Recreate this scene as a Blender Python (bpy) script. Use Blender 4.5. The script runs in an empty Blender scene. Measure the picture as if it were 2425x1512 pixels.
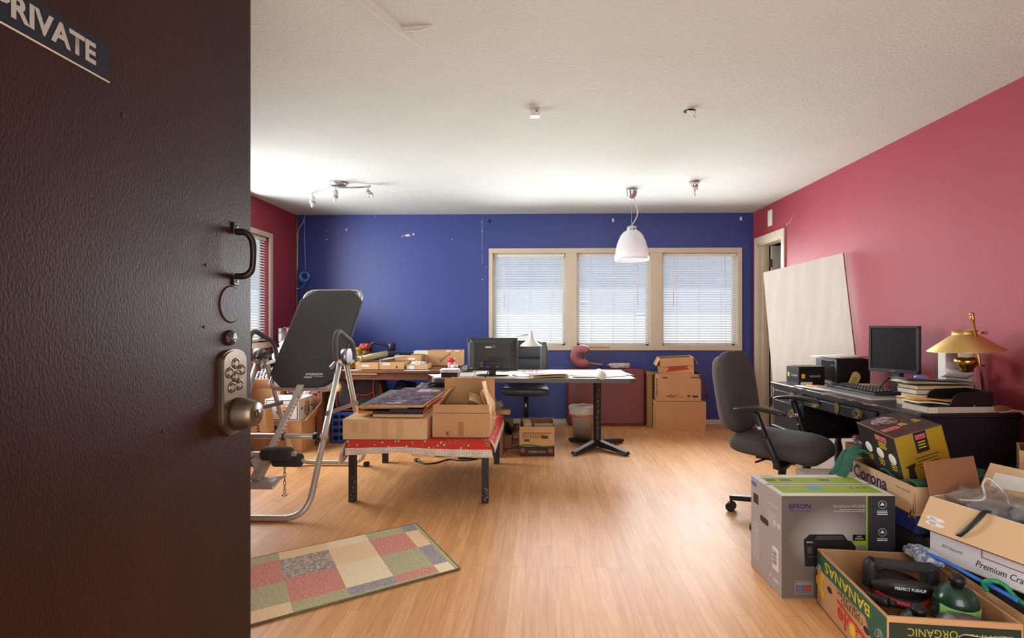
import bpy, bmesh, math, random
from mathutils import Vector, Matrix, Euler, noise
random.seed(7)
PI = math.pi
S = bpy.context.scene
C = S.collection
R = math.radians

# ------------------------------------------------------------------ materials
def lin(c):
    out = []
    for v in c[:3]:
        v = v / 255.0
        out.append(v / 12.92 if v <= .04045 else ((v + .055) / 1.055) ** 2.4)
    return (*out, 1.0)

MATS = {}
def mat(name, rgb, rough=.6, metal=0.0, vary=0.0, vscale=8.0, bump=0.0, bscale=60.0, coat=0.0, stretch=(1, 1, 1), rgb2=None, alpha=1.0, trans=0.0, spec=.5, emit=None):
    if name in MATS:
        return MATS[name]
    m = bpy.data.materials.new(name); m.use_nodes = True
    nt = m.node_tree; N = nt.nodes; L = nt.links
    b = N['Principled BSDF']
    b.inputs['Base Color'].default_value = lin(rgb)
    b.inputs['Roughness'].default_value = rough
    b.inputs['Metallic'].default_value = metal
    b.inputs['Coat Weight'].default_value = coat
    b.inputs['Alpha'].default_value = alpha
    b.inputs['Transmission Weight'].default_value = trans
    b.inputs['Specular IOR Level'].default_value = spec
    if emit:
        b.inputs['Emission Color'].default_value = lin(emit[0]); b.inputs['Emission Strength'].default_value = emit[1]
    if vary or rgb2 or bump:
        tc = N.new('ShaderNodeTexCoord'); mp = N.new('ShaderNodeMapping')
        mp.inputs['Scale'].default_value = stretch
        L.new(tc.outputs['Object'], mp.inputs['Vector'])
    if vary or rgb2:
        nz = N.new('ShaderNodeTexNoise'); nz.inputs['Scale'].default_value = vscale; nz.inputs['Detail'].default_value = 6
        L.new(mp.outputs['Vector'], nz.inputs['Vector'])
        cr = N.new('ShaderNodeValToRGB')
        c1 = lin(rgb)
        if rgb2:
            c0 = lin(rgb2)
        else:
            c0 = tuple(v * (1 - vary) for v in c1[:3]) + (1,); c1 = tuple(min(1, v * (1 + vary * .6)) for v in c1[:3]) + (1,)
        cr.color_ramp.elements[0].color = c0; cr.color_ramp.elements[0].position = .36
        cr.color_ramp.elements[1].color = c1; cr.color_ramp.elements[1].position = .64
        L.new(nz.outputs['Fac'], cr.inputs['Fac']); L.new(cr.outputs['Color'], b.inputs['Base Color'])
    if bump:
        n2 = N.new('ShaderNodeTexNoise'); n2.inputs['Scale'].default_value = bscale; n2.inputs['Detail'].default_value = 4
        L.new(mp.outputs['Vector'], n2.inputs['Vector'])
        bp = N.new('ShaderNodeBump'); bp.inputs['Strength'].default_value = bump; bp.inputs['Distance'].default_value = .01
        L.new(n2.outputs['Fac'], bp.inputs['Height']); L.new(bp.outputs['Normal'], b.inputs['Normal'])
    MATS[name] = m
    return m

def floor_mat():
    m = bpy.data.materials.new('laminate_floor'); m.use_nodes = True
    nt = m.node_tree; N = nt.nodes; L = nt.links; b = N['Principled BSDF']
    tc = N.new('ShaderNodeTexCoord'); mp = N.new('ShaderNodeMapping'); mp.inputs['Rotation'].default_value = (0, 0, PI / 2)
    L.new(tc.outputs['Object'], mp.inputs['Vector'])
    br = N.new('ShaderNodeTexBrick')
    br.inputs['Scale'].default_value = 1; br.inputs['Brick Width'].default_value = .62; br.inputs['Row Height'].default_value = .066
    br.inputs['Mortar Size'].default_value = .0007; br.inputs['Mortar Smooth'].default_value = .3; br.offset_frequency = 3; br.offset = .37
    br.inputs['Color1'].default_value = lin((230, 176, 122)); br.inputs['Color2'].default_value = lin((216, 160, 106)); br.inputs['Mortar'].default_value = lin((166, 112, 70))
    L.new(mp.outputs['Vector'], br.inputs['Vector'])
    m2 = N.new('ShaderNodeMapping'); m2.inputs['Scale'].default_value = (22, 1.6, 1); L.new(tc.outputs['Object'], m2.inputs['Vector'])
    nz = N.new('ShaderNodeTexNoise'); nz.inputs['Scale'].default_value = 2.2; nz.inputs['Detail'].default_value = 8; nz.inputs['Distortion'].default_value = .7
    L.new(m2.outputs['Vector'], nz.inputs['Vector'])
    cr = N.new('ShaderNodeValToRGB'); cr.color_ramp.elements[0].position = .3; cr.color_ramp.elements[1].position = .7
    cr.color_ramp.elements[0].color = (.82, .77, .72, 1); cr.color_ramp.elements[1].color = (1.06, 1.05, 1.04, 1)
    L.new(nz.outputs['Fac'], cr.inputs['Fac'])
    mx = N.new('ShaderNodeMix'); mx.data_type = 'RGBA'; mx.blend_type = 'MULTIPLY'; mx.inputs['Factor'].default_value = 1
    L.new(br.outputs['Color'], mx.inputs[6]); L.new(cr.outputs['Color'], mx.inputs[7]); L.new(mx.outputs[2], b.inputs['Base Color'])
    b.inputs['Roughness'].default_value = .42; b.inputs['Specular IOR Level'].default_value = .24; b.inputs['Coat Weight'].default_value = .03; b.inputs['Coat Roughness'].default_value = .2
    return m

def collage_mat():
    m = bpy.data.materials.new('printed_collage'); m.use_nodes = True
    nt = m.node_tree; N = nt.nodes; L = nt.links; b = N['Principled BSDF']
    tc = N.new('ShaderNodeTexCoord'); mp = N.new('ShaderNodeMapping'); mp.inputs['Scale'].default_value = (6, 12, 1); mp.inputs['Rotation'].default_value = (0, 0, .5)
    L.new(tc.outputs['Object'], mp.inputs['Vector'])
    nz = N.new('ShaderNodeTexNoise'); nz.inputs['Scale'].default_value = 2.2; nz.inputs['Detail'].default_value = 7; nz.inputs['Distortion'].default_value = 1.6
    L.new(mp.outputs['Vector'], nz.inputs['Vector'])
    cr = N.new('ShaderNodeValToRGB'); e = cr.color_ramp.elements
    e[0].position = .3; e[0].color = lin((24, 22, 24)); e[1].position = .7; e[1].color = lin((205, 195, 190))
    for p, c in ((.44, (46, 44, 50)), (.5, (60, 54, 60)), (.535, (126, 60, 60)), (.56, (58, 54, 60)), (.6, (128, 122, 126)), (.64, (150, 112, 90))):
        x = e.new(p); x.color = lin(c)
    L.new(nz.outputs['Fac'], cr.inputs['Fac']); L.new(cr.outputs['Color'], b.inputs['Base Color'])
    b.inputs['Roughness'].default_value = .42
    return m

def multi_mat(name, stops, scale=6, rough=.8, dist=.4):
    m = bpy.data.materials.new(name); m.use_nodes = True
    nt = m.node_tree; N = nt.nodes; L = nt.links; b = N['Principled BSDF']
    tc = N.new('ShaderNodeTexCoord')
    nz = N.new('ShaderNodeTexNoise'); nz.inputs['Scale'].default_value = scale; nz.inputs['Detail'].default_value = 3; nz.inputs['Distortion'].default_value = dist
    L.new(tc.outputs['Object'], nz.inputs['Vector'])
    cr = N.new('ShaderNodeValToRGB'); cr.color_ramp.interpolation = 'CONSTANT'; e = cr.color_ramp.elements
    e[0].position = 0; e[0].color = lin(stops[0][1]); e[1].position = stops[1][0]; e[1].color = lin(stops[1][1])
    for p, c in stops[2:]:
        x = e.new(p); x.color = lin(c)
    L.new(nz.outputs['Fac'], cr.inputs['Fac']); L.new(cr.outputs['Color'], b.inputs['Base Color']); b.inputs['Roughness'].default_value = rough
    return m

def floral_mat():
    m = bpy.data.materials.new('red_floral_cloth'); m.use_nodes = True
    nt = m.node_tree; N = nt.nodes; L = nt.links; b = N['Principled BSDF']
    tc = N.new('ShaderNodeTexCoord')
    v = N.new('ShaderNodeTexVoronoi'); v.inputs['Scale'].default_value = 30; v.inputs['Randomness'].default_value = .75
    L.new(tc.outputs['Object'], v.inputs['Vector'])
    cr = N.new('ShaderNodeValToRGB'); cr.color_ramp.interpolation = 'CONSTANT'; e = cr.color_ramp.elements
    e[0].position = 0; e[0].color = lin((226, 205, 160)); e[1].position = .17; e[1].color = lin((120, 122, 72))
    x = e.new(.28); x.color = lin((206, 52, 46))
    L.new(v.outputs['Distance'], cr.inputs['Fac']); L.new(cr.outputs['Color'], b.inputs['Base Color']); b.inputs['Roughness'].default_value = .85
    return m

def lace_mat():
    m = bpy.data.materials.new('cream_border'); m.use_nodes = True
    nt = m.node_tree; N = nt.nodes; L = nt.links; b = N['Principled BSDF']
    tc = N.new('ShaderNodeTexCoord'); v = N.new('ShaderNodeTexVoronoi'); v.inputs['Scale'].default_value = 62; v.inputs['Randomness'].default_value = .3
    L.new(tc.outputs['Object'], v.inputs['Vector'])
    cr = N.new('ShaderNodeValToRGB'); e = cr.color_ramp.elements
    e[0].position = .2; e[0].color = lin((240, 230, 216)); e[1].position = .6; e[1].color = lin((204, 192, 178))
    L.new(v.outputs['Distance'], cr.inputs['Fac']); L.new(cr.outputs['Color'], b.inputs['Base Color']); b.inputs['Roughness'].default_value = .85
    return m

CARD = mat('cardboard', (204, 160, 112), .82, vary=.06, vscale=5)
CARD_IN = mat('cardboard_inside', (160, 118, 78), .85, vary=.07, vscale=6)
CARD_L = mat('pale_cardboard', (224, 188, 140), .82, vary=.05, vscale=6)
CARD_D = mat('dark_cardboard', (140, 98, 62), .85, vary=.06, vscale=6)
TAPE = mat('packing_tape', (176, 128, 82), .3, coat=.3)
WHITE = mat('white_paint', (226, 222, 214), .45, vary=.03)
PAPER = mat('white_paper', (232, 228, 222), .8, vary=.03, vscale=20)
CREAM = mat('cream_trim_paint', (206, 192, 170), .4, vary=.03, bump=.05)
BLACK = mat('black_plastic', (24, 24, 26), .42)
BLACKM = mat('black_metal', (30, 29, 30), .45, vary=.2, vscale=14, bump=.05)
DKGREY = mat('dark_grey_plastic', (58, 60, 66), .4)
GREY = mat('grey_plastic', (110, 112, 116), .45)
STEEL = mat('silver_painted_tube', (188, 182, 172), .34, metal=.35)
CHROME = mat('chrome', (215, 215, 218), .14, metal=1)
NICKEL = mat('antique_nickel', (118, 104, 88), .34, metal=.9, vary=.15, vscale=20)
BRASS = mat('polished_brass', (196, 158, 88), .26, metal=1, vary=.1, vscale=12)
FABRIC = mat('charcoal_fabric', (62, 60, 60), .9, vary=.08, vscale=40, bump=.15, bscale=400)
CHAIRF = mat('grey_woven_upholstery', (74, 70, 68), .95, vary=.14, vscale=120, bump=.3, bscale=500)
FOAM = mat('dark_foam', (50, 50, 52), .95, vary=.1, vscale=60, bump=.2, bscale=300)
NAVY = mat('navy_print', (38, 42, 88), .7)
INK = mat('black_print', (36, 30, 30), .8)
WHITEP = mat('white_print', (230, 228, 224), .7)

def fillet(P, r, n=6):
    P = [Vector(p) for p in P]; out = [P[0]]
    for a, p, c in zip(P, P[1:], P[2:]):
        u, v = (a - p).normalized(), (c - p).normalized()
        k = min(r, (a - p).length * .5, (c - p).length * .5)
        s, e = p + u * k, p + v * k
        for i in range(n + 1):
            t = i / n; out.append(s * (1 - t) ** 2 + p * 2 * t * (1 - t) + e * t * t)
    out.append(P[-1]); return out
# ------------------------------------------------------------------ mesh helpers
RM = {}
class MB:
    def __init__(s):
        s.bm = bmesh.new(); s.sm = []
    def _add(s, verts, faces, mi=0, M=None, smooth=False):
        vs = [s.bm.verts.new((M @ Vector(v)) if M else Vector(v)) for v in verts]
        out = []
        for f in faces:
            try:
                fc = s.bm.faces.new([vs[i] for i in f])
            except ValueError:
                continue
            fc.material_index = mi; fc.smooth = smooth; out.append(fc)
        return vs, out
    def box(s, c, d, mi=0, rot=None, M=None, bevel=0, seg=2):
        x, y, z = d[0] / 2, d[1] / 2, d[2] / 2
        T = Matrix.Translation(Vector(c))
        if rot: T = T @ Euler(rot).to_matrix().to_4x4()
        if M: T = M @ T
        v = [(-x, -y, -z), (x, -y, -z), (x, y, -z), (-x, y, -z), (-x, -y, z), (x, -y, z), (x, y, z), (-x, y, z)]
        f = [(0, 3, 2, 1), (4, 5, 6, 7), (0, 1, 5, 4), (1, 2, 6, 5), (2, 3, 7, 6), (3, 0, 4, 7)]
        vs, fs = s._add(v, f, mi, T)
        if bevel:
            es = list({e for q in fs for e in q.edges})
            r = bmesh.ops.bevel(s.bm, geom=es, offset=bevel, segments=seg, affect='EDGES', profile=.5)
            for q in r['faces']: q.material_index = mi; q.smooth = True
        return s
    def bb(s, x0, x1, y0, y1, z0, z1, mi=0, bevel=0, M=None):
        return s.box(((x0 + x1) / 2, (y0 + y1) / 2, (z0 + z1) / 2), (x1 - x0, y1 - y0, z1 - z0), mi, M=M, bevel=bevel)
    def bar(s, a, b, w, h, mi=0, up=(0, 0, 1), bevel=0):
        a, b = Vector(a), Vector(b); d = b - a; L = d.length; y = d / L
        u = Vector(up)
        if abs(y.dot(u.normalized())) > .98: u = Vector((1, 0, 0))
        x = y.cross(u).normalized(); z = x.cross(y)
        M = Matrix.Translation((a + b) / 2) @ Matrix((x, y, z)).transposed().to_4x4()
        return s.box((0, 0, 0), (w, L, h), mi, M=M, bevel=bevel)
    def tube(s, pts, r, mi=0, n=10, sub=0, closed=False, caps=True):
        P = [Vector(p) for p in pts]
        rr = r if isinstance(r, (list, tuple)) else [r] * len(P)
        if sub:
            Q, q = [], []; m = len(P); rng = m if closed else m - 1
            for i in range(rng):
                p0 = P[(i - 1) % m] if (closed or i > 0) else P[0]; p1 = P[i]; p2 = P[(i + 1) % m]; p3 = P[(i + 2) % m] if (closed or i + 2 < m) else P[-1]
                for k in range(sub):
                    t = k / sub
                    Q.append(.5 * ((2 * p1) + (p2 - p0) * t + (2 * p0 - 5 * p1 + 4 * p2 - p3) * t * t + (3 * p1 - p0 - 3 * p2 + p3) * t ** 3))
                    q.append(rr[i] * (1 - t) + rr[(i + 1) % m] * t)
            if not closed: Q.append(P[-1]); q.append(rr[-1])
            P, rr = Q, q
        m = len(P); rings = []; nrm = None
        for i in range(m):
            if closed: t = P[(i + 1) % m] - P[i - 1]
            else: t = P[min(i + 1, m - 1)] - P[max(i - 1, 0)]
            if t.length < 1e-9: t = Vector((0, 0, 1))
            t.normalize()
            if nrm is None:
                nrm = t.orthogonal().normalized()
            nrm = (nrm - t * nrm.dot(t))
            nrm = nrm.normalized() if nrm.length > 1e-6 else t.orthogonal().normalized()
            bi = t.cross(nrm)
            rings.append([s.bm.verts.new(P[i] + (nrm * math.cos(2 * PI * k / n) + bi * math.sin(2 * PI * k / n)) * rr[i]) for k in range(n)])
        for i in range(m if closed else m - 1):
            A, B = rings[i], rings[(i + 1) % m]
            for k in range(n):
                f = s.bm.faces.new((A[k], A[(k + 1) % n], B[(k + 1) % n], B[k])); f.material_index = mi; f.smooth = True
        if caps and not closed:
            f = s.bm.faces.new(list(reversed(rings[0]))); f.material_index = mi
            f = s.bm.faces.new(rings[-1]); f.material_index = mi
        return s
    def cyl(s, a, b, r, mi=0, n=20):
        return s.tube([a, b], r, mi, n)
    def lathe(s, prof, o=(0, 0, 0), mi=0, n=28, M=None, cap=True, smooth=True):
        T = Matrix.Translation(Vector(o))
        if M: T = T @ M
        rings = []
        for r, z in prof:
            rings.append([s.bm.verts.new(T @ Vector((r * math.cos(2 * PI * k / n), r * math.sin(2 * PI * k / n), z))) for k in range(n)] if r > 1e-5 else [s.bm.verts.new(T @ Vector((0, 0, z)))])
        for A, B in zip(rings, rings[1:]):
            for k in range(n):
                if len(A) == 1 and len(B) == 1: continue
                q = (A[0], B[(k + 1) % n], B[k]) if len(A) == 1 else (A[k], A[(k + 1) % n], B[0]) if len(B) == 1 else (A[k], A[(k + 1) % n], B[(k + 1) % n], B[k])
                f = s.bm.faces.new(q); f.material_index = mi; f.smooth = smooth
        if cap:
            if len(rings[0]) > 1: s.bm.faces.new(list(reversed(rings[0]))).material_index = mi
            if len(rings[-1]) > 1: s.bm.faces.new(rings[-1]).material_index = mi
        return s
    def prism(s, poly, z0, z1, mi=0, M=None):
        n = len(poly)
        v = [(p[0], p[1], z0) for p in poly] + [(p[0], p[1], z1) for p in poly]
        f = [tuple(reversed(range(n))), tuple(range(n, 2 * n))] + [(i, (i + 1) % n, n + (i + 1) % n, n + i) for i in range(n)]
        s._add(v, f, mi, M); return s
    def hexa(s, b4, t4, mi=0):
        s._add(list(b4) + list(t4), [(0, 3, 2, 1), (4, 5, 6, 7), (0, 1, 5, 4), (1, 2, 6, 5), (2, 3, 7, 6), (3, 0, 4, 7)], mi); return s
    def sheet(s, fn, nu, nv, mi=0, th=0.0, mfn=None, M=None):
        g = [[Vector(fn(i / nu, j / nv)) for j in range(nv + 1)] for i in range(nu + 1)]
        if M: g = [[M @ p for p in row] for row in g]
        def nor(i, j):
            a = g[min(i + 1, nu)][j] - g[max(i - 1, 0)][j]; b = g[i][min(j + 1, nv)] - g[i][max(j - 1, 0)]
            q = a.cross(b); return q.normalized() if q.length > 1e-9 else Vector((0, 0, 1))
        V = [[s.bm.verts.new(g[i][j]) for j in range(nv + 1)] for i in range(nu + 1)]
        if th: W = [[s.bm.verts.new(g[i][j] - nor(i, j) * th) for j in range(nv + 1)] for i in range(nu + 1)]
        for i in range(nu):
            for j in range(nv):
                k = mfn((i + .5) / nu, (j + .5) / nv) if mfn else mi
                f = s.bm.faces.new((V[i][j], V[i + 1][j], V[i + 1][j + 1], V[i][j + 1])); f.material_index = k; f.smooth = True
                if th:
                    f = s.bm.faces.new((W[i][j + 1], W[i + 1][j + 1], W[i + 1][j], W[i][j])); f.material_index = k; f.smooth = True
        if th:
            bd = [(i, 0) for i in range(nu)] + [(nu, j) for j in range(nv)] + [(i, nv) for i in range(nu, 0, -1)] + [(0, j) for j in range(nv, 0, -1)]
            for (a, b), (c, d) in zip(bd, bd[1:] + bd[:1]):
                f = s.bm.faces.new((V[c][d], V[a][b], W[a][b], W[c][d])); f.material_index = mfn(min(a, nu - 1) / nu + .01, min(b, nv - 1) / nv + .01) if mfn else mi
        return s
    def sup(s, c, r, e1=.4, e2=.4, mi=0, M=None, nu=28, nv=16, fn=None):
        pw = lambda x, e: math.copysign(abs(x) ** e, x)
        T = Matrix.Translation(Vector(c))
        if M: T = T @ M
        rings = []
        for j in range(nv + 1):
            v = -PI / 2 + PI * j / nv; ring = []
            for i in range(nu if 0 < j < nv else 1):
                u = 2 * PI * i / nu
                p = Vector((r[0] * pw(math.cos(v), e1) * pw(math.cos(u), e2), r[1] * pw(math.cos(v), e1) * pw(math.sin(u), e2), r[2] * pw(math.sin(v), e1)))
                if fn: p = Vector(fn(p))
                ring.append(s.bm.verts.new(T @ p))
            rings.append(ring)
        for A, B in zip(rings, rings[1:]):
            for k in range(nu):
                k2 = (k + 1) % nu
                q = (A[0], B[k2], B[k]) if len(A) == 1 else (A[k], A[k2], B[0]) if len(B) == 1 else (A[k], A[k2], B[k2], B[k])
                f = s.bm.faces.new(q); f.material_index = mi; f.smooth = True
        return s
    def lump(s, c, r, amp=.25, fr=3.0, seed=0, mi=0, flat=True, nu=40, nv=24, e=.8, M=None):
        o = Vector((seed * 3.7, seed * 1.3, seed * 2.1)); rm = max(r)
        def fn(p):
            d = noise.fractal(p / rm * fr + o, 1.0, 2.0, 4)
            w = abs(noise.noise(p / rm * fr * 1.8 + o * 2))
            q = p * (1 + amp * d - amp * .7 * (1 - min(1, w * 4)))
            if flat and q.z < -r[2] * .8: q.z = -r[2] * .8
            return q
        return s.sup(c, r, e, e, mi, M, nu, nv, fn)
    def build(s, name, mats, parent=None, label=None, local=False, auto=False):
        if not isinstance(mats, (list, tuple)): mats = [mats]
        if parent is not None and not local and parent.name in RM:
            s.bm.transform(RM[parent.name].inverted())
        bmesh.ops.recalc_face_normals(s.bm, faces=s.bm.faces[:])
        me = bpy.data.meshes.new(name); s.bm.to_mesh(me); s.bm.free()
        for m in mats: me.materials.append(m)
        o = bpy.data.objects.new(name, me); C.objects.link(o)
        if parent is not None:
            o.parent = parent
            if parent.name in RM: RM[o.name] = RM[parent.name]
        if label: o['label'] = label
        return o

def tag(o, label, cat, group=None, kind=None):
    o['label'] = label; o['category'] = cat
    if group: o['group'] = group
    if kind: o['kind'] = kind
    return o
def thing(name, label, cat, loc=(0, 0, 0), rz=0.0, group=None, rot=None):
    o = bpy.data.objects.new(name, None); C.objects.link(o); o.empty_display_size = .05
    o.location = loc; o.rotation_euler = rot if rot else (0, 0, rz)
    RM[o.name] = Matrix.Translation(Vector(loc)) @ o.rotation_euler.to_matrix().to_4x4()
    return tag(o, label, cat, group)
def struct(name, mb, mats, parent=None):
    o = mb.build(name, mats, parent)
    if parent is None: o['kind'] = 'structure'
    return o
def frame(o, x, y):
    x = Vector(x).normalized(); y = Vector(y).normalized(); z = x.cross(y)
    return Matrix.Translation(Vector(o)) @ Matrix((x, y, z)).transposed().to_4x4()

def text(s, M, w=None, h=None, m=INK, parent=None, name='lettering', local=True, bold=0.0, shear=0.0, depth=.0004, spacing=1.0):
    cu = bpy.data.curves.new('t', 'FONT'); cu.body = s; cu.align_x = 'CENTER'; cu.align_y = 'CENTER'
    cu.offset = bold; cu.shear = shear; cu.resolution_u = 3; cu.space_character = spacing
    ob = bpy.data.objects.new('t', cu); C.objects.link(ob)
    me = bpy.data.meshes.new_from_object(ob.evaluated_get(bpy.context.evaluated_depsgraph_get()))
    bpy.data.objects.remove(ob); bpy.data.curves.remove(cu)
    xs = [v.co.x for v in me.vertices]; ys = [v.co.y for v in me.vertices]
    if not xs: return None
    bx, by = max(xs) - min(xs), max(ys) - min(ys); mx, my = (max(xs) + min(xs)) / 2, (max(ys) + min(ys)) / 2
    sx = w / bx if w else h / by; sy = h / by if h else sx
    T = M
    if parent is not None and not local and parent.name in RM: T = RM[parent.name].inverted() @ M
    for v in me.vertices: v.co = T @ Vector(((v.co.x - mx) * sx, (v.co.y - my) * sy, depth))
    me.name = name; me.materials.clear(); me.materials.append(m)
    o = bpy.data.objects.new(name, me); C.objects.link(o)
    if parent is not None:
        o.parent = parent
        if parent.name in RM: RM[o.name] = RM[parent.name]
    return o

def patch(M, w, h, m, parent, name='printed_panel', th=.0006, local=True, x=0, y=0, label=None):
    b = MB(); b.box((x, y, th / 2), (w, h, th), M=M)
    return b.build(name, m, parent, label, local=local)

def carton(root, w, d, h, m=CARD, mi=CARD_IN, flaps=(), t=.004, closed=False, tape=False, name='body', label=None):
    """open or closed corrugated carton, local frame: w along x, d along y, origin at bottom centre"""
    b = MB()
    if closed:
        b.box((0, 0, h / 2), (w, d, h), bevel=.002)
        o = b.build(name, [m], root, label, local=True)
        if tape:
            q = MB(); q.box((0, 0, h + .0005), (w + .001, .05, .001)); q.box((w / 2 + .0005, 0, h - .04), (.001, .05, .08)); q.box((-w / 2 - .0005, 0, h - .04), (.001, .05, .08))
            q.build('tape', TAPE, root, local=True)
        return o
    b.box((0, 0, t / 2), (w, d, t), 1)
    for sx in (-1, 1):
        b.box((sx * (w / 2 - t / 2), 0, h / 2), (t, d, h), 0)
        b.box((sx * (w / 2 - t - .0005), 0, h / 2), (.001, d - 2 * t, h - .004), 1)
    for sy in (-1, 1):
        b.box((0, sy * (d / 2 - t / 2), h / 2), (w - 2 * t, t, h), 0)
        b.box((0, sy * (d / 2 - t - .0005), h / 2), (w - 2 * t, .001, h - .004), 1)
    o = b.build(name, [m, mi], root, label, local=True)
    for side, L, ang in flaps:
        a = R(ang); q = MB()
        # up vector at ang=0 is +z, positive angle folds outwards
        if side in 'LR':
            sg = 1 if side == 'R' else -1
            M = frame((sg * (w / 2 - t / 2), 0, h), (0, 1, 0), (sg * math.sin(a), 0, math.cos(a)))
            q.box((0, L / 2 + .003, 0), (d - .006, L, t), 0, M=M); q.box((0, L / 2 + .003, -sg * (t / 2 + .0003)), (d - .008, L - .002, .0006), 1, M=M)
        else:
            sg = 1 if side == 'B' else -1
            M = frame((0, sg * (d / 2 - t / 2), h), (1, 0, 0), (0, sg * math.sin(a), math.cos(a)))
            q.box((0, L / 2 + .003, 0), (w - .006, L, t), 0, M=M); q.box((0, L / 2 + .003, (t / 2 + .0003) * sg), (w - .008, L - .002, .0006), 1, M=M)
        q.build('flap', [m, m], root, local=True)
    return o

def Ff(w, d, h, y0=0): return frame((0, -d / 2, y0), (1, 0, 0), (0, 0, 1))     # front (-y)
def Fl(w, d, h, y0=0): return frame((-w / 2, 0, y0), (0, -1, 0), (0, 0, 1))    # left (-x)
def Fr(w, d, h, y0=0): return frame((w / 2, 0, y0), (0, 1, 0), (0, 0, 1))      # right (+x)
def Ft(w, d, h): return frame((0, 0, h), (1, 0, 0), (0, 1, 0))                 # top

# ------------------------------------------------------------------ room shell
XL, XR, YB, ZC = -2.87, 2.475, 5.95, 2.45
REDW = mat('red_wall_paint', (154, 58, 70), .6, spec=.4, vary=.04, vscale=2.5, bump=.12, bscale=95)
BLUEW = mat('blue_wall_paint', (48, 64, 134), .46, spec=.6, vary=.04, vscale=2.5, bump=.12, bscale=95)
CEILM = mat('ceiling_paint', (200, 205, 197), .9, vary=.02, vscale=3, bump=.25, bscale=60)
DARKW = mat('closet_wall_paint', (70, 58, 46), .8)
b = MB(); b.bb(-3.0, 3.8, -.75, 6.1, -.05, 0); struct('floor', b, floor_mat())
b = MB(); b.bb(-3.0, 3.8, -.75, 6.1, ZC, ZC + .05); ceil = struct('ceiling', b, CEILM)
# wall with three window openings
WZ0, WZ1 = .905, 1.99
WX = [(-.544, .31), (.438, 1.291), (1.428, 2.297)]
b = MB()
b.bb(XL - .1, XR + .1, YB, YB + .1, 0, WZ0); b.bb(XL - .1, XR + .1, YB, YB + .1, WZ1, ZC)
xs = [XL - .1] + [v for p in WX for v in p] + [XR + .1]
for i in range(0, len(xs), 2): b.bb(xs[i], xs[i + 1], YB, YB + .1, WZ0, WZ1)
struct('wall_back', b, BLUEW)
LY0, LY1, LZ0, LZ1 = 3.55, 5.33, .975, 2.08
b = MB()
b.bb(XL - .1, XL, .55, YB, 0, LZ0); b.bb(XL - .1, XL, .55, YB, LZ1, ZC); b.bb(XL - .1, XL, .55, LY0, LZ0, LZ1); b.bb(XL - .1, XL, LY1, YB, LZ0, LZ1)
struct('wall_left', b, REDW)
DY0, DY1, DZ = 5.235, 5.825, 2.058
b = MB()
b.bb(XR, XR + .12, -.65, DY0, 0, ZC); b.bb(XR, XR + .12, DY1, YB, 0, ZC); b.bb(XR, XR + .12, DY0, DY1, DZ, ZC)
struct('wall_right', b, REDW)
b = MB()
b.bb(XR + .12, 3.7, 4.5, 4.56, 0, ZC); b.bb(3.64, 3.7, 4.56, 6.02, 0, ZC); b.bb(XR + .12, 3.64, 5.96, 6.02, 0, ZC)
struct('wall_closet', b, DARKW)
b = MB()      # wall behind the camera with a doorway, and the entry recess the open door hangs from
b.bb(-1.05, -.75, -.7, -.6, 0, ZC); b.bb(1.3, XR, -.7, -.6, 0, ZC); b.bb(-.75, 1.3, -.7, -.6, 2.2, ZC)
struct('wall_front', b, WHITE)
b = MB(); b.bb(-1.05, -.93, -.6, .47, 0, ZC); b.bb(XL, -.93, .47, .57, 0, ZC); struct('wall_entry', b, REDW)

# trim
b = MB()
for i, (x0, x1) in enumerate(((-.589, -.544), (.31, .438), (1.291, 1.428), (2.297, 2.341))):
    b.bb(x0, x1, YB - .018, YB, .905, 1.99, bevel=.002)
b.bb(-.589, 2.341, YB - .018, YB, 1.99, 2.046, bevel=.002); b.bb(-.589, 2.341, YB - .022, YB, .855, .905, bevel=.002)
for x0, x1 in WX:       # reveals
    b.bb(x0, x0 + .006, YB, YB + .1, .905, 1.99); b.bb(x1 - .006, x1, YB, YB + .1, .905, 1.99); b.bb(x0, x1, YB, YB + .1, .905, .911); b.bb(x0, x1, YB, YB + .1, 1.984, 1.99)
struct('trim_1', b, CREAM)
b = MB()
b.bb(XL, XL + .018, LY1, LY1 + .056, .925, 2.13, bevel=.002); b.bb(XL, XL + .018, LY0 - .056, LY0, .925, 2.13, bevel=.002)
b.bb(XL, XL + .018, LY0, LY1, LZ1, 2.13, bevel=.002); b.bb(XL, XL + .022, LY0, LY1, .915, LZ0, bevel=.002)
struct('trim_2', b, CREAM)
b = MB()      # doorway casing and jambs
b.bb(XR - .018, XR, DY0 - .058, DY0 + .004, 0, 2.138, bevel=.003); b.bb(XR - .018, XR, DY1 - .004, DY1 + .056, 0, 2.138, bevel=.003); b.bb(XR - .018, XR, DY0, DY1, DZ, 2.138, bevel=.003)
b.bb(XR, XR + .12, DY0, DY0 + .016, 0, DZ); b.bb(XR, XR + .12, DY1 - .016, DY1, 0, DZ); b.bb(XR, XR + .12, DY0, DY1, DZ - .016, DZ)
b.bb(XR + .05, XR + .085, DY1 - .03, DY1 - .016, 0, DZ - .016)
struct('trim_3', b, CREAM)
BASEM = mat('baseboard_paint', (205, 198, 190), .45)
b = MB(); b.bb(XL, XR, YB - .014, YB, 0, .055, bevel=.003); b.bb(XL, XR, YB - .022, YB - .01, 0, .022, bevel=.003); struct('baseboard_back', b, BASEM)
b = MB(); b.bb(XL, XL + .014, .57, YB - .02, 0, .055, bevel=.003); struct('baseboard_left', b, BASEM)
b = MB(); b.bb(XR - .014, XR, -.55, DY0 - .06, 0, .055, bevel=.003); struct('baseboard_right', b, BASEM)

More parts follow.
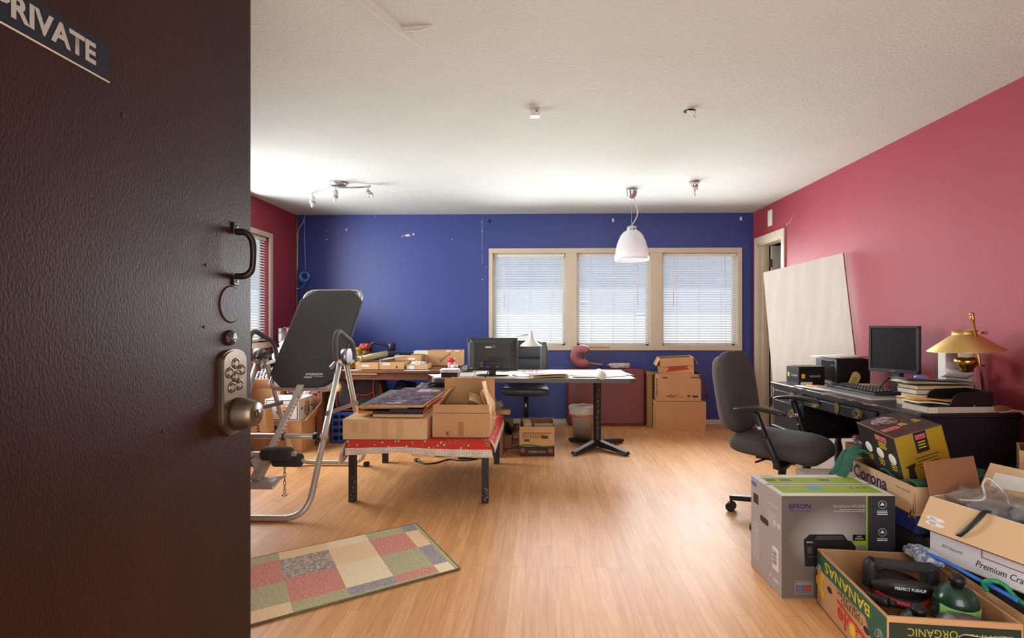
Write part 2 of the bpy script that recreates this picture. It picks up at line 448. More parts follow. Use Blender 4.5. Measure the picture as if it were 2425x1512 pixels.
# windows: sash, glass; blinds are things of their own
GLASS = bpy.data.materials.new('window_glass'); GLASS.use_nodes = True
_n = GLASS.node_tree.nodes; _l = GLASS.node_tree.links; _n.remove(_n['Principled BSDF'])
_t = _n.new('ShaderNodeBsdfTransparent'); _t.inputs['Color'].default_value = (.93, .95, .96, 1); _g = _n.new('ShaderNodeBsdfGlossy'); _g.inputs['Roughness'].default_value = .02
_m = _n.new('ShaderNodeMixShader'); _m.inputs[0].default_value = .015; _l.new(_t.outputs[0], _m.inputs[1]); _l.new(_g.outputs[0], _m.inputs[2]); _l.new(_m.outputs[0], _n['Material Output'].inputs[0])
SLAT = bpy.data.materials.new('blind_slat'); SLAT.use_nodes = True
_n = SLAT.node_tree.nodes; _l = SLAT.node_tree.links; _p = _n['Principled BSDF']; _p.inputs['Base Color'].default_value = lin((236, 238, 242)); _p.inputs['Roughness'].default_value = .5
_t = _n.new('ShaderNodeBsdfTranslucent'); _t.inputs['Color'].default_value = (.85, .88, .92, 1)
_m = _n.new('ShaderNodeMixShader'); _m.inputs[0].default_value = .5; _l.new(_p.outputs[0], _m.inputs[1]); _l.new(_t.outputs[0], _m.inputs[2]); _l.new(_m.outputs[0], _n['Material Output'].inputs[0])

def window(i, T, w, h):
    """T: frame at lower-left inner corner of opening, x along the wall, y up, z into the room"""
    b = MB(); s = .03
    for c, d in (((w / 2, s / 2), (w, s)), ((w / 2, h - s / 2), (w, s)), ((s / 2, h / 2), (s, h)), ((w - s / 2, h / 2), (s, h))):
        b.box((c[0], c[1], -.085), (d[0], d[1], .02), M=T)
    o = struct('window_%d' % i, b, WHITE)
    b = MB(); b.box((w / 2, h / 2, -.088), (w - .04, h - .04, .004), M=T); b.build('pane', GLASS, o)

def blind(T, w, h, label, wands=(.14,), cords=(), tiltfn=None, n=None, bent=()):
    t = thing('window_blind', label, 'blind', tuple((T @ Vector((w / 2, 0, -.03)))), group='white venetian blinds')
    b = MB(); b.box((w / 2, h - .018, -.028), (w - .016, .032, .03), M=T, bevel=.002); b.build('headrail', WHITE, t)
    pitch = .0285; z0 = .03; k = 0; b = MB(); sw = .026
    y = h - .052
    rows = []
    while y > z0 + .012:
        rows.append(y); y -= pitch
    for k, y in enumerate(rows):
        a = R(38 + 2.5 * math.sin(k * 1.7)) 
        dy = sw / 2 * math.sin(a); dz = sw / 2 * math.cos(a)
        def P(x, u):    # u -1 outer(low-out) .. 1 inner
            bow = .0025 * (1 - u * u)
            sag = 0
            for bk, bx0, bx1, am in bent:
                if bk == k and bx0 <= x / w <= bx1: sag = am * math.sin(PI * ((x / w - bx0) / (bx1 - bx0)))
            return T @ Vector((x, y + dy * (-u) + bow + sag, -.03 + dz * u))
        nx = 14 if any(q[0] == k for q in bent) else 1
        for s in range(nx):
            xa = .012 + (w - .024) * s / nx; xb = .012 + (w - .024) * (s + 1) / nx
            for u0, u1 in ((-1, 0), (0, 1)):
                vs = [b.bm.verts.new(p) for p in (P(xa, u0), P(xb, u0), P(xb, u1), P(xa, u1))]
                f = b.bm.faces.new(vs); f.smooth = True
    b.build('slats', SLAT, t)
    b = MB(); b.box((w / 2, z0 - .008, -.03), (w - .02, .014, .024), M=T, bevel=.003); b.build('bottom_rail', WHITE, t)
    for q in (.2, .5, .8):
        b = MB()
        for zz in (-.0165, -.0435): b.tube([T @ Vector((w * q, h - .03, zz)), T @ Vector((w * q, z0, zz)), T @ Vector((w * q, z0, -.03))], .0016, n=5)
        b.build('ladder_cord', WHITEP, t)
    for q in wands:
        b = MB(); b.tube([T @ Vector((w * q, h - .03, -.008)), T @ Vector((w * q, h * .42, -.006))], .004, n=8); b.build('tilt_wand', WHITEP, t)
    for q, l in cords:
        b = MB(); b.tube([T @ Vector((w * q, h - .03, -.008)), T @ Vector((w * q + .004, h * l, -.004))], .002, n=6)
        b.lathe([(0, 0), (.005, .003), (.004, .02), (.002, .026)], T @ Vector((w * q + .004, h * l - .02, -.004)), n=10); b.build('pull_cord', WHITEP, t)
    return t
names = ['white slatted blind in the first window beside the bare blue wall', 'white slatted blind with bent slats in the middle window behind the pendant', 'white slatted blind in the window nearest the open closet doorway']
for i, (x0, x1) in enumerate(WX):
    T = frame((x0 + .006, YB + .004, WZ0 + .006), (1, 0, 0), (0, 0, 1))
    w, h = x1 - x0 - .012, WZ1 - WZ0 - .012
    window(i + 1, T, w, h)
    blind(T, w, h, names[i], wands=((.15,), (), (.15,))[i], cords=((.83, .55),) if i < 1 else ((.83, .42), (.835, .47)) if i == 1 else ((.84, .58), (.845, -.1)),
          bent=() if i != 1 else ((18, 0, .2, -.012), (23, .78, 1, -.012), (24, .78, 1, .008)))
T = frame((XL - .004, LY0 + .006, LZ0), (0, 1, 0), (0, 0, 1))
window(4, T, LY1 - LY0 - .012, LZ1 - LZ0)
blind(T, LY1 - LY0 - .012, LZ1 - LZ0, 'white slatted blind in the sunlit window of the red wall beside the brown door', wands=(), cords=((.9, .5),))

# closet door leaf seen through the doorway
dl = thing('door_2', 'white door leaf standing open inside the closet doorway', 'door', (XR + .13, 5.79, 0)); dl['kind'] = 'structure'
b = MB(); b.bb(XR + .13, XR + .7, 5.765, 5.8, .01, 2.04, bevel=.002); b.build('leaf', mat('grey_white_door', (190, 188, 184), .5), dl)
b = MB()
for z in (.25, 1.05, 1.8): b.bb(XR + .121, XR + .131, 5.76, 5.80, z, z + .09)
b.build('hinge', NICKEL, dl)

# ceiling details
b = MB()
Q = [(-.735, 1.86), (-.66, 2.02), (-.60, 2.17), (-.55, 2.31)]
b.tube([(x, y, ZC + .012) for x, y in Q], [.03, .03, .026, .01], n=14, sub=4)
b.tube([(-.60, 2.165, ZC + .006), (-.52, 2.16, ZC + .003), (-.45, 2.14, ZC + .004)], [.014, .016, .006], n=10, sub=4)
b.build('seam_ridge', CEILM, ceil)

# wall marks: chipped paint, seams
CHIP = mat('bare_plaster', (206, 204, 200), .9, vary=.1, vscale=60)
b = MB()
def chip(x, z, w, h, n=9):
    pts = [(x + math.cos(2 * PI * k / n) * w * random.uniform(.5, 1), z + math.sin(2 * PI * k / n) * h * random.uniform(.4, 1)) for k in range(n)]
    b.prism(pts, 0, .0012, M=frame((0, YB - .0006, 0), (1, 0, 0), (0, 0, 1)))
for c in ((-2.275, 2.274, .016, .022), (-2.51, 2.16, .013, .013), (-2.51, 2.266, .006, .012), (-1.545, 2.205, .05, .017), (-1.61, 2.195, .02, .006), (-1.48, 2.215, .014, .02), (-1.02, 2.155, .008, .01), (-.62, 1.83, .01, .006), (-.68, 2.36, .005, .012), (-.665, 2.25, .004, .02), (-.665, 1.68, .008, .008), (-1.93, 2.43, .006, .006), (-2.1, 1.55, .006, .004)): chip(*c)
for z0, z1 in ((2.02, 2.4), (1.86, 1.98)): b.tube([(-.667 + random.uniform(-.004, .004), YB - .0006, z1 + (z0 - z1) * k / 6) for k in range(7)], .0016, n=5)
w1 = b.build('chipped_paint', CHIP, bpy.data.objects['wall_back'])
b = MB(); b.tube([(XR - .0005, 5.17, 2.14), (XR - .0005, 5.13, 2.175), (XR - .0005, 5.09, 2.17), (XR - .0005, 5.06, 2.2), (XR - .0005, 5.02, 2.235)], .0025, n=5); b.build('plaster_crack', CHIP, bpy.data.objects['wall_right'])
b = MB(); b.tube([(XL + .006, YB - .006, z + 0.0) for z in (.06, 1.0, 2.0, 2.44)], .007, n=6); b.build('corner_strip', mat('raw_corner_strip', (150, 122, 96), .9, vary=.3, vscale=9), bpy.data.objects['wall_back'])

tag(MB().bb(XR - .008, XR, 5.46, 5.56, 2.215, 2.385, bevel=.002).build('wall_plate', WHITE), 'blank white cover plate high on the red wall above the closet doorway', 'wall plate')
HOOKW = mat('white_hook_plastic', (222, 222, 222), .4)
for x, z, lab, m in ((-.585, 2.365, 'black wall hook high on the blue wall beside the first window corner', BLACK), (.86, 2.372, 'small white hook on blue wall above the middle window', HOOKW), (2.335, 2.383, 'small white hook on blue wall above the window nearest the closet', HOOKW)):
    t = thing('wall_hook', lab, 'hook', (x, YB, z))
    b = MB(); b.sup((x, YB - .003, z), (.012, .004, .022), .5, .8); b.build('base', m, t)
    b = MB(); b.tube([(x, YB - .005, z), (x, YB - .018, z - .012), (x, YB - .024, z - .004)], .004, n=8, sub=3); b.build('prong', m, t)

# network cables in the far corner
BLC = mat('blue_cable', (92, 146, 220), .45)
t = thing('network_cable', 'coiled blue network cable hanging from the ceiling corner on blue wall', 'cable', (-2.77, YB, 1.72))
b = MB(); b.tube([(-2.765, YB - .01, 2.445), (-2.77, YB - .012, 2.2), (-2.762, YB - .01, 1.95), (-2.755, YB - .014, 1.80)], .006, n=8, sub=5)
b.tube([(-2.76, YB - .02, 1.66), (-2.775, YB - .014, 1.62), (-2.81, YB - .012, 1.585), (-2.845, YB - .012, 1.58)], .006, n=8, sub=4); b.build('cable', BLC, t)
b = MB()
for k in range(5):
    ro = .045 + .008 * (k % 3); cx, cz = -2.765 + .006 * math.sin(k * 2.1), 1.72 + .006 * math.cos(k * 1.3)
    b.tube([(cx + ro * math.cos(a * PI / 8), YB - .012 - .005 * k, cz + ro * math.sin(a * PI / 8)) for a in range(16)], .006, n=8, closed=True)
b.build('coil', BLC, t)
b = MB(); b.bb(-2.86, -2.842, YB - .017, YB - .007, 1.574, 1.586); b.build('plug', WHITEP, t)
WCA = mat('white_cable', (190, 186, 190), .5)
tag(MB().tube([(-2.765, YB - .01, 2.445), (-2.79, YB - .01, 2.36), (-2.845, YB - .01, 2.26), (-2.852, YB - .012, 2.05), (-2.856, YB - .012, 1.8)], .005, n=8, sub=4).build('wall_cable', WCA), 'thin white cable slanting into the corner beside the coiled blue cable', 'cable')

# ------------------------------------------------------------------ ceiling fittings
t = thing('track_light', 'silver three-spot ceiling light with a wavy bar near the far left corner', 'ceiling light', (-1.818, 4.56, ZC))
SILV = mat('brushed_silver', (190, 190, 192), .3, metal=.85)
b = MB(); b.lathe([(.0, -.032), (.06, -.03), (.075, -.016), (.078, 0)], (-1.818, 4.56, ZC), n=32); b.build('ceiling_plate', SILV, t)
b = MB(); arc = [(-2.1, 4.60, ZC - .085), (-2.0, 4.58, ZC - .062), (-1.9, 4.55, ZC - .05), (-1.8, 4.53, ZC - .05), (-1.7, 4.55, ZC - .047), (-1.6, 4.60, ZC - .03), (-1.54, 4.62, ZC - .018)]
b.tube(arc, .008, n=10, sub=4); b.bar((-1.818, 4.55, ZC - .052), (-1.818, 4.55, ZC - .03), .02, .02); b.build('bar', SILV, t)
for p, d, lab in (((-2.07, 4.60, ZC - .077), (.12, -.35, -1), None), ((-1.818, 4.5, ZC - .05), (.06, -.25, -1), None), ((-1.565, 4.615, ZC - .025), (.7, -.5, -.75), None)):
    p = Vector(p); d = Vector(d).normalized(); q = p + Vector((0, 0, -.045)) if p.x != -1.818 else p + Vector((0, -.01, -.01))
    b = MB(); b.cyl(p, q, .005, n=8)
    M = frame(q - d * .012, d.orthogonal(), d.cross(d.orthogonal()))
    if p.x == -1.818: prof = [(.05, 0), (.04, .03), (.028, .05), (.026, .09), (.02, .1)]
    else: prof = [(.012, 0), (.022, .01), (.023, .05), (.026, .068), (.021, .07)]
    M = frame(q - d * .012, *(lambda o: (o, d.cross(o)))(d.orthogonal().normalized()))
    b.lathe(prof, M=M, n=20); sp = b.build('spot', SILV, t)
    b = MB(); L0 = prof[-1][1]; b.lathe([(0, L0), (.017, L0 + .001), (.014, L0 + .03), (.006, L0 + .045), (0, L0 + .046)], M=M, n=16); b.build('bulb', mat('frosted_glass', (225, 225, 225), .2), sp)

px, py = .879, 4.86
t = thing('pendant_lamp', 'white glass dome pendant lamp hanging before the windows', 'pendant lamp', (px, py, ZC))
b = MB(); b.lathe([(.012, -.1), (.03, -.085), (.046, -.05), (.052, -.018), (.054, 0)], (px, py, ZC), n=28); b.build('canopy', SILV, t)
b = MB(); b.tube([(px, py, ZC - .1), (px, py, 2.13)], .0016, n=6); b.build('suspension_wire', SILV, t)
b = MB(); b.tube([(px + .02, py, ZC - .085), (px + .035, py, ZC - .13), (px + .05, py, 2.27), (px + .056, py, 2.22), (px + .035, py, 2.16), (px + .008, py, 2.12), (px, py, 2.10)], .005, n=8, sub=5); b.build('cord', mat('clear_cord', (205, 200, 190), .35), t)
b = MB(); b.lathe([(.0, 2.115), (.012, 2.11), (.016, 2.098), (.046, 2.095), (.046, 2.062), (.04, 2.058)], (px, py, 0), n=28, cap=False); b.build('shade_cap', SILV, t)
OPAL = bpy.data.materials.new('opal_glass'); OPAL.use_nodes = True
_n = OPAL.node_tree.nodes; _l = OPAL.node_tree.links; _p = _n['Principled BSDF']; _p.inputs['Base Color'].default_value = lin((236, 234, 236)); _p.inputs['Roughness'].default_value = .18
_t = _n.new('ShaderNodeBsdfTranslucent'); _t.inputs['Color'].default_value = (.9, .9, .92, 1); _m = _n.new('ShaderNodeMixShader'); _m.inputs[0].default_value = .3
_l.new(_p.outputs[0], _m.inputs[1]); _l.new(_t.outputs[0], _m.inputs[2]); _l.new(_m.outputs[0], _n['Material Output'].inputs[0])
b = MB(); pr = [(.042, 2.06), (.075, 2.045), (.105, 2.01), (.13, 1.955), (.148, 1.89), (.158, 1.82), (.162, 1.775)]
b.lathe(pr + [(r - .004, z) for r, z in reversed(pr)], (px, py, 0), n=48, cap=False); b.build('shade', OPAL, t)

t = thing('ceiling_socket', 'small chrome spot socket with bare prongs on the ceiling beyond the pendant', 'ceiling fitting', (1.395, 4.606, ZC))
b = MB(); b.lathe([(.028, -.055), (.03, -.04), (.048, 0)], (1.395, 4.606, ZC), n=24); b.build('cup', CHROME, t)
b = MB(); b.lathe([(.02, -.08), (.027, -.078), (.028, -.052)], (1.395, 4.606, ZC), n=20); b.build('collar', mat('white_ceramic', (225, 220, 214), .3), t)
b = MB(); b.lathe([(.006, -.13), (.011, -.125), (.006, -.117), (.007, -.1), (.011, -.08)], (1.395, 4.606, ZC), n=14); b.build('stem', CHROME, t)

t = thing('motion_sensor', 'small white square sensor box on the ceiling over the room centre', 'sensor', (-.025, 3.04, ZC))
b = MB(); b.bb(-.055, .003, 3.0, 3.055, ZC - .036, ZC, bevel=.003); b.build('housing', WHITE, t)
b = MB(); b.bb(-.022, -.006, 2.997, 3.0, ZC - .016, ZC - .008); b.build('lens', GREY, t)
t = thing('ceiling_connector', 'white terminal block dangling from a hole in the ceiling', 'connector', (.895, 3.055, ZC))
b = MB(); b.lathe([(0, -.0012), (.034, -.001), (.036, 0)], (.895, 3.055, ZC), n=20); b.build('hole', mat('hole_dark', (16, 14, 12), .9), t)
b = MB(); b.box((.9, 3.035, ZC - .014), (.05, .022, .018), rot=(.3, .3, -.5), bevel=.002); b.build('block', WHITE, t)
b = MB(); b.tube([(.905, 3.06, ZC), (.918, 3.045, ZC - .02), (.92, 3.03, ZC - .05)], .0016, n=6, sub=3); b.tube([(.895, 3.06, ZC), (.89, 3.045, ZC - .015)], .002, n=6); b.build('wire', mat('copper_wire', (170, 110, 50), .4, metal=.6), t)

# ------------------------------------------------------------------ the open brown door
XD = -.85
DOORM = mat('brown_door_paint', (46, 19, 10), .46, vary=.1, vscale=3, bump=.12, bscale=240, stretch=(1, 1, .5), rgb2=(38, 14, 7), spec=.17)
d1 = thing('door_1', 'dark brown entry door standing open with keypad lock and pull handle', 'door', (XD - .02, .57, 0)); d1['kind'] = 'structure'
b = MB(); b.bb(XD - .042, XD, .57, 1.48, .012, 2.42, bevel=.002); b.build('leaf', DOORM, d1)
IRON = mat('dark_bronze', (46, 38, 34), .38, metal=.7, vary=.2, vscale=20)
ph = MB(); yh = 1.4
ph.tube([(XD + .004, yh, 1.448), (XD + .03, yh + .002, 1.446), (XD + .046, yh + .006, 1.425), (XD + .05, yh + .006, 1.386), (XD + .046, yh + .006, 1.345), (XD + .03, yh + .002, 1.326), (XD + .004, yh, 1.324)], [.009, .009, .0085, .0085, .0085, .009, .009], n=12, sub=5)
ph.bb(XD, XD + .006, yh - .012, yh + .012, 1.445, 1.474, bevel=.002); ph.bb(XD, XD + .006, yh - .012, yh + .012, 1.298, 1.327, bevel=.002)
pull = ph.build('pull_handle', IRON, d1)
b = MB()
for z in (1.463, 1.31): b.lathe([(0, .002), (.004, .0015), (.005, 0)], M=frame((XD + .006, yh, z), (0, 1, 0), (0, 0, 1)), n=12)
b.build('screw', NICKEL, pull)
b = MB(); b.lathe([(0, .003), (.048, .003), (.052, 0)], M=frame((XD, 1.381, 1.245), (0, 1, 0), (0, 0, 1)), n=48, smooth=False); b.build('cover_disc', DOORM, d1)
b = MB(); b.lathe([(0, .012), (.014, .014), (.02, .008), (.022, 0)], M=frame((XD, 1.375, 1.153), (0, 1, 0), (0, 0, 1)), n=14); b.lathe([(0, .002), (.006, 0)], M=frame((XD, 1.34, 1.153), (0, 1, 0), (0, 0, 1)), n=8); b.build('old_lock_plug', mat('dark_maroon_paint', (44, 26, 28), .4, bump=.5, bscale=90), d1)
pl = []
for k in range(13): a = PI * k / 12; pl.append((.056 * math.cos(a), .088 + .03 * math.sin(a)))
for k in range(13): a = PI + PI * k / 12; pl.append((.056 * math.cos(a), -.07 + .048 * math.sin(a)))
b = MB(); Mk = frame((XD, 1.384, 1.004), (0, 1, 0), (0, 0, 1)); b.prism(pl, 0, .009, M=Mk); b.prism([(x * .93, y * .965) for x, y in pl], .009, .013, M=Mk); kp = b.build('keypad_lock', NICKEL, d1)
for x, y in ((0, .078), (-.028, .055), (.028, .058), (0, .042), (-.017, .014), (.017, .017)):
    b = MB(); b.lathe([(0, .016), (.0078, .016), (.0092, .0138), (.0118, .0138), (.0128, .0165), (.0142, .016), (.0155, .0128)], M=frame(Mk @ Vector((x, y, 0)), (0, 1, 0), (0, 0, 1)), n=28, smooth=False); b.build('button', NICKEL, kp)
b = MB(); Mn = frame(Mk @ Vector((.01, -.062, .012)), (0, 1, 0), (0, 0, 1))
b.lathe([(.046, 0), (.045, .012), (.038, .04), (.034, .052), (.03, .056), (0, .057)], M=Mn, n=36); kn = b.build('knob', NICKEL, kp)
b = MB(); b.lathe([(.012, .057), (.011, .06), (0, .06)], M=Mn, n=20); b.box((0, 0, .0605), (.003, .012, .001), 1, M=Mn); b.build('keyhole', [NICKEL, BLACK], kn)
b = MB()
for y, z in ((1.018, 1.62), (1.277, 1.342), (1.27, 1.184), (1.13, .95)): b.lathe([(0, .003), (.003, .002), (.004, 0)], M=frame((XD, y, z), (0, 1, 0), (0, 0, 1)), n=8)
b.build('nail', BLACK, d1)
sg = thing('door_sign', 'dark PRIVATE sign with grey letters on the open brown door', 'sign', (XD, .87, 1.706))
b = MB(); b.bb(XD, XD + .002, .752, .984, 1.671, 1.742); b.build('plate', mat('sign_black', (24, 23, 31), .6, spec=.2), sg)
text('PRIVATE', frame((XD + .002, .862, 1.7085), (0, 1, 0), (0, 0, 1)), w=.182, h=.041, m=mat('sign_grey', (150, 142, 132), .6), parent=sg, local=False, bold=.035)
b = MB(); b.bb(XD, XD + .0024, .752, .984, 1.6695, 1.672); b.build('lower_edge', mat('sign_edge', (190, 175, 155), .5), sg)

# ------------------------------------------------------------------ rug
O = Vector((-.723, 2.969, 0)); Sv = Vector((.536, -.843, 0)); Lv = Vector((-.843, -.536, 0))
t = thing('area_rug', 'small patchwork rug in faded red, green, cream and grey on wood floor', 'rug', tuple(O + Sv * .31 + Lv * .7))
pal = [mat('rug_' + n, c, .95, vary=v, vscale=s, bump=.4, bscale=260, rgb2=c2) for n, c, c2, v, s in (
    ('red', (230, 170, 150), (206, 124, 112), .2, 110), ('green', (204, 198, 156), (176, 170, 126), .2, 110), ('peach', (252, 222, 178), (244, 208, 162), .1, 110),
    ('cream', (252, 238, 200), (246, 224, 182), .1, 110), ('grey', (190, 184, 184), (136, 130, 138), .3, 120), ('taupe', (214, 200, 176), (136, 130, 128), .3, 70))]
vs_ = [0, .09, .31, .537, .605, .625]
cols = [((0, .095), 'geee', None)]
grid = [(0, .02, [(0, .625, 1)]), (.02, .095, [(0, .09, 4), (.09, .31, 2), (.31, .537, 4), (.537, .625, 3)]), (.095, .293, [(0, .09, 1), (.09, .31, 0), (.31, .537, 1), (.537, .61, 0), (.61, .625, 1)]),
        (.293, .503, [(0, .09, 3), (.09, .3, 2), (.3, .54, 3), (.54, .61, 4), (.61, .625, 1)]), (.503, .73, [(0, .095, 2), (.095, .31, 5), (.31, .54, 0), (.54, .625, 1)]),
        (.73, .87, [(0, .085, 1), (.085, .33, 0), (.33, .53, 1), (.53, .625, 2)]), (.87, 1.06, [(0, .085, 1), (.085, .33, 0), (.33, .53, 1), (.53, .625, 2)]), (1.06, 1.4, [(0, .09, 3), (.09, .31, 4), (.31, .54, 2), (.54, .625, 4)])]
b = MB()
for u0, u1, rows in grid:
    for v0, v1, k in rows:
        p = [O + Lv * u + Sv * v for u, v in ((u0, v0), (u0, v1), (u1, v1), (u1, v0))]
        b.hexa([q + Vector((0, 0, .001)) for q in p], [q + Vector((0, 0, .009)) for q in p], k)
b.build('pile', pal, t)
b = MB(); cs = [O + Lv * u + Sv * v for u, v in ((-.003, -.003), (-.003, .628), (1.403, .628), (1.403, -.003))]
for a, c in zip(cs, cs[1:] + cs[:1]): b.tube([a + Vector((0, 0, .005)), c + Vector((0, 0, .005))], .005, n=8)
b.build('bound_edge', mat('rug_edge', (108, 106, 72), .9, vary=.2, vscale=60), t)

# ------------------------------------------------------------------ inversion table
t = thing('inversion_table', 'grey steel inversion table with a black fabric bed beside the brown door', 'exercise machine', (-1.69, 3.58, 0))
XA, XB = -1.985, -1.40
def ulegs(y0, yt, xl, xr, zb=.02, sgn=1):
    # U of tube: down one side, along the floor and up the other
    def at(k): return yt + (y0 - yt) * k
    b = MB(); zt = .93
    P = []
    for side, x in ((0, xl), (1, xr)):
        P.append([(XA if side == 0 else XB, yt, zt), (x, y0, zb)])
    b.tube(fillet(P[0] + list(reversed(P[1])), .15, 10), .019, n=12)
    return b
ulegs(3.0, 3.55, -1.985, -1.385).build('front_leg_frame', STEEL, t)
ulegs(4.17, 3.64, -2.03, -1.43, .03).build('rear_leg_frame', STEEL, t)
b = MB()
for x in (-2.0, -1.425): b.sup((x, 4.165, .018), (.024, .026, .018), .6, .8)
b.build('rubber_foot', BLACK, t)
b = MB(); b.cyl((-1.985, 3.25, .453), (-1.37, 3.25, .453), .018, n=14); b.build('cross_bar', STEEL, t)
b = MB()
for x in (-1.43, -1.665): b.cyl((x - .02, 3.25, .453), (x + .02, 3.25, .453), .026, n=16)
b.build('rubber_collar', BLACK, t)
for x in (XA + .015, XB + .012):
    b = MB(); b.bar((x, 3.27, .455 + .14), (x, 3.86, .57), .008, .028); b.build('folding_brace', mat('brace_metal', (96, 92, 90), .4, metal=.5), t)
# pivot drums and grips
for x, sx in ((XA + .0, 1), (XB, -1)):
    b = MB(); b.cyl((x - .045 * sx, 3.6, .945), (x + .0 * sx, 3.6, .945), .056, 0, 24); b.cyl((x, 3.6, .945), (x + .014 * sx, 3.6, .93), .07, 1, 24); pv = b.build('pivot_hub', [mat('hub_silver', (170, 172, 174), .3, metal=.7), DKGREY], t)
    b = MB(); b.bar((x + .012 * sx, 3.6, .95), (x + .05 * sx, 3.5, .87), .012, .026); b.build('crank_plate', STEEL, pv)
    b = MB(); b.tube([(x + .03, 3.40, .93), (x + .03, 3.385, 1.03), (x + .03, 3.40, 1.10), (x + .03, 3.46, 1.125), (x + .03, 3.56, 1.09), (x + .03, 3.68, 1.045), (x + .03, 3.73, .98), (x + .03, 3.75, .90)], .0165, n=12, sub=5); b.build('hand_grip', mat('grip_foam', (92, 90, 90), .8, bump=.1, bscale=200), t)
    b = MB(); b.bar((x + .03, 3.40, .935), (x + .01, 3.57, .89), .016, .02); b.bar((x + .03, 3.75, .905), (x + .01, 3.62, .89), .016, .02); b.build('grip_bracket', STEEL, t)
# bed: fabric stretched on a tube frame
B0, B1 = Vector((-1.66, 3.5, .725)), Vector((-1.655, 4.09, 1.437))
up = (B1 - B0).normalized(); Lb = (B1 - B0).length; xw = Vector((1, 0, 0)); nb = xw.cross(up)
Mb = Matrix.Translation(B0) @ Matrix((xw, up, nb)).transposed().to_4x4()
hw = .225
b = MB()
cr_ = .065
ring = []
for cx_, cy_, a0 in ((hw - cr_, cr_, -PI / 2), (hw - cr_, Lb - cr_, 0), (-hw + cr_, Lb - cr_, PI / 2), (-hw + cr_, cr_, PI)):
    for k in range(7): a = a0 + PI / 2 * k / 6; ring.append(Mb @ Vector((cx_ + cr_ * math.cos(a), cy_ + cr_ * math.sin(a), 0)))
b.tube(ring, .0155, n=10, closed=True); b.build('bed_frame', STEEL, t)
def hwid(v):      # half width of the cloth: the four corners are cut away in concave curves
    d = min(v, Lb - v); c = .11
    return hw + .021 if d > c else hw + .021 - .118 * (1 - (d / c)) ** 1.2
vv = [0, .004, .012, .025, .045, .07, .09, .11, .13] + [.13 + (Lb - .26) * k / 10 for k in range(1, 10)] + [Lb - .13, Lb - .11, Lb - .09, Lb - .07, Lb - .045, Lb - .025, Lb - .012, Lb - .004, Lb]
UQ = [-1, -.995, -.96] + [-.9 + 1.8 * k / 14 for k in range(15)] + [.96, .995, 1]
def bedfn(u, v):
    y = vv[min(len(vv) - 1, int(round(v * (len(vv) - 1))))]; uq = UQ[int(round(u * 20))]; x = uq * hwid(y)
    u = (uq + 1) / 2
    sag = -.02 * (1 - (u * 2 - 1) ** 2) * math.sin(PI * y / Lb)
    e = 0.019 if y not in (0, Lb) else .0
    if abs(uq) > .999: e -= .034
    return (x, y + (-.014 if y == 0 else .014 if y == Lb else 0), e + sag)
b = MB(); b.sheet(bedfn, 20, len(vv) - 1, th=.006, M=Mb); bed = b.build('fabric_bed', FABRIC, t)
LOGO = Mb @ frame((.07, .10, .0158), (1, 0, 0), (0, 1, 0))
text('INVERSION', LOGO @ Matrix.Translation((0, .012, 0)), w=.125, h=.02, m=WHITEP, parent=bed, local=False, bold=.03, shear=.25)
text('FLEX', LOGO @ Matrix.Translation((-.035, -.013, 0)), w=.062, h=.018, m=WHITEP, parent=bed, local=False, bold=.03, shear=.25)
b = MB(); b.box((.035, -.008, .0004), (.065, .004, .0006), M=LOGO); b.build('logo_bar', WHITEP, bed)
# shaft, rollers, foot plate, chain
b = MB(); b.bar((-1.66, 3.5, .73), (-1.672, 3.02, .30), .034, .034); b.bar((-1.672, 3.09, .36), (-1.685, 2.98, .25), .05, .05)
b.bar((-1.66, 3.54, .77), (-1.66, 3.44, .675), .05, .03); sh = b.build('shaft', STEEL, t)
b = MB()
for k in range(16):
    p = Vector((-1.66, 3.42, .655)).lerp(Vector((-1.67, 3.08, .352)), k / 15) + Vector((.0175, 0, 0)); b.lathe([(0, .001), (.0045, .001), (.0045, 0)], M=frame(p, (0, 1, 0), (0, 0, 1)), n=8)
b.build('adjusting_hole', BLACK, sh)
for y, z, x0, x1 in ((3.0, .405, -1.655, -1.475), (3.0, .405, -1.90, -1.72), (3.1, .34, -1.64, -1.46), (3.1, .34, -1.90, -1.72)):
    b = MB(); b.lathe([(.018, 0), (.036, .004), (.041, .012), (.041, x1 - x0 - .012), (.036, x1 - x0 - .004), (.018, x1 - x0)], M=frame((x0, y, z), (0, 1, 0), (0, 0, 1)), n=28); b.build('foam_roller', FOAM, t)
b = MB()
for y, z in ((3.0, .405), (3.1, .34)): b.box((-1.685, y, z), (.47, .022, .022))
b.box((-1.72, 2.985, .405), (.035, .03, .03)); b.bar((-1.7, 3.0, .39), (-1.68, 3.05, .28), .012, .07); b.build('roller_bar', STEEL, t)
b = MB(); b.sheet(lambda u, v: (-1.95 + .42 * u - (.02 if u > .9 else 0) * (1 - v), 2.93 + .1 * v, .262 - .045 * (1 - v) ** 2), 10, 6, th=.004); b.build('foot_plate', STEEL, t)
b = MB()
for k in range(13):
    z = .425 - k * .0275; w = .007
    M = Matrix.Translation((-1.645, 3.25, z)) @ Matrix.Rotation(PI / 2 * (k % 2), 4, 'Z')
    b.tube([M @ Vector((w * math.cos(a), 0, .018 * math.sin(a))) for a in [PI * 2 * q / 10 for q in range(10)]], .0028, n=6, closed=True)
b.tube([(-1.662, 3.25, .075), (-1.645, 3.245, .066), (-1.625, 3.25, .078)], .004, n=6, sub=3); b.build('chain', mat('zinc_chain', (170, 165, 155), .35, metal=.8), t)

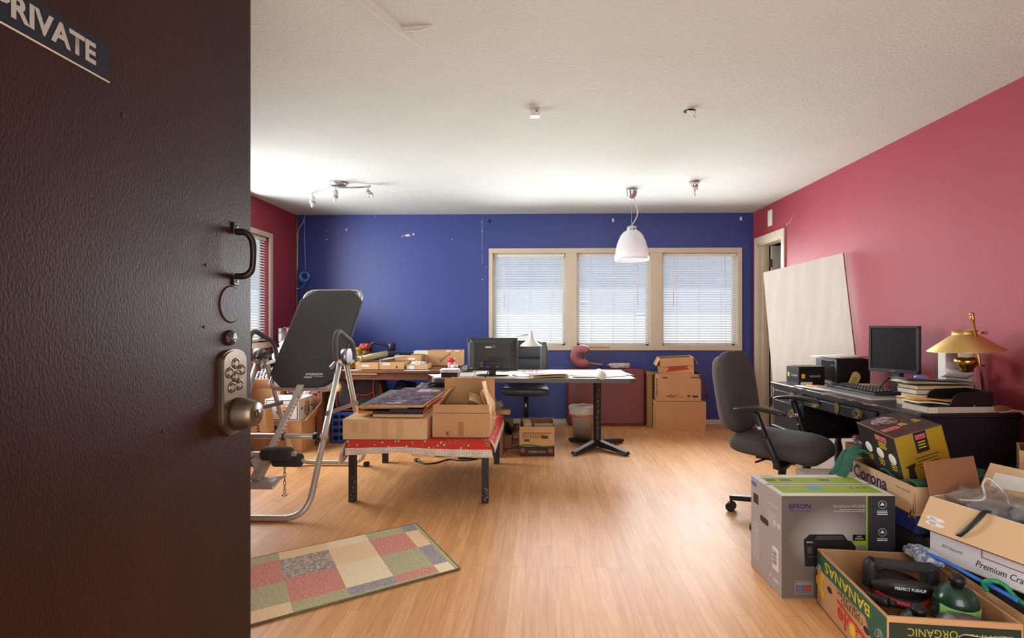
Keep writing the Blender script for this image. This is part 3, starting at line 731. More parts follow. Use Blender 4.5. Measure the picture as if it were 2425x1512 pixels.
# ------------------------------------------------------------------ low black table with the red cloth
t = thing('low_table', 'low square black table with scuffed legs under the red floral cloth', 'table', (-.8, 3.8, 0))
SCUFF = mat('scuffed_black_paint', (38, 35, 35), .5, vary=.25, vscale=16, bump=.08)
b = MB(); b.bb(-1.262, -.33, 3.33, 4.28, .375, .405, bevel=.003); b.build('tabletop', SCUFF, t)
b = MB()
for x0, x1, y0, y1 in ((-1.24, -.35, 3.335, 3.355), (-1.24, -.35, 4.255, 4.275), (-1.26, -1.24, 3.36, 4.25), (-.352, -.332, 3.36, 4.25)): b.bb(x0, x1, y0, y1, .335, .375)
b.build('apron', SCUFF, t)
for i, (x, y) in enumerate(((-1.238, 3.352), (-.356, 3.352), (-1.3, 4.27), (-.356, 4.26))):
    b = MB(); b.bb(x - .022, x + .022, y - .022, y + .022, 0, .375, bevel=.002); lg = b.build('leg', SCUFF, t)
    if i < 2:
        b = MB(); yy = y - .0225
        for k in range(14):
            px_, pz_ = x + random.uniform(-.012, .018) + .004, .02 + .012 * k * (1 if i == 0 else .5)
            b.prism([(px_ + random.uniform(-.005, .005), pz_ + random.uniform(-.006, .009)) for _ in range(4)], 0, .0006, M=frame((0, yy, 0), (1, 0, 0), (0, 0, 1)))
        b.build('paint_chips', CHIP, lg)
b = MB()      # cloth: top, front drop with border, hanging left corner
zt = .408
def clo(u, v):
    s = v * 1.16
    x = -1.275 + .955 * u
    if s < .88: return (x, 4.25 - s * (4.25 - 3.322) / .88, zt + .002)
    d = s - .88
    hm_ = [.06, .054, .046, .042, .036, .05, .058, .062, .066, .068, .07]; hk = min(9.999, u * 10); hem = hm_[int(hk)] * (1 - hk % 1) + hm_[int(hk) + 1] * (hk % 1)
    k = d / .28
    drop = (.035 + hem) * 1.0
    rip = .006 * math.sin(u * 40) * k
    return (x + (.02 * k if u > .97 else 0), 3.322 - .010 * min(1, k * 4) + rip - .006 * k, zt + .002 - drop * k)
b.sheet(clo, 60, 58, th=.002, mfn=lambda u, v: 1 if v > .872 else 0)
def side(u, v):     # left overhang
    return (-1.275 - .045 * math.sin(min(1, v * 1.2) * PI / 2) + .008 * math.sin(u * 20), 3.325 + .9 * u - .012 * v, zt + .002 - v * (.16 - .06 * u))
b.sheet(side, 20, 8, th=.002, mfn=lambda u, v: 1 if v > .72 or u < .05 else 0)
def sider(u, v): return (-.32 + .03 * math.sin(v * PI / 2), 3.325 + .9 * u, zt + .002 - v * .075)
b.sheet(sider, 20, 4, th=.002, mfn=lambda u, v: 1 if v > .5 or u < .03 else 0)
tag(b.build('tablecloth', [floral_mat(), lace_mat()]), 'red floral cloth with a cream border draped over the low black table', 'tablecloth')

# flat carton at left of the table
t = thing('flat_carton', 'long flat taped cardboard box overhanging the left of the low table', 'cardboard box', (-1.025, 3.77, .413), R(.5))
carton(t, .56, .86, .135, CARD_L, closed=True)
for x in (-.2, -.13, .0, .1): patch(Ff(.56, .86, .135), .045 if x > -.2 else .04, .125 if x in (0, .1) else .07, mat('tan_paper_tape', (212, 174, 126), .5), t, 'tape', x=x, y=.067 if x in (0, .1) else .08)
ORA = mat('orange_wood_edge', (222, 142, 66), .5, vary=.1, vscale=20)
GTOP = mat('grey_laminate', (84, 84, 82), .55, vary=.08, vscale=12)
PURP = mat('dark_purple_laminate', (56, 50, 54), .5)
def panel(name, lab, x0, x1, y0, y1, z0, z1, top, edge, rz=0, extra=None):
    cx_, cy_ = (x0 + x1) / 2, (y0 + y1) / 2; w, d = x1 - x0, y1 - y0
    t = thing(name, lab, 'panel', (cx_, cy_, z0), rz)
    b = MB(); b.box((0, 0, (z1 - z0) / 2), (w, d, z1 - z0), 1); b.box((0, 0, z1 - z0 + .0005), (w - .004, d - .004, .001), 0); b.build('board', [top, edge], t, local=True)
    return t
zz = .552
panel('cardboard_sheet', 'flat brown cardboard sheet lowest on top of the long flat carton', -1.12, -.78, 3.4, 4.2, zz, zz + .016, CARD_L, CARD_L)
t = panel('shelf_panel', 'dark purple board with an orange left edge low in the stack of panels', -1.22, -.79, 3.42, 4.2, zz + .016, zz + .034, PURP, PURP, R(-1))
b = MB(); b.box((-.165, -.3915, .009), (.1, .002, .018)); b.box((-.216, 0, .009), (.002, .78, .018)); b.build('edge_band', ORA, t, local=True)
b = MB()
for x in (-.06, .02, .12, .19): b.lathe([(0, .001), (.004, 0)], M=frame((x, -.3905, .009), (1, 0, 0), (0, 0, 1)), n=8)
b.build('dowel_hole', BLACK, t, local=True)
panel('shelf_panel', 'dark drilled board sandwiched under the printed panel', -1.0, -.775, 3.39, 4.2, zz + .034, zz + .052, PURP, PURP, R(-.5))
t = panel('shelf_panel', 'grey topped board with orange edge sticking out left of the printed panel', -1.235, -.9, 3.42, 4.22, zz + .052, zz + .07, GTOP, mat('tan_wood_edge', (214, 168, 112), .5), R(1))
b = MB(); b.box((-.11, -.4015, .009), (.115, .002, .018)); b.build('edge_band', ORA, t, local=True)
t = panel('printed_board', 'glossy dark printed board with an oval hole topmost on the flat carton', -1.14, -.765, 3.37, 4.26, zz + .07, zz + .085, collage_mat(), mat('tan_wood_edge', (214, 168, 112), .5), R(-1))
b = MB(); b.lathe([(0, .0012), (.034, .001), (.036, 0)], o=(.09, -.2, .016), n=24); b.build('oval_hole', mat('hole_black', (12, 11, 13), .6), t, local=True)
patch(Ft(.37, .86, .0158), .11, .15, mat('painted_glare', (168, 165, 168), .2), t, 'print_glare_patch', x=.03, y=.26); patch(Ft(.37, .86, .0158), .055, .1, mat('orange_print', (196, 146, 100), .4), t, 'print_glare_patch', x=.12, y=.25)  # first patch paints glare on the glossy board as pale grey
patch(Ft(.37, .86, .0158), .09, .05, mat('red_print', (150, 56, 60), .4), t, 'print_glare_patch', x=.03, y=.1); patch(Ft(.37, .86, .0158) @ Matrix.Rotation(.12, 4, 'Z'), .09, .02, WHITEP, t, 'torn_label', x=-.08, y=-.36)
b = MB(); b.box((.192, 0, -.02), (.006, .84, .05), rot=(0, .5, 0)); b.build('edge_strip', mat('rust_orange_wood', (186, 96, 44), .5), t, local=True)

# open carton at right of the table
t = thing('open_carton', 'open cardboard box with raised flaps at the right of the low table', 'cardboard box', (-.525, 3.62, .4125), R(0))
carton(t, .385, .44, .165, CARD, CARD_IN, flaps=(('B', .19, -4), ('F', .055, -14), ('L', .15, -32), ('R', .15, -24)))
patch(Ff(.385, .44, .165), .035, .1, TAPE, t, 'tape', x=0, y=.06)
b = MB(); b.prism([(-.195, -.22), (.02, -.2), (-.18, .04)], 0, .004, M=frame((.196, -.02, .165), (0, 1, 0), (.25, 0, -.97))); b.build('torn_flap', CARD_L, t, local=True)
text('K', Ff(.385, .44, .165) @ Matrix.Translation((-.085, .03, 0)), h=.03, m=INK, parent=t)
t = thing('black_shoe', 'black shoe lying inside the open carton on the low table', 'shoe', (-.56, 3.6, .4165), R(30))
b = MB(); b.sup((0, 0, .055), (.05, .14, .055), .7, .7, fn=lambda p: Vector((p.x, p.y, p.z if p.z < 0 else p.z * (.4 + .6 * (p.y < 0)) * 1.5))); b.build('upper', BLACK, t, local=True)
b = MB(); b.box((0, 0, .008), (.085, .27, .016), bevel=.006); b.build('sole', mat('rubber_sole', (60, 58, 56), .7), t, local=True)
tag(MB().lump((-.47, 3.68, .5), (.075, .09, .085), .3, 2.5, 4).build('black_bag', mat('black_plastic_bag', (26, 26, 30), .25)), 'crumpled black plastic bag inside the open carton on the low table', 'bag')
tag(MB().sheet(lambda u, v: (-.5 + .19 * u, 3.60 + .04 * math.sin(v * 3), .66 - .12 * u + .05 * (v - .5) + .02 * math.sin(u * 5)), 8, 4, th=.003).build('cardboard_scrap', CARD_L), 'bent tan cardboard scrap poking out of the open carton', 'cardboard')

# ------------------------------------------------------------------ white-topped table by the windows
t = thing('pedestal_table', 'long pale-topped table on a black cross-foot pedestal before the windows', 'table', (-.06, 4.8, 0))
TOPM = mat('pale_laminate', (178, 166, 146), .6, vary=.04)
def rrect(x0, x1, y0, y1, r, n=6):
    P = []
    for cx_, cy_, a0 in ((x1 - r, y1 - r, 0), (x0 + r, y1 - r, PI / 2), (x0 + r, y0 + r, PI), (x1 - r, y0 + r, 1.5 * PI)):
        for k in range(n + 1): a = a0 + PI / 2 * k / n; P.append((cx_ + r * math.cos(a), cy_ + r * math.sin(a)))
    return P
b = MB(); P = rrect(-.94, .83, 4.4, 5.2, .05); b.prism(P, .697, .70, 0); b.build('tabletop', TOPM, t)
b = MB(); b.prism(rrect(-.943, .833, 4.397, 5.203, .052), .663, .697); b.build('edge_band', mat('grey_vinyl_edge', (78, 76, 76), .4), t)
for bx in (.545, -.65):
    b = MB(); b.lathe([(.045, .05), (.04, .07), (.036, .09), (.036, .64), (.05, .663)], (bx, 4.8, 0), n=24); b.box((bx, 4.8, .655), (.3, .3, .012)); col = b.build('column', BLACKM, t)
    b = MB()
    for a in (R(42), R(130), R(229), R(-49)):
        d = Vector((math.cos(a), math.sin(a), 0)); q = Vector((bx, 4.8, 0))
        b.hexa([q + d * .02 + d.orthogonal() * 0 + Vector((-d.y, d.x, 0)) * s_ * .035 + Vector((0, 0, .03)) for s_ in (-1, 1)] + [q + d * .37 + Vector((-d.y, d.x, 0)) * s_ * .028 + Vector((0, 0, .012)) for s_ in (1, -1)],
               [q + d * .02 + Vector((-d.y, d.x, 0)) * s_ * .03 + Vector((0, 0, .085)) for s_ in (-1, 1)] + [q + d * .36 + Vector((-d.y, d.x, 0)) * s_ * .022 + Vector((0, 0, .036)) for s_ in (1, -1)])
        b.lathe([(.018, 0), (.018, .012), (.012, .014)], q + d * .345, n=12)
    b.build('cross_foot', BLACKM, t)
    b = MB()
    for k in range(8): z = .2 + .05 * k; b.box((bx + random.uniform(-.01, .012), 4.8 - .0362, z), (.004, .001, random.uniform(.006, .02)))
    b.build('paint_chips', CHIP, col)

# old television seen from behind
t = thing('television', 'black flat television seen from behind on the pale-topped table', 'television', (-.425, 4.62, .70))
TVM = mat('tv_back_plastic', (44, 45, 49), .45)
b = MB(); b.bb(-.655, -.195, 4.63, 4.66, .742, 1.045, bevel=.006); b.build('bezel', TVM, t)
b = MB()
b.hexa([(-.59, 4.575, .775), (-.26, 4.575, .775), (-.215, 4.63, .755), (-.635, 4.63, .755)], [(-.59, 4.575, 1.0), (-.26, 4.575, 1.0), (-.215, 4.63, 1.035), (-.635, 4.63, 1.035)])
back = b.build('back_shell', TVM, t)
b = MB(); b.bb(-.638, -.58, 4.572, 4.63, .78, 1.01, bevel=.01); b.build('side_ridge', mat('tv_ridge', (82, 86, 92), .45), t)
b = MB(); b.bb(-.54, -.325, 4.568, 4.576, .765, .835); b.bb(-.47, -.325, 4.568, 4.576, .835, .87); pn = b.build('connector_panel', mat('tv_panel', (20, 20, 22), .5), back)
b = MB()
for i in range(3):
    for j in range(2): b.lathe([(.004, 0), (.004, .006), (0, .006)], M=frame((-.525 + .014 * j, 4.569, .79 + .016 * i), (1, 0, 0), (0, 0, 1)), n=10)
for x in (-.385, -.37): b.lathe([(.004, 0), (.004, .006), (0, .006)], M=frame((x, 4.569, .785), (1, 0, 0), (0, 0, 1)), n=10)
b.build('socket', mat('gold_socket', (190, 170, 120), .4, metal=.7), back)
b = MB(); b.bb(-.475, -.435, 4.55, 4.57, .775, .795, bevel=.004); b.build('video_plug', mat('blue_plug', (36, 60, 170), .4), t)
b = MB()
b.bb(-.485, -.43, 4.5735, 4.5752, .955, .968); b.build('rating_label', WHITEP, back)
b = MB()
for k in range(5): b.bb(-.425, -.395 + .006 * (k % 2), 4.5738, 4.5752, .953 + .006 * k, .956 + .006 * k)
for k in range(6): b.bb(-.47 + .022 * k, -.455 + .022 * k, 4.5675, 4.5685, .815, .818)
b.build('fine_print', mat('grey_print', (120, 122, 126), .6), back)
b = MB(); b.bb(-.455, -.395, 4.6, 4.64, .712, .76, bevel=.004); b.lathe([(.15, 0), (.15, .006), (.12, .012), (.03, .016)], (-.425, 4.63, .70), M=Matrix.Diagonal((1, .62, 1, 1)), n=36); b.build('stand', BLACK, t)
tag(MB().tube([(-.45, 4.55, .785), (-.455, 4.5, .74), (-.47, 4.42, .703), (-.48, 4.385, .69), (-.482, 4.385, .6), (-.5, 4.3, .5), (-.48, 4.3, .35)], .0055, n=8, sub=5).build('video_cable', BLACK), 'black cable running from the television down over the table edge', 'cable')
tag(MB().tube([(-.575, 4.6, .742), (-.578, 4.42, .704), (-.58, 4.388, .69), (-.58, 4.386, .56), (-.57, 4.386, .45)], .003, n=8, sub=4).build('thin_cable', mat('grey_cord', (150, 150, 150), .5)), 'thin grey cord hanging from the table edge left of the television cable', 'cable')

# papers and small things on that table
def sheets(x, y, z, w, d, n, rz, lab, group, m=PAPER, th=.0012, jit=.02, name='paper_sheet', cat='paper'):
    for k in range(n):
        t_ = MB(); a = rz + random.uniform(-.12, .12)
        cz = z + th * k
        t_.sheet(lambda u, v: ((u - .5) * w, (v - .5) * d, .0008 * math.sin(u * 4 + k)), 6, 4, th=.0008, M=Matrix.Translation((x + random.uniform(-jit, jit), y + random.uniform(-jit, jit), cz + .0018)) @ Matrix.Rotation(a, 4, 'Z'))
        tag(t_.build(name, m), lab, cat, group)
G1 = 'loose papers on the pale-topped table'
sheets(.62, 4.62, .70, .28, .216, 4, .5, 'loose white paper sheets spread at the right end of pale table', G1)
sheets(.36, 4.72, .70, .28, .216, 4, -.2, 'loose white paper sheets spread in the middle of pale table', G1)
sheets(.70, 4.86, .7, .28, .42, 3, .15, 'large white drawings spread at the right end of pale table', G1, th=.0016)
sheets(.28, 4.98, .7, .4, .25, 2, .05, 'yellowed wide paper at the back of the pale table', 'yellowed papers at the back of the pale table', mat('yellowed_paper', (218, 202, 160), .8))
sheets(.40, 4.5, .705, .2, .1, 1, .1, 'pink slip of paper at the front of the pale table', 'pink slips', mat('pink_paper', (222, 170, 150), .8))
sheets(-.1, 4.62, .70, .22, .216, 3, .3, 'white papers lying between television and folder', 'papers right of the television')
tag(MB().lathe([(.012, 0), (.034, 0), (.034, .25), (.012, .25)], M=frame((.525, 4.50, .742), (1, 0, .0), (0, .0, 1)) , n=24).build('paper_roll', PAPER), 'short white paper roll lying end-on on the pale-topped table', 'paper roll')
t = thing('folder_stack', 'mauve folder over yellow pages near the front edge of pale table', 'folder', (.08, 4.52, .7012), R(8))
b = MB(); b.sheet(lambda u, v: ((u - .5) * .34, (v - .5) * .2, .02 + .012 * math.sin(u * 2.2)), 10, 4, th=.002); b.build('cover', mat('mauve_card', (128, 104, 112), .7), t, local=True)
b = MB()
for k in range(3): b.sheet(lambda u, v: ((u - .5) * .33 + .01 * k, (v - .5) * .2 - .01, .004 + .004 * k + .008 * math.sin(u * 2.2)), 8, 3, th=.001)
b.build('pages', mat('yellow_pages', (212, 194, 130), .8), t, local=True)
t = thing('eyeglasses', 'thin dark eyeglasses resting on the pale table right of the television', 'glasses', (-.08, 4.75, .702), R(12))
b = MB()
for sx in (-1, 1):
    b.tube([(sx * .036 + .026 * math.cos(a * PI / 8), 0, .022 + .02 * math.sin(a * PI / 8)) for a in range(16)], .0015, n=6, closed=True)
b.tube([(-.01, 0, .026), (0, 0, .03), (.01, 0, .026)], .0015, n=6); b.build('frame', INK, t, local=True)
b = MB()
for sx in (-1, 1): b.tube([(sx * .062, 0, .026), (sx * .066, .06, .02), (sx * .064, .12, .002)], .0015, n=6)
b.build('temple', INK, t, local=True)
# left end of that table
t = thing('paper_organiser', 'black tray box stacked with papers at the left end of pale table', 'organiser', (-.79, 4.5, .7005))
b = MB(); b.bb(-.86, -.715, 4.43, 4.58, .701, .745, bevel=.006); b.build('box', BLACK, t)
b = MB()
for k in range(7): b.box((-.79 + random.uniform(-.008, .008), 4.5, .747 + .004 * k), (.15, .15, .003), rot=(0, 0, random.uniform(-.1, .1)))
b.build('papers', PAPER, t)
sheets(-.86, 4.6, .70, .2, .28, 3, .5, 'curling white papers beside the black tray box', 'papers at the left end of pale table')
sheets(-.66, 4.5, .70, .2, .2, 3, .2, 'creamy papers under the left side of the television', 'papers under the television', mat('cream_paper', (222, 212, 190), .8))
t = thing('red_cup', 'pink plastic jar with a red lid beside the white tub on pale table', 'jar', (-.86, 4.95, .7005))
b = MB(); b.lathe([(.03, .70), (.034, .74), (.034, .80)], (-.86, 4.95, .001), n=20); b.build('jar', mat('pink_plastic', (222, 120, 128), .35), t)
b = MB(); b.lathe([(.037, .80), (.038, .825), (.03, .835), (0, .836)], (-.86, 4.95, .001), n=20); b.build('lid', mat('red_plastic', (206, 44, 52), .35), t)
t = thing('white_tub', 'small white tub with dark lettering in front of the pink jar', 'tub', (-.815, 4.86, .7005))
b = MB(); b.lathe([(.03, 0), (.034, .07), (.03, .075), (0, .075)], (-.815, 4.86, .7015), n=20); b.build('tub', WHITE, t)
b = MB(); b.lathe([(.033, .03), (.0338, .052)], (-.815, 4.86, .7015), n=20, cap=False); b.build('printed_band', mat('tub_print', (120, 110, 104), .6, vary=.5, vscale=60), t)
tag(MB().bb(-1.0 + .1, -.72 - .1, 5.0, 5.12, .7015, .745, bevel=.003).build('blue_carton', mat('blue_white_carton', (150, 176, 190), .5, vary=.2, vscale=12)), 'flat blue and white carton lying behind the pink jar', 'carton')
tag(MB().lump((-.70, 5.0, .73), (.07, .07, .03), .2, 3, 5).build('grey_pouch', mat('grey_pouch', (150, 146, 150), .6)), 'small grey pouch behind the television at left', 'pouch')

# white desk lamp behind the television
t = thing('desk_lamp', 'white swing-arm desk lamp peeking over the television', 'desk lamp', (-.36, 5.05, .70))
b = MB(); b.lathe([(.07, .701), (.07, .715), (.02, .725)], (-.36, 5.05, 0), n=24); b.build('base', WHITE, t)
b = MB(); b.tube([(-.36, 5.05, .72), (-.375, 5.06, .9), (-.345, 5.05, 1.01)], .008, n=8); b.tube([(-.345, 5.05, 1.01), (-.22, 5.02, 1.045), (-.105, 5.0, 1.065)], .011, n=8); b.build('arm', WHITE, t)
b = MB(); pr = [(.018, 1.105), (.02, 1.075), (.026, 1.04), (.045, 1.005), (.085, .975), (.108, .955), (.108, .95)]
b.lathe([(0, 1.108)] + pr + [(r - .004, z) for r, z in reversed(pr)], (-.08, 5.0, 0), n=36, cap=False); b.build('lamp_shade', WHITE, t)
b = MB(); b.lathe([(0, 1.0), (.02, .985), (.024, .965), (.0, .95)], (-.08, 5.0, 0), n=16); b.build('bulb', WHITEP, t)

# dark leather chair behind the table
t = thing('leather_chair', 'black leather office chair behind the pale table under the window', 'office chair', (-.14, 5.42, 0))
LEA = mat('black_leather', (36, 38, 46), .38, bump=.06, bscale=90); LEAG = mat('grey_leather', (82, 84, 90), .4)
b = MB(); b.sup((-.14, 5.5, .88), (.225, .07, .115), .5, .35, fn=lambda p: Vector((p.x * (1 - .25 * max(0, p.z / .115)), p.y, p.z))); b.build('headrest', LEA, t)
b = MB(); b.sup((-.14, 5.5, .68), (.225, .07, .14), .4, .3); b.build('backrest', LEA, t)
for sx in (-1, 1):
    b = MB(); b.sup((-.14 + sx * .19, 5.487, .78), (.045, .075, .2), .5, .5); b.build('side_panel', LEAG, t)
b = MB(); b.sup((-.14, 5.3, .485), (.24, .24, .05), .5, .35); b.build('seat', LEA, t)
b = MB(); b.tube([(-.37, 5.02 + .07, .5), (-.2, 5.065, .495), (.09, 5.09, .49)], .036, n=14, sub=4); b.build('seat_front_roll', LEAG, t)
b = MB(); b.cyl((-.14, 5.35, .1), (-.14, 5.35, .44), .025, n=14); b.box((-.14, 5.35, .43), (.2, .2, .03)); b.build('gas_column', BLACK, t)
b = MB(); b.bb(-.147, -.133, 5.318, 5.322, .3, .33); b.build('column_label', WHITEP, t)
b = MB()
for k in range(5):
    a = 2 * PI * k / 5 + .3; d = Vector((math.cos(a), math.sin(a), 0)); q = Vector((-.14, 5.35, 0)); b.bar(q + Vector((0, 0, .1)), q + d * .28 + Vector((0, 0, .075)), .045, .03)
b.build('star_base', BLACK, t)
for k in range(5):
    a = 2 * PI * k / 5 + .3; d = Vector((math.cos(a), math.sin(a), 0)); q = Vector((-.14, 5.35, 0)) + d * .28; b = MB(); b.cyl(q + Vector((-.02, 0, .03)), q + Vector((.02, 0, .03)), .03, n=16); b.cyl(q + Vector((0, 0, .03)), q + Vector((0, 0, .08)), .008, n=8); b.build('caster', BLACK, t)

# ------------------------------------------------------------------ folded massage table, face cradle
VIN = mat('burgundy_vinyl', (126, 62, 64), .42, vary=.05, vscale=4, bump=.04, bscale=20)
t = thing('massage_table', 'folded burgundy massage table standing against the blue wall under the windows', 'massage table', (.76, 5.86, 0))
b = MB(); b.bb(.314, 1.2, 5.79, 5.85, .012, .655, bevel=.028); b.build('front_panel', VIN, t)
b = MB(); b.bb(.314, 1.2, 5.872, 5.925, .012, .65, bevel=.02); b.build('rear_panel', VIN, t)
b = MB(); b.bb(.335, 1.18, 5.851, 5.871, .0, .64); b.build('wood_frame', mat('golden_wood', (190, 132, 66), .45), t)
CRAD = mat('rose_vinyl', (174, 106, 108), .55)
t = thing('face_cradle', 'rose padded horseshoe face cradle lying on top of the massage table', 'face cradle', (.49, 5.84, .655))
b = MB(); ang = [R(38 + k * (284 / 18)) for k in range(19)]
b.tube([(.49 + .085 * math.cos(a) * 1.05 , 5.84, .792 + .082 * math.sin(a)) for a in ang], [.02] + [.05] * 17 + [.02], n=18, sub=3); b.build('cushion', CRAD, t)
b = MB(); b.tube([(.50 + .04 * math.cos(a), 5.84, .792 + .036 * math.sin(a)) for a in ang], .008, n=8); b.build('inner_piping', mat('golden_wood', (190, 132, 66), .45), t)
b = MB(); b.bar((.56, 5.86, .898), (.81, 5.86, .892), .016, .02); b.bar((.56, 5.86, .715), (.72, 5.86, .7), .016, .016); b.build('support_rod', mat('golden_wood', (190, 132, 66), .45), t)
tag(MB().lump((.92, 5.85, .685), (.13, .05, .032), .35, 3, 8).build('white_rag', mat('white_rag', (210, 202, 196), .9)), 'crumpled white cloth lying on top of the massage table', 'cloth')
b = MB(); b.bb(1.215, 1.262, 5.72, 5.92, 0, .60); b.bb(1.208, 1.275, 5.7, 5.93, .6, .622); tag(b.build('wood_board', mat('aged_board', (156, 118, 70), .7)), 'narrow brown board standing between massage table and cardboard boxes', 'board')

# waste bin with liner
t = thing('waste_bin', 'beige plastic waste bin with a white liner behind the table pedestal', 'waste bin', (.44, 5.15, 0))
b = MB(); b.lathe([(0, .004), (.092, .004), (.095, 0), (.122, .33), (.125, .335), (.118, .335), (.09, .012), (0, .012)], (.44, 5.15, 0), n=32, cap=False, M=Matrix.Diagonal((1, .8, 1, 1))); b.build('bin', mat('beige_plastic', (186, 172, 152), .45), t)
def lin_fn(u, v):
    a = u * 2 * PI; r = .127 + .014 * noise.noise(Vector((math.cos(a) * 3, math.sin(a) * 3, v * 3))) + .012 * math.sin(PI * v)
    z = .345 - .105 * v + .012 * noise.noise(Vector((math.cos(a) * 4, math.sin(a) * 4, 7)))
    return (.44 + r * math.cos(a), 5.15 + .8 * r * math.sin(a), z)
b = MB(); b.sheet(lin_fn, 48, 8, th=.002, mfn=lambda u, v: 1 if v > .72 else 0); b.build('liner', [mat('white_bag', (222, 214, 208), .5, vary=.05, vscale=12), mat('pink_drawstring', (206, 140, 128), .6)], t)

# carton stack beside the massage table
t = thing('cardboard_box', 'plain brown cardboard box at the bottom of the stack by blue wall', 'cardboard box', (1.54, 5.735, 0), R(1), 'box stack below the windows')
carton(t, .54, .33, .317, CARD, closed=True)
b = MB(); b.lathe([(0, .001), (.02, 0)], M=Fl(.54, .33, .317, .27), n=16); b.build('hand_hole', BLACK, t, local=True)
t = thing('cardboard_box', 'open moving box with black side print, middle of the stack by blue wall', 'cardboard box', (1.526, 5.73, .318), R(1.5), 'box stack below the windows')
carton(t, .466, .29, .3, CARD, CARD_IN)
b = MB(); M = Fl(.466, .29, .3)
for k in range(9): b.box((.09 - .0, .06 + .022 * k, .0004), (.03 + .012 * (k % 3), .014, .0008), M=M)
b.build('side_print', INK, t, local=True)
b = MB(); M = Ff(.466, .29, .3)
for x, y, w_, h_ in ((-.16, .26, .06, .014), (.17, .262, .1, .01), (-.1, .075, .02, .006), (-.02, .075, .02, .006), (-.09, .06, .12, .008), (-.09, .045, .07, .004), (.02, .045, .05, .004), (.1, .06, .03, .02), (.17, .055, .06, .024)): b.box((x, y, .0004), (w_, h_, .0008), M=M)
b.build('front_print', mat('brown_print', (96, 68, 48), .8), t, local=True)
t = thing('cardboard_box', 'tilted open box with red printed patch on top of the stack', 'cardboard box', (1.52, 5.71, .58), rot=(R(4), R(-3), R(-4)), group='box stack below the windows')
carton(t, .36, .2, .22, CARD, CARD_IN, flaps=(('L', .09, 160 - 10), ('R', .09, 150), ('F', .085, 176)))
b = MB(); b.prism([(-.13, .09), (.13, .11), (.1, .135), (.13, .155), (-.11, .145), (-.09, .12)], 0, .0008, M=Ff(.36, .2, .22, -.02)); b.build('red_patch', mat('red_box_print', (178, 66, 52), .7), t, local=True)
tag(MB().sheet(lambda u, v: (1.70 + .11 * u + .02 * math.sin(v * 4), 5.58 - .012 * math.sin(u * PI) + .25 * (1 - u) * v * .5, .64 - .28 * u * u + .02 * math.sin(v * 7 + u * 3) - .0 * v), 20, 12, th=.012).build('maroon_cloth', mat('maroon_cloth', (84, 34, 48), .9, vary=.15, vscale=20)), 'maroon cloth draped over the right side of the box stack', 'cloth')

# small cartons on the floor below the table
t = thing('cardboard_box', 'open brown box with an upside-down dark band on the floor below the pale table', 'cardboard box', (-.021, 4.71, 0), 0)
carton(t, .31, .42, .262, CARD, CARD_IN)
patch(Ff(.31, .42, 0), .308, .085, mat('dark_brown_print', (58, 32, 24), .7), t, 'dark_band', y=.0435)
b = MB(); b.sheet(lambda u, v: ((u - .5) * .308, .086 + .012 * v + .007 * math.sin(u * 6.3), .0008), 16, 1, th=.0006, M=Ff(.31, .42, 0)); b.build('green_wave', mat('green_print', (62, 112, 44), .7), t, local=True)
text('VIVATIERRA', Ff(.31, .42, 0) @ Matrix.Translation((0, .04, .0007)) @ Matrix.Rotation(PI, 4, 'Z'), w=.155, h=.022, m=mat('tan_print', (198, 172, 140), .7), parent=t)
b = MB()
for x in (-.125, .12): b.lathe([(.02, .0012), (.022, .0012), (.022, .0006)], M=Ff(.31, .42, 0) @ Matrix.Translation((x, .05, 0)), n=20, cap=True)
b.build('round_emblem', mat('orange_emblem', (150, 84, 40), .7), t, local=True)
b = MB(); M = Ff(.31, .42, 0); b.box((0, .205, .0004), (.25, .006, .0008), M=M)
for r_ in range(3):
    for c_ in range(9): b.box((-.12 + .022 * c_, .19 - .012 * r_, .0004), (.012, .006, .0008), M=M)
b.box((-.09, .14, .0004), (.05, .02, .0008), M=M); b.box((.07, .17, .0004), (.06, .03, .0006), M=M); b.build('front_print', mat('brown_print', (96, 68, 48), .8), t, local=True)
tag(MB().box((-.115, 4.72, .15), (.07, .22, .24), rot=(0, 0, .1)).build('small_carton', CARD_L), 'small pale carton standing inside the open box below the pale table', 'carton')
tag(MB().box((.04, 4.62, .235), (.17, .004, .09), rot=(.7, 0, .02)).build('paper_sheet', PAPER), 'white card with a blue stamp lying in the open box below table', 'paper')
t = thing('cardboard_box', 'low open brown box behind the right leg of the low table', 'cardboard box', (-.365, 4.93, 0), 0)
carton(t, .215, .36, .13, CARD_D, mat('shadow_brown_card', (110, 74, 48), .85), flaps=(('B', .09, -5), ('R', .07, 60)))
tag(MB().lump((-.36, 4.98, .12), (.085, .12, .09), .25, 2.5, 12).build('black_bag', mat('black_plastic_bag', (26, 26, 30), .25)), 'dark bag stuffed in the low open box behind the low table', 'bag')
t = thing('cardboard_tube_box', 'long narrow tan carton resting across the pile below the television', 'carton', (-.38, 4.62, .352), 0)
b = MB(); b.bb(-.5, -.262, 4.58, 4.66, .352, .395, bevel=.002); b.build('body', CARD, t)
t = thing('cardboard_box', 'upright brown box under the long narrow tan carton', 'cardboard box', (-.42, 4.55, 0), 0)
carton(t, .2, .22, .35, CARD_D, closed=True)
tag(MB().lump((-.40, 4.56, .44), (.08, .06, .05), .4, 3, 15).build('clear_bag', mat('clear_plastic', (170, 160, 150), .15, trans=.3)), 'crumpled clear plastic bag on the narrow tan carton', 'bag')
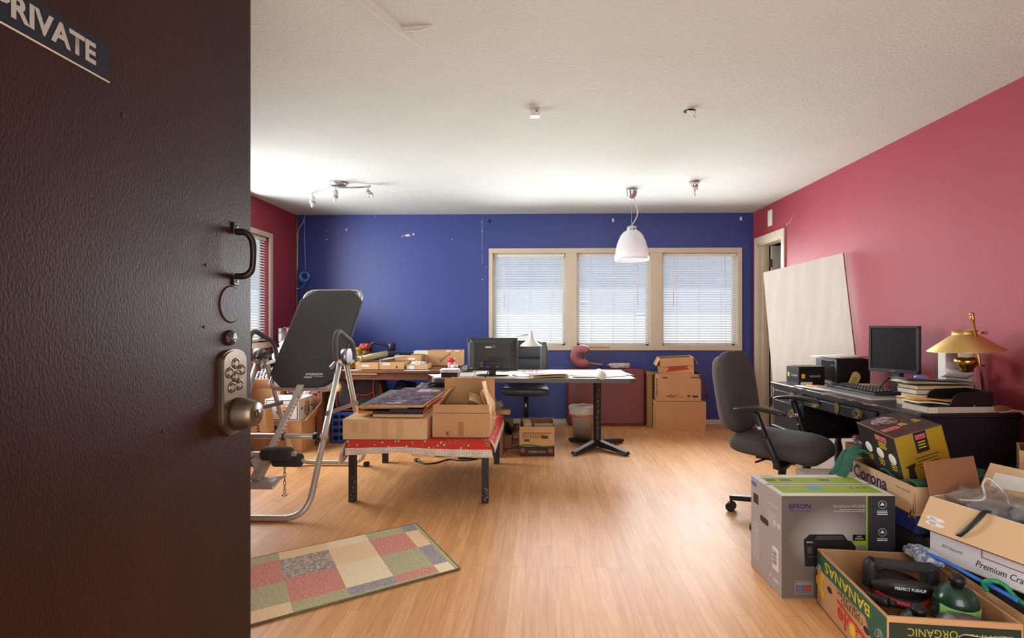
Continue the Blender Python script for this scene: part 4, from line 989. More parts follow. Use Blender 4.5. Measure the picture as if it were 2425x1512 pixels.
# below the low table
t = thing('small_carton', 'flat pale printed carton on the floor below the low table', 'carton', (-1.0, 4.55, 0), R(-8))
carton(t, .2, .2, .075, CARD_L, closed=True)
b = MB(); b.box((-.04, .04, .0004), (.09, .008, .0008), M=Ff(.2, .2, 0)); b.box((.07, .05, .0004), (.03, .01, .0008), M=Ff(.2, .2, 0)); b.build('front_print', mat('red_print', (150, 56, 60), .4), t, local=True)
tag(MB().box((-1.12, 4.5, .035), (.02, .05, .07), rot=(0, 0, .2)).build('orange_block', ORA), 'small orange piece standing left of the flat carton under the low table', 'block')
t = thing('power_cable', 'black power cable with a plug end lying under the low table', 'cable', (-.8, 4.35, 0))
b = MB(); b.tube([(-1.02, 4.28, .008), (-.95, 4.22, .006), (-.86, 4.26, .006), (-.78, 4.36, .006), (-.68, 4.33, .006), (-.55, 4.38, .006), (-.42, 4.6, .006), (-.3, 4.7, .006)], .0055, n=8, sub=5); b.build('cord', BLACK, t)
b = MB(); b.box((-1.04, 4.31, .012), (.035, .05, .024), rot=(0, 0, .7), bevel=.005); b.build('plug', BLACK, t)
b = MB(); b.box((-1.056, 4.332, .015), (.018, .006, .004), rot=(0, 0, -.9)); b.box((-1.02, 4.285, .015), (.015, .012, .015), rot=(0, 0, .7)); b.build('plug_tip', WHITEP, t)
t = thing('power_strip', 'black power strip on the floor under the low table', 'power strip', (-.6, 4.42, 0), R(8))
b = MB(); b.box((0, 0, .018), (.22, .05, .03), bevel=.006); b.build('housing', BLACK, t, local=True)
b = MB()
for k in range(4): b.box((-.07 + .045 * k, 0, .0335), (.022, .028, .001))
b.build('outlet', DKGREY, t, local=True)

# ------------------------------------------------------------------ old wooden desk in the corner and what is piled on it
WALN = mat('reddish_walnut', (122, 78, 58), .5, vary=.22, vscale=5, stretch=(2, 12, 12), bump=.05)
t = thing('wooden_desk', 'old reddish wooden desk covered with trays against the blue wall', 'desk', (-1.55, 5.2, 0))
b = MB(); b.bb(-2.14, -.955, 4.78, 5.6, .703, .725, bevel=.004); b.build('desktop', WALN, t)
b = MB(); b.bb(-2.10, -1.05, 4.81, 4.83, .637, .703); b.bb(-2.10, -1.05, 5.56, 5.58, .637, .703); b.bb(-1.06, -1.04, 4.83, 5.56, .637, .703); b.bb(-2.12, -2.10, 4.83, 5.56, .637, .703); b.build('apron', WALN, t)
for x in (-2.1, -1.03):
    for y in (4.84, 5.55): b = MB(); b.bb(x - .025, x + .025, y - .025, y + .025, 0, .70); b.build('leg', WALN, t)
def tray(lab, x0, x1, y0, y1, z, h, m=CARD, rz=0, flaps=(), group='shallow cardboard trays on the wooden desk'):
    t = thing('cardboard_tray', lab, 'cardboard tray', ((x0 + x1) / 2, (y0 + y1) / 2, z), rz, group)
    carton(t, x1 - x0, y1 - y0, h, m, CARD_IN, flaps=flaps); return t
t = tray('leftmost shallow cardboard tray on the wooden desk below a paper tube', -1.771, -1.548, 4.86, 5.1, .7262, .072)
patch(Ff(.223, .24, 0), .07, .02, PAPER, t, 'paper_label', x=-.015, y=.04)
t = tray('middle cardboard tray on the wooden desk marked with a black numeral', -1.54, -1.30, 4.86, 5.12, .7262, .076)
patch(Ff(.24, .26, 0), .075, .02, PAPER, t, 'paper_label', x=-.05, y=.055); text('6', Ff(.24, .26, 0) @ Matrix.Translation((.05, .03, .0006)), h=.03, m=INK, parent=t, bold=.02)
t = tray('small cardboard tray full of papers at the right front of wooden desk', -1.285, -1.08, 4.88, 5.08, .7275, .05, CARD, 0)
patch(Ff(.205, .2, 0), .07, .035, PAPER, t, 'paper_label', x=-.06, y=.022)
tag(MB().lump((-1.19, 4.98, .765), (.08, .08, .032), .35, 4, 21).build('crumpled_paper', PAPER), 'crumpled white papers heaped in the small right-hand tray', 'paper')
t = tray('deeper cardboard tray with white label behind the middle tray', -1.47, -1.2, 5.14, 5.32, .7262, .125)
patch(Ff(.27, .18, 0), .07, .022, PAPER, t, 'paper_label', x=.04, y=.085)
tag(MB().bb(-1.29, -1.05, 4.80, 4.87, .7255, .7268).build('paper_sheet', PAPER), 'white paper edge sticking out below the small right-hand tray', 'paper')
sheets(-1.85, 4.87, .7255, .28, .2, 3, .2, 'white papers at the left front of the wooden desk', 'papers on the wooden desk')
tag(MB().box((-1.66, 4.795, .706 - .012), (.24, .012, .012)).build('thin_board', CARD_L), 'thin tan strip along the front edge of the wooden desk', 'strip')
t = thing('mailing_tube', 'hollow cardboard mailing tube lying across the left tray', 'mailing tube', (-1.66, 4.98, .83))
dv = Vector((.19, .33, .04)).normalized(); M = frame((-1.745, 4.86, .825), dv.orthogonal(), dv.cross(dv.orthogonal()))
b = MB(); b.lathe([(.026, 0), (.03, 0), (.03, .36), (.026, .36), (.026, 0)], M=M, n=24, cap=False); b.build('tube', mat('tube_card', (196, 182, 140), .7), t)
b = MB(); b.lathe([(.0305, .025), (.0305, .04)], M=M, n=24, cap=False); b.build('band', TAPE, t)
t = thing('hole_punch', 'white lever punch lying on the middle tray', 'hole punch', (-1.47, 4.99, .803))
b = MB(); b.bar((-1.545, 4.92, .815), (-1.34, 5.05, .85), .035, .014, bevel=.004); b.build('lever', WHITE, t)
b = MB(); b.bar((-1.54, 4.915, .806), (-1.42, 4.99, .806), .04, .008); b.cyl((-1.545, 4.905, .815), (-1.52, 4.94, .815), .012, n=12); b.build('base', GREY, t)
t = thing('black_desk_lamp', 'black swing-arm lamp with a drum head on the wooden desk', 'desk lamp', (-1.77, 5.3, .726))
b = MB(); b.lathe([(.075, .7265), (.075, .745), (.02, .755)], (-1.77, 5.32, 0), n=24); b.build('base', BLACK, t)
b = MB(); b.bar((-1.775, 5.3, .75), (-1.775, 5.3, .93), .026, .03); b.tube([(-1.775, 5.3, .91), (-1.765, 5.3, .945), (-1.735, 5.3, .968), (-1.66, 5.3, .957), (-1.57, 5.3, .93)], .013, n=10, sub=4); b.build('arm', BLACK, t)
b = MB(); b.lathe([(.034, .885), (.04, .893), (.042, .95), (.036, .965), (0, .967)], (-1.545, 5.3, 0), n=24); b.build('drum_head', BLACK, t)
tag(MB().box((-1.5, 5.38, .848), (.3, .16, .02), rot=(0, .02, .1), bevel=.004).build('black_case', BLACK), 'flat black case behind the deeper cardboard tray', 'case')
tag(MB().bb(-1.6, -1.4, 5.34, 5.46, .7262, .836).build('cardboard_box', CARD_D), 'plain brown box underneath the flat black case on wooden desk', 'cardboard box')
t = thing('white_carton', 'white carton with green BREW lettering on the wooden desk', 'carton', (-1.245, 5.4, .7262))
carton(t, .155, .14, .155, WHITE, closed=True); text('BREW', Ff(.155, .14, 0) @ Matrix.Translation((.022, .105, .0005)), w=.10, h=.022, m=mat('green_lettering', (70, 120, 100), .7), parent=t, bold=.03)
t = thing('cardboard_box', 'long brown box with slanted dark script beside the white carton', 'cardboard box', (-.985, 5.37, .7262))
carton(t, .36, .17, .165, CARD, CARD_IN)
text('Spectra', Ff(.36, .17, 0) @ Matrix.Translation((.0, .09, .0005)) @ Matrix.Rotation(.62, 4, 'Z'), w=.14, h=.04, m=mat('brown_print', (96, 68, 48), .8), parent=t, shear=.3)
b = MB(); b.box((.04, .16, .0005), (.05, .012, .001), M=Ff(.36, .17, 0)); b.box((.13, .16, .0005), (.05, .012, .001), M=Ff(.36, .17, 0)); b.build('paper_label', PAPER, t, local=True)
YEL = multi_mat('yellow_print_cloth', [(0, (120, 96, 40)), (.36, (198, 156, 62)), (.46, (206, 128, 52)), (.54, (176, 168, 78)), (.6, (214, 196, 140)), (.66, (98, 96, 50))], 14)
b = MB(); b.lump((-1.93, 5.0, .81), (.17, .17, .1), .35, 2.6, 31)
b.sheet(lambda u, v: (-2.05 + .17 * u + .015 * math.sin(v * 9), 4.77 - .02 * math.sin(u * 9) * v + .0 * v, .80 - .27 * v), 16, 16, th=.006)
tag(b.build('patterned_cloth', YEL), 'yellow and orange patterned cloth spilling off the left end of desk', 'cloth')
tag(MB().lump((-1.80, 5.22, .93), (.06, .05, .035), .3, 3, 33, flat=False).build('red_cloth', mat('red_orange_cloth', (170, 66, 50), .85, vary=.15, vscale=30)), 'small red-orange cloth bunched behind the inversion table grip', 'cloth')
tag(MB().lump((-1.87, 5.25, .83), (.13, .12, .09), .3, 3, 35).build('folded_cloth', mat('olive_cloth', (130, 112, 60), .9, vary=.3, vscale=24)), 'olive cloth bundle on the desk below the red-orange cloth', 'cloth')

# under that desk
t = thing('storage_crate', 'blue plastic crate on the floor under the wooden desk', 'crate', (-1.75, 5.05, 0))
CRT = mat('blue_crate_plastic', (44, 84, 168), .4)
b = MB()
for z in (.02, .09, .16, .23, .29):
    for y in (4.93, 5.23): b.bb(-2.03, -1.5, y - .006, y + .006, z - .014, z + .014)
    for x in (-2.03, -1.5): b.bb(x - .006, x + .006, 4.93, 5.23, z - .014, z + .014)
for k in range(9):
    x = -2.02 + .064 * k
    for y in (4.93, 5.23): b.bb(x - .008, x + .008, y - .005, y + .005, 0, .30)
b.bb(-2.03, -1.5, 4.93, 5.23, 0, .008); b.build('lattice_body', CRT, t)
tag(MB().lump((-1.77, 5.08, .16), (.22, .12, .14), .2, 3, 37).build('dark_clothes', mat('dark_navy_cloth', (30, 32, 52), .9)), 'dark clothes filling the blue plastic crate', 'clothes')
t = thing('travel_bag', 'charcoal bag with red piping and straps under the wooden desk', 'bag', (-1.77, 5.08, .305))
b = MB(); b.sup((-1.77, 5.08, .475), (.235, .12, .165), .35, .3, fn=lambda p: Vector((p.x * (1 - .12 * max(0, p.z / .165)), p.y, p.z))); b.build('body', mat('charcoal_nylon', (52, 52, 56), .7, vary=.12, vscale=10, bump=.08), t)
REDP = mat('red_piping', (196, 62, 60), .6)
b = MB()
def bagy(z): return 4.957
for x in (-1.83, -1.63):
    b.tube([(x - .03 * (1 if x < -1.7 else -1), 4.957, .34), (x - .012 * (1 if x < -1.7 else -1), 4.95, .46), (x, 4.952, .56), (x + .004, 4.965, .62)], .007, n=8, sub=4)
b.tube([(-1.832, 4.95, .50), (-1.78, 4.944, .475), (-1.68, 4.944, .475), (-1.632, 4.95, .50)], .006, n=8, sub=4)
b.tube([(-1.975, 4.975, .58), (-2.0, 4.968, .45), (-1.99, 4.968, .35), (-1.95, 4.965, .322), (-1.75, 4.962, .318), (-1.58, 4.965, .32), (-1.55, 4.968, .42), (-1.565, 4.975, .58)], .006, n=8, sub=4); b.build('red_trim', REDP, t)
b = MB()
for x in (-1.822, -1.64): b.bar((x, 4.958, .47), (x + (.006 if x < -1.7 else -.004), 4.962, .63), .022, .006)
b.build('strap', BLACK, t)
tag(MB().lump((-1.35, 5.1, .40), (.13, .12, .2), .15, 2, 39).build('navy_bag', mat('navy_nylon', (28, 34, 72), .7)), 'dark navy bag standing under the desk right of the charcoal bag', 'bag')
tag(MB().bb(-1.48, -1.22, 4.98, 5.24, 0, .24, bevel=.004).build('cardboard_box', CARD_D), 'brown box underneath the dark navy bag', 'cardboard box')
t = thing('backpack', 'grey and black backpack slumped between the desk and pale table', 'backpack', (-.98, 4.6, .3))
b = MB(); b.lump((-.99, 4.6, .49), (.15, .13, .15), .12, 2, 41); b.build('body', mat('grey_canvas', (82, 84, 82), .8, vary=.1, vscale=12), t)
b = MB(); b.tube([(-1.02, 4.49, .60), (-.95, 4.475, .62), (-.87, 4.48, .585), (-.83, 4.5, .52)], .014, n=8, sub=4); b.tube([(-1.0, 4.52, .63), (-.9, 4.52, .65), (-.83, 4.55, .58)], .01, n=8, sub=4); b.build('strap', BLACK, t)
tag(MB().bb(-1.13, -.86, 4.5, 4.74, .1, .38, bevel=.004).build('cardboard_box', CARD_D), 'brown box underneath the grey backpack', 'cardboard box')
tag(MB().bb(-1.12, -.86, 4.66, 4.8, 0, .099, bevel=.004).build('wood_block', mat('dark_wood_block', (70, 50, 38), .7)), 'dark wooden block on the floor below the backpack box', 'block')

# ------------------------------------------------------------------ pile along the red wall, left
t = thing('cardboard_box', 'brown open box on the floor carrying the white printed box', 'cardboard box', (-2.30, 4.71, 0), 0)
carton(t, .29, .29, .284, CARD, closed=True)
patch(Ff(.29, .29, 0), .07, .05, mat('blue_label_print', (60, 62, 120), .6), t, 'blue_label', x=-.08, y=.22)
b = MB(); b.hexa([(-2.148, 4.57, .285), (-2.142, 4.57, .285), (-2.142, 4.85, .285), (-2.148, 4.85, .285)], [(-2.115, 4.57, .30), (-2.109, 4.57, .30), (-2.08, 4.86, .44), (-2.086, 4.86, .44)]); b.build('flap', CARD, t)
t = thing('picture_box', 'white lidded box printed with round fruit pictures behind inversion table', 'cardboard box', (-2.335, 4.705, .2855), 0)
WB = mat('white_printed_card', (222, 222, 222), .6)
carton(t, .31, .29, .2, WB, closed=True, name='body')
b = MB(); M = Ff(.31, .29, 0)
for c, d in (((0, .19), (.29, .006)), ((0, .015), (.29, .006)), ((-.142, .1), (.006, .18)), ((.142, .1), (.006, .18))): b.box((c[0], c[1], .0005), (d[0], d[1], .001), M=M)
b.build('printed_border', mat('slate_print', (70, 74, 86), .6), t, local=True)
OVM = multi_mat('fruit_print', [(0, (70, 80, 66)), (.4, (216, 150, 104)), (.52, (92, 104, 84)), (.6, (222, 190, 160))], 30)
b = MB(); b.lathe([(0, .0014), (.075, .0012), (.0755, .0004)], M=Ff(.31, .29, 0) @ Matrix.Translation((.02, .1, 0)) @ Matrix.Diagonal((1, .82, 1, 1)), n=32); b.lathe([(0, .0014), (.055, .0012), (.0555, .0004)], M=Fr(.31, .29, 0) @ Matrix.Translation((.02, .1, 0)) @ Matrix.Diagonal((1, 1.35, 1, 1)), n=32); b.build('round_picture', OVM, t, local=True)
b = MB(); b.lathe([(0, .001), (.014, .0008)], M=Fr(.31, .29, 0) @ Matrix.Translation((-.08, .11, 0)), n=16); b.build('hand_hole', BLACK, t, local=True); b = MB(); b.lathe([(0, .001), (.014, .0008)], M=Fr(.31, .29, 0) @ Matrix.Translation((.12, .11, 0)), n=16); b.build('hand_hole', BLACK, t, local=True)
t = thing('cardboard_box', 'thin tilted brown box with black vertical print beside the brown door', 'cardboard box', (-2.56, 4.465, .19), rot=(0, R(-6), 0))
carton(t, .36, .12, .235, CARD, closed=True)
b = MB()
for k in range(8): b.box((.10, .03 + .022 * k, .0005), (.018 + .006 * (k % 2), .012, .001), M=Ff(.36, .12, 0))
b.build('vertical_print', INK, t, local=True)
tag(MB().bb(-2.74, -2.40, 4.41, 4.53, 0, .165, bevel=.003).build('cardboard_box', CARD_D), 'dark brown box on the floor below the tilted box with vertical print', 'cardboard box')
t = thing('cardboard_box', 'tall brown box with an oval hand hole against the red wall', 'cardboard box', (-2.69, 5.04, 0), 0)
carton(t, .34, .3, .54, CARD, CARD_IN, flaps=(('F', .13, 40),))
b = MB(); b.lathe([(0, .001), (.026, .0008)], M=Ff(.34, .3, 0) @ Matrix.Translation((.07, .43, 0)), n=20); b.build('hand_hole', BLACK, t, local=True)
STR = bpy.data.materials.new('striped_cloth'); STR.use_nodes = True
_n = STR.node_tree.nodes; _l = STR.node_tree.links; _w = _n.new('ShaderNodeTexWave'); _w.inputs['Scale'].default_value = 9; _w.inputs['Distortion'].default_value = 2.5
_c = _n.new('ShaderNodeValToRGB'); _c.color_ramp.interpolation = 'CONSTANT'; _c.color_ramp.elements[0].color = lin((54, 46, 56)); _c.color_ramp.elements[1].position = .62; _c.color_ramp.elements[1].color = lin((214, 206, 210))
_tc = _n.new('ShaderNodeTexCoord'); _l.new(_tc.outputs['Object'], _w.inputs['Vector']); _l.new(_w.outputs['Fac'], _c.inputs['Fac']); _l.new(_c.outputs['Color'], _n['Principled BSDF'].inputs['Base Color']); _n['Principled BSDF'].inputs['Roughness'].default_value = .85
tag(MB().lump((-2.70, 5.02, .62), (.13, .12, .10), .25, 2, 43).build('striped_cloth', STR), 'dark cloth with white stripes stuffed on the tall brown box', 'cloth')
tag(MB().bb(-2.51, -2.2, 5.0, 5.38, 0, .56, bevel=.004).build('cardboard_box', CARD_D), 'large box under the white sack behind the inversion table bed', 'cardboard box')
tag(MB().lump((-2.42, 5.16, .82), (.26, .2, .24), .16, 2.4, 45, nu=56, nv=32).build('white_sack', mat('white_sack', (222, 216, 208), .7, vary=.06, vscale=14, bump=.1, bscale=30)), 'bulging white cloth sack piled beside the sunlit window', 'sack')
tag(MB().lump((-2.50, 5.3, 1.06), (.20, .12, .085), .3, 2.2, 47).build('leather_jacket', mat('rust_leather', (176, 106, 76), .6, vary=.2, vscale=9)), 'rust brown leather garment bunched on the pile beside the window', 'jacket')
STB = bpy.data.materials.new('blue_striped_fabric'); STB.use_nodes = True
_n = STB.node_tree.nodes; _l = STB.node_tree.links; _w = _n.new('ShaderNodeTexWave'); _w.bands_direction = 'Z'; _w.inputs['Scale'].default_value = 7; _w.inputs['Distortion'].default_value = 3
_c = _n.new('ShaderNodeValToRGB'); _c.color_ramp.interpolation = 'CONSTANT'; _c.color_ramp.elements[0].color = lin((58, 78, 140)); _c.color_ramp.elements[1].position = .8; _c.color_ramp.elements[1].color = lin((226, 222, 220))
_tc = _n.new('ShaderNodeTexCoord'); _l.new(_tc.outputs['Object'], _w.inputs['Vector']); _l.new(_w.outputs['Fac'], _c.inputs['Fac']); _l.new(_c.outputs['Color'], _n['Principled BSDF'].inputs['Base Color']); _n['Principled BSDF'].inputs['Roughness'].default_value = .8
tag(MB().lump((-2.40, 5.45, 1.14), (.22, .12, .09), .25, 2.4, 49).build('striped_bag', STB), 'blue and white striped fabric bundle topmost on the corner pile', 'bag')
tag(MB().bb(-2.55, -2.2, 5.42, 5.8, 0, .98, bevel=.004).build('cardboard_box', CARD_D), 'tall brown box beneath the striped bundle in the corner', 'cardboard box')
t = thing('spray_can', 'grey cylinder canister standing on the pile before the window', 'canister', (-2.62, 5.12, .99))
b = MB(); b.lathe([(.034, .985), (.036, .99), (.036, 1.085), (.03, 1.095)], (-2.615, 5.12, 0), n=24); b.build('can', mat('grey_can', (104, 98, 94), .4), t)
b = MB(); b.lathe([(.037, 1.07), (.037, 1.12), (.03, 1.125), (0, 1.125)], (-2.615, 5.12, 0), n=24); b.build('cap', mat('dark_grey_cap', (72, 70, 70), .4), t)
t = thing('framed_picture', 'small greenish framed picture leaning behind the white printed box', 'picture frame', (-2.33, 4.93, .49), rot=(R(-35), 0, R(6)))
b = MB(); b.box((0, 0, .07), (.27, .012, .14)); b.build('frame', mat('gilt_frame', (180, 150, 106), .5), t, local=True)
b = MB(); b.box((0, -.007, .07), (.21, .002, .09)); b.build('picture', mat('green_picture', (140, 142, 106), .5, vary=.3, vscale=12), t, local=True)
t = thing('cardboard_box', 'open printed box of toys behind the white printed box', 'cardboard box', (-2.32, 5.0, 0), 0)
t.location = (-2.305, 5.02, 0); RM[t.name] = Matrix.Translation(t.location)
t.location = (-2.0 - .29, 4.935, 0)
RM[t.name] = Matrix.Translation(Vector(t.location))
carton(t, .31, .1, .47, CARD_D, CARD_IN)
patch(Fr(.31, .1, 0), .09, .12, mat('violet_print', (78, 60, 82), .7), t, 'printed_panel', x=0, y=.2); patch(Fr(.31, .1, 0), .03, .05, mat('yellow_print', (206, 160, 60), .7), t, 'yellow_print', th=.0012, x=0, y=.21)
for k, (x, y, z, c, n_, lab) in enumerate(((-2.26, 4.935, .49, (190, 180, 176), 'white_toy', 'white and red toy sticking out of the toy box'), (-2.40, 4.93, .485, (54, 48, 52), 'dark_toy', 'dark round toy in the toy box'), (-2.19, 4.935, .485, (120, 56, 60), 'red_toy', 'dull red toy at the right of the toy box'))):
    b = MB(); b.lump((x, y, z), (.05, .04, .04), .35, 3.5, 51 + k); tag(b.build(n_, mat('toy_' + n_, c, .5, vary=.3, vscale=30)), lab, 'toy')
t = thing('scrap_board', 'pale wooden board lying near the floor between box and crate', 'board', (-2.09, 5.0, .2))
t.location = (-2.085, 5.05, .0); RM[t.name] = Matrix.Translation(Vector(t.location)); b = MB(); b.bb(-2.12, -2.05, 4.9, 5.3, .18, .2); b.bb(-2.12, -2.05, 4.9, 4.93, 0, .18); b.bb(-2.12, -2.05, 5.27, 5.3, 0, .18); b.build('board', mat('pale_board', (176, 146, 110), .7), t)

# ------------------------------------------------------------------ plywood board leaning by the closet door
PLY = mat('whitewashed_plywood', (226, 221, 212), .55, vary=.06, vscale=3, stretch=(5, 5, .6), bump=.05, bscale=20)
A = Vector((2.44, 4.153, 1.745)); Bq = Vector((2.046, 4.70, 1.64)); vd = Vector((0, -.192, -1)); vd = vd / abs(vd.z)
nrm = (Bq - A).cross(vd).normalized()
if nrm.x > 0: nrm = -nrm
t = thing('plywood_board', 'large whitewashed plywood sheet leaning beside the closet doorway', 'board', (2.243, 4.1, 0))
b = MB(); th_ = .018
fr = [A, Bq, Bq + vd * (Bq.z - .002), A + vd * (A.z - .002)]
b.hexa(fr, [p - nrm * th_ for p in fr]); b.build('sheet', PLY, t)
b = MB(); e0, e1 = A + vd * .0, A + vd * 1.74
ex = (A - Bq).normalized()
b.hexa([A + ex * .0003, A + ex * .0003 + vd * 1.742, A + ex * .0003 + vd * 1.742 - nrm * th_, A + ex * .0003 - nrm * th_], [A + ex * .002, A + ex * .002 + vd * 1.742, A + ex * .002 + vd * 1.742 - nrm * th_, A + ex * .002 - nrm * th_]); b.build('raw_edge', mat('raw_ply_edge', (176, 134, 104), .8, vary=.3, vscale=40), t)

# ------------------------------------------------------------------ black desk on the right
OLDB = mat('antique_brass', (132, 112, 70), .42, metal=.8, vary=.2, vscale=30)
DK = mat('black_lacquer', (32, 31, 38), .35, vary=.12, vscale=6)
t = thing('writing_desk', 'black desk with brass drawer pulls against the red wall', 'desk', (1.892, 2.572, 0), R(5.5))
W_, L_ = .55, 1.311
b = MB(); b.bb(-.02, W_, -.015, L_ + .015, .715, .74, bevel=.006); b.bb(-.008, W_ - .01, -.004, L_ + .004, .70, .715, bevel=.003); top = b.build('desktop', DK, t, local=True)
for k in range(14):
    y = random.uniform(.25, 1.05); b = MB(); b.box((-.0205, y, .735 + random.uniform(-.006, .004)), (.0015, random.uniform(.01, .05), random.uniform(.003, .007)))
    b.build('paint_chip', mat('worn_wood', (168, 120, 84), .7), top, local=True)
b = MB(); b.bb(.0, W_ - .02, .0, .27, .06, .70); b.bb(.0, W_ - .02, .95, L_, .40, .70); b.bb(.02, W_ - .02, .27, .95, .62, .70); b.bb(W_ - .04, W_ - .02, .27, .95, .3, .62)
b.bb(-.012, W_, .93, L_ + .012, .395, .42, bevel=.005); b.bb(-.012, W_, -.01, .285, .04, .075, bevel=.005); b.build('carcass', DK, t, local=True)
for y in (.99, L_ - .04):
    for x in (.05, W_ - .07): b = MB(); b.lathe([(.018, 0), (.026, .03), (.02, .06), (.03, .25), (.02, .3), (.034, .395)], (x, y, 0), n=16); b.build('leg', DK, t, local=True)
def pull(y, z, par, esc=False):
    M = frame((-.0075, y, z), (0, -1, 0), (0, 0, 1)); b = MB()
    pts = [(0, .036), (.01, .026), (.022, .03), (.026, .016), (.04, .012), (.034, -.004), (.03, -.018), (.014, -.02), (0, -.034)]
    if esc: pts = [(x * .55, y_ * 1.25) for x, y_ in pts]
    poly = pts + [(-x, y_) for x, y_ in reversed(pts[1:-1])]
    b.prism(poly, 0, .003, M=M)
    if not esc:
        for sx in (-1, 1): b.lathe([(.005, 0), (.004, .012), (0, .014)], M=M @ Matrix.Translation((sx * .024, .006, 0)), n=10)
        b.tube([M @ Vector((-.024, .006, .011)), M @ Vector((-.022, -.012, .016)), M @ Vector((0, -.024, .018)), M @ Vector((.022, -.012, .016)), M @ Vector((.024, .006, .011))], .0028, n=8, sub=4)
    else: b.lathe([(.004, .0035), (.003, .004)], M=M, n=10)
    b.build('brass_pull' if not esc else 'keyhole_plate', OLDB, par, local=True)
for y0, y1, z0, z1, ps in ((.965, L_ - .015, .635, .692, ((1.06, .664),)), (.965, L_ - .015, .43, .62, ((1.06, .545),)), (.285, .935, .625, .692, ((.80, .66), (.42, .66))), (.015, .255, .635, .692, ((.135, .664),)), (.015, .255, .36, .62, ((.135, .5),)), (.015, .255, .09, .345, ((.135, .22),))):
    b = MB(); b.bb(-.004, .02, y0, y1, z0, z1); b.bb(-.007, .0, y0 + .01, y1 - .01, z0 + .008, z1 - .008, bevel=.002); dr = b.build('drawer', DK, t, local=True)
    for p in ps: pull(p[0], p[1], dr)
    if y0 == .285: pull(.60, .66, dr, True)

def cbox(name, lab, cat, loc, rz, w, d, h, m, group=None):
    t = thing(name, lab, cat, loc, rz, group); carton(t, w, d, h, m, closed=True); return t
BKB = mat('black_card', (22, 20, 22), .35)
t = cbox('camera_box', 'small black camera box with yellow square marks at the far end of desk', 'box', (1.93, 3.74, .7405), R(8), .2, .14, .132, BKB)
YSQ = mat('yellow_square', (236, 196, 40), .5)
patch(Ff(.2, .14, 0), .026, .03, YSQ, t, 'yellow_mark', x=-.065, y=.065); patch(Fl(.2, .14, 0), .02, .03, YSQ, t, 'yellow_mark', x=-.045, y=.07)
text('COOLPIX', Ff(.2, .14, 0) @ Matrix.Translation((.025, .063, .0004)), w=.085, h=.013, m=WHITEP, parent=t); text('COOLPIX', Fl(.2, .14, 0) @ Matrix.Translation((.02, .068, .0004)), w=.07, h=.012, m=WHITEP, parent=t)
text('Nikon', Ff(.2, .14, 0) @ Matrix.Translation((-.065, .065, .0008)), w=.02, h=.007, m=INK, parent=t)
patch(Ff(.2, .14, 0), .09, .02, WHITEP, t, 'barcode_label', x=-.04, y=.012)
t = thing('computer_case', 'black computer case lying under loose papers on the black desk', 'computer', (2.21, 3.77, .7405), R(1))
b = MB(); b.box((0, 0, .095), (.24, .26, .19), bevel=.006); b.build('case', BKB, t, local=True)
b = MB(); b.box((-.12, -.03, .1), (.004, .16, .14)); b.box((-.1225, -.09, .1), (.002, .02, .15), 0); b.build('front_bezel', mat('glossy_black', (34, 34, 40), .15), t, local=True)
sheets(2.2, 3.77, .931, .28, .22, 5, .3, 'loose papers piled on top of the black computer case', 'papers on the computer case', jit=.03, th=.003)
t = thing('price_tag', 'yellow card tag propped against the black computer case', 'tag', (2.17, 3.59, .742), rot=(R(-15), R(32), 0))
b = MB(); b.prism([(-.032, 0), (.032, 0), (.032, .095), (.015, .115), (-.015, .115), (-.032, .095)], 0, .002, M=frame((0, 0, 0), (1, 0, 0), (0, 0, 1))); b.build('card', mat('yellow_card', (206, 190, 112), .7), t, local=True)
b = MB()
for k in range(4): b.box((0, -.0024, .03 + .014 * k), (.03, .0006, .003))
b.build('handwriting', INK, t, local=True)
t = thing('coaster_stack', 'small stack of beige cards beside the computer case', 'cards', (2.25, 3.5, .7405), 0)
for k in range(4): b = MB(); b.box((random.uniform(-.008, .008), random.uniform(-.008, .008), .004 + .007 * k), (.11, .11, .006), rot=(0, 0, random.uniform(-.3, .3))); b.build('card', mat('beige_card', (176, 164, 140), .7), t, local=True)
sheets(1.93, 3.5, .7405, .2, .28, 3, .2, 'white papers beside the pencil on black desk', 'papers by the keyboard')
t = thing('pencil', 'orange pencil lying on papers near the camera box', 'pencil', (1.91, 3.52, .748)); b = MB(); b.cyl((1.865, 3.60, .75), (1.925, 3.42, .75), .006, n=6); b.build('shaft', mat('pencil_orange', (228, 160, 60), .5), t); b = MB(); b.lathe([(.006, 0), (0, .018)], M=frame((1.925, 3.42, .75), (.95, .31, 0), (0, 0, 1)), n=6); b.build('tip', CARD_L, t)
t = thing('desk_pad', 'pale flat pad of papers under the keyboard on black desk', 'desk pad', (1.99, 3.25, .7405), R(5))
b = MB(); b.box((0, 0, .005), (.2, .52, .01)); b.build('pad', mat('pad_paper', (196, 190, 182), .7), t, local=True); b = MB(); b.box((.0, .0, .0112), (.19, .5, .002)); b.build('cover_sheet', mat('pad_grey', (120, 120, 118), .6), t, local=True)
t = thing('keyboard', 'black computer keyboard lying lengthwise on the black desk', 'keyboard', (2.05, 3.30, .7535), R(5))
b = MB(); b.box((0, 0, .009), (.15, .44, .018), rot=(0, R(-2), 0), bevel=.004); b.build('tray', mat('keyboard_plastic', (44, 44, 46), .45), t, local=True)
b = MB()
for r_ in range(5):
    for c_ in range(15): b.box((-.05 + .023 * r_, -.195 + .0275 * c_, .021 + .001 * r_), (.018, .022, .006), bevel=.002, seg=1)
b.build('keys', mat('key_plastic', (30, 30, 32), .5), t, local=True)

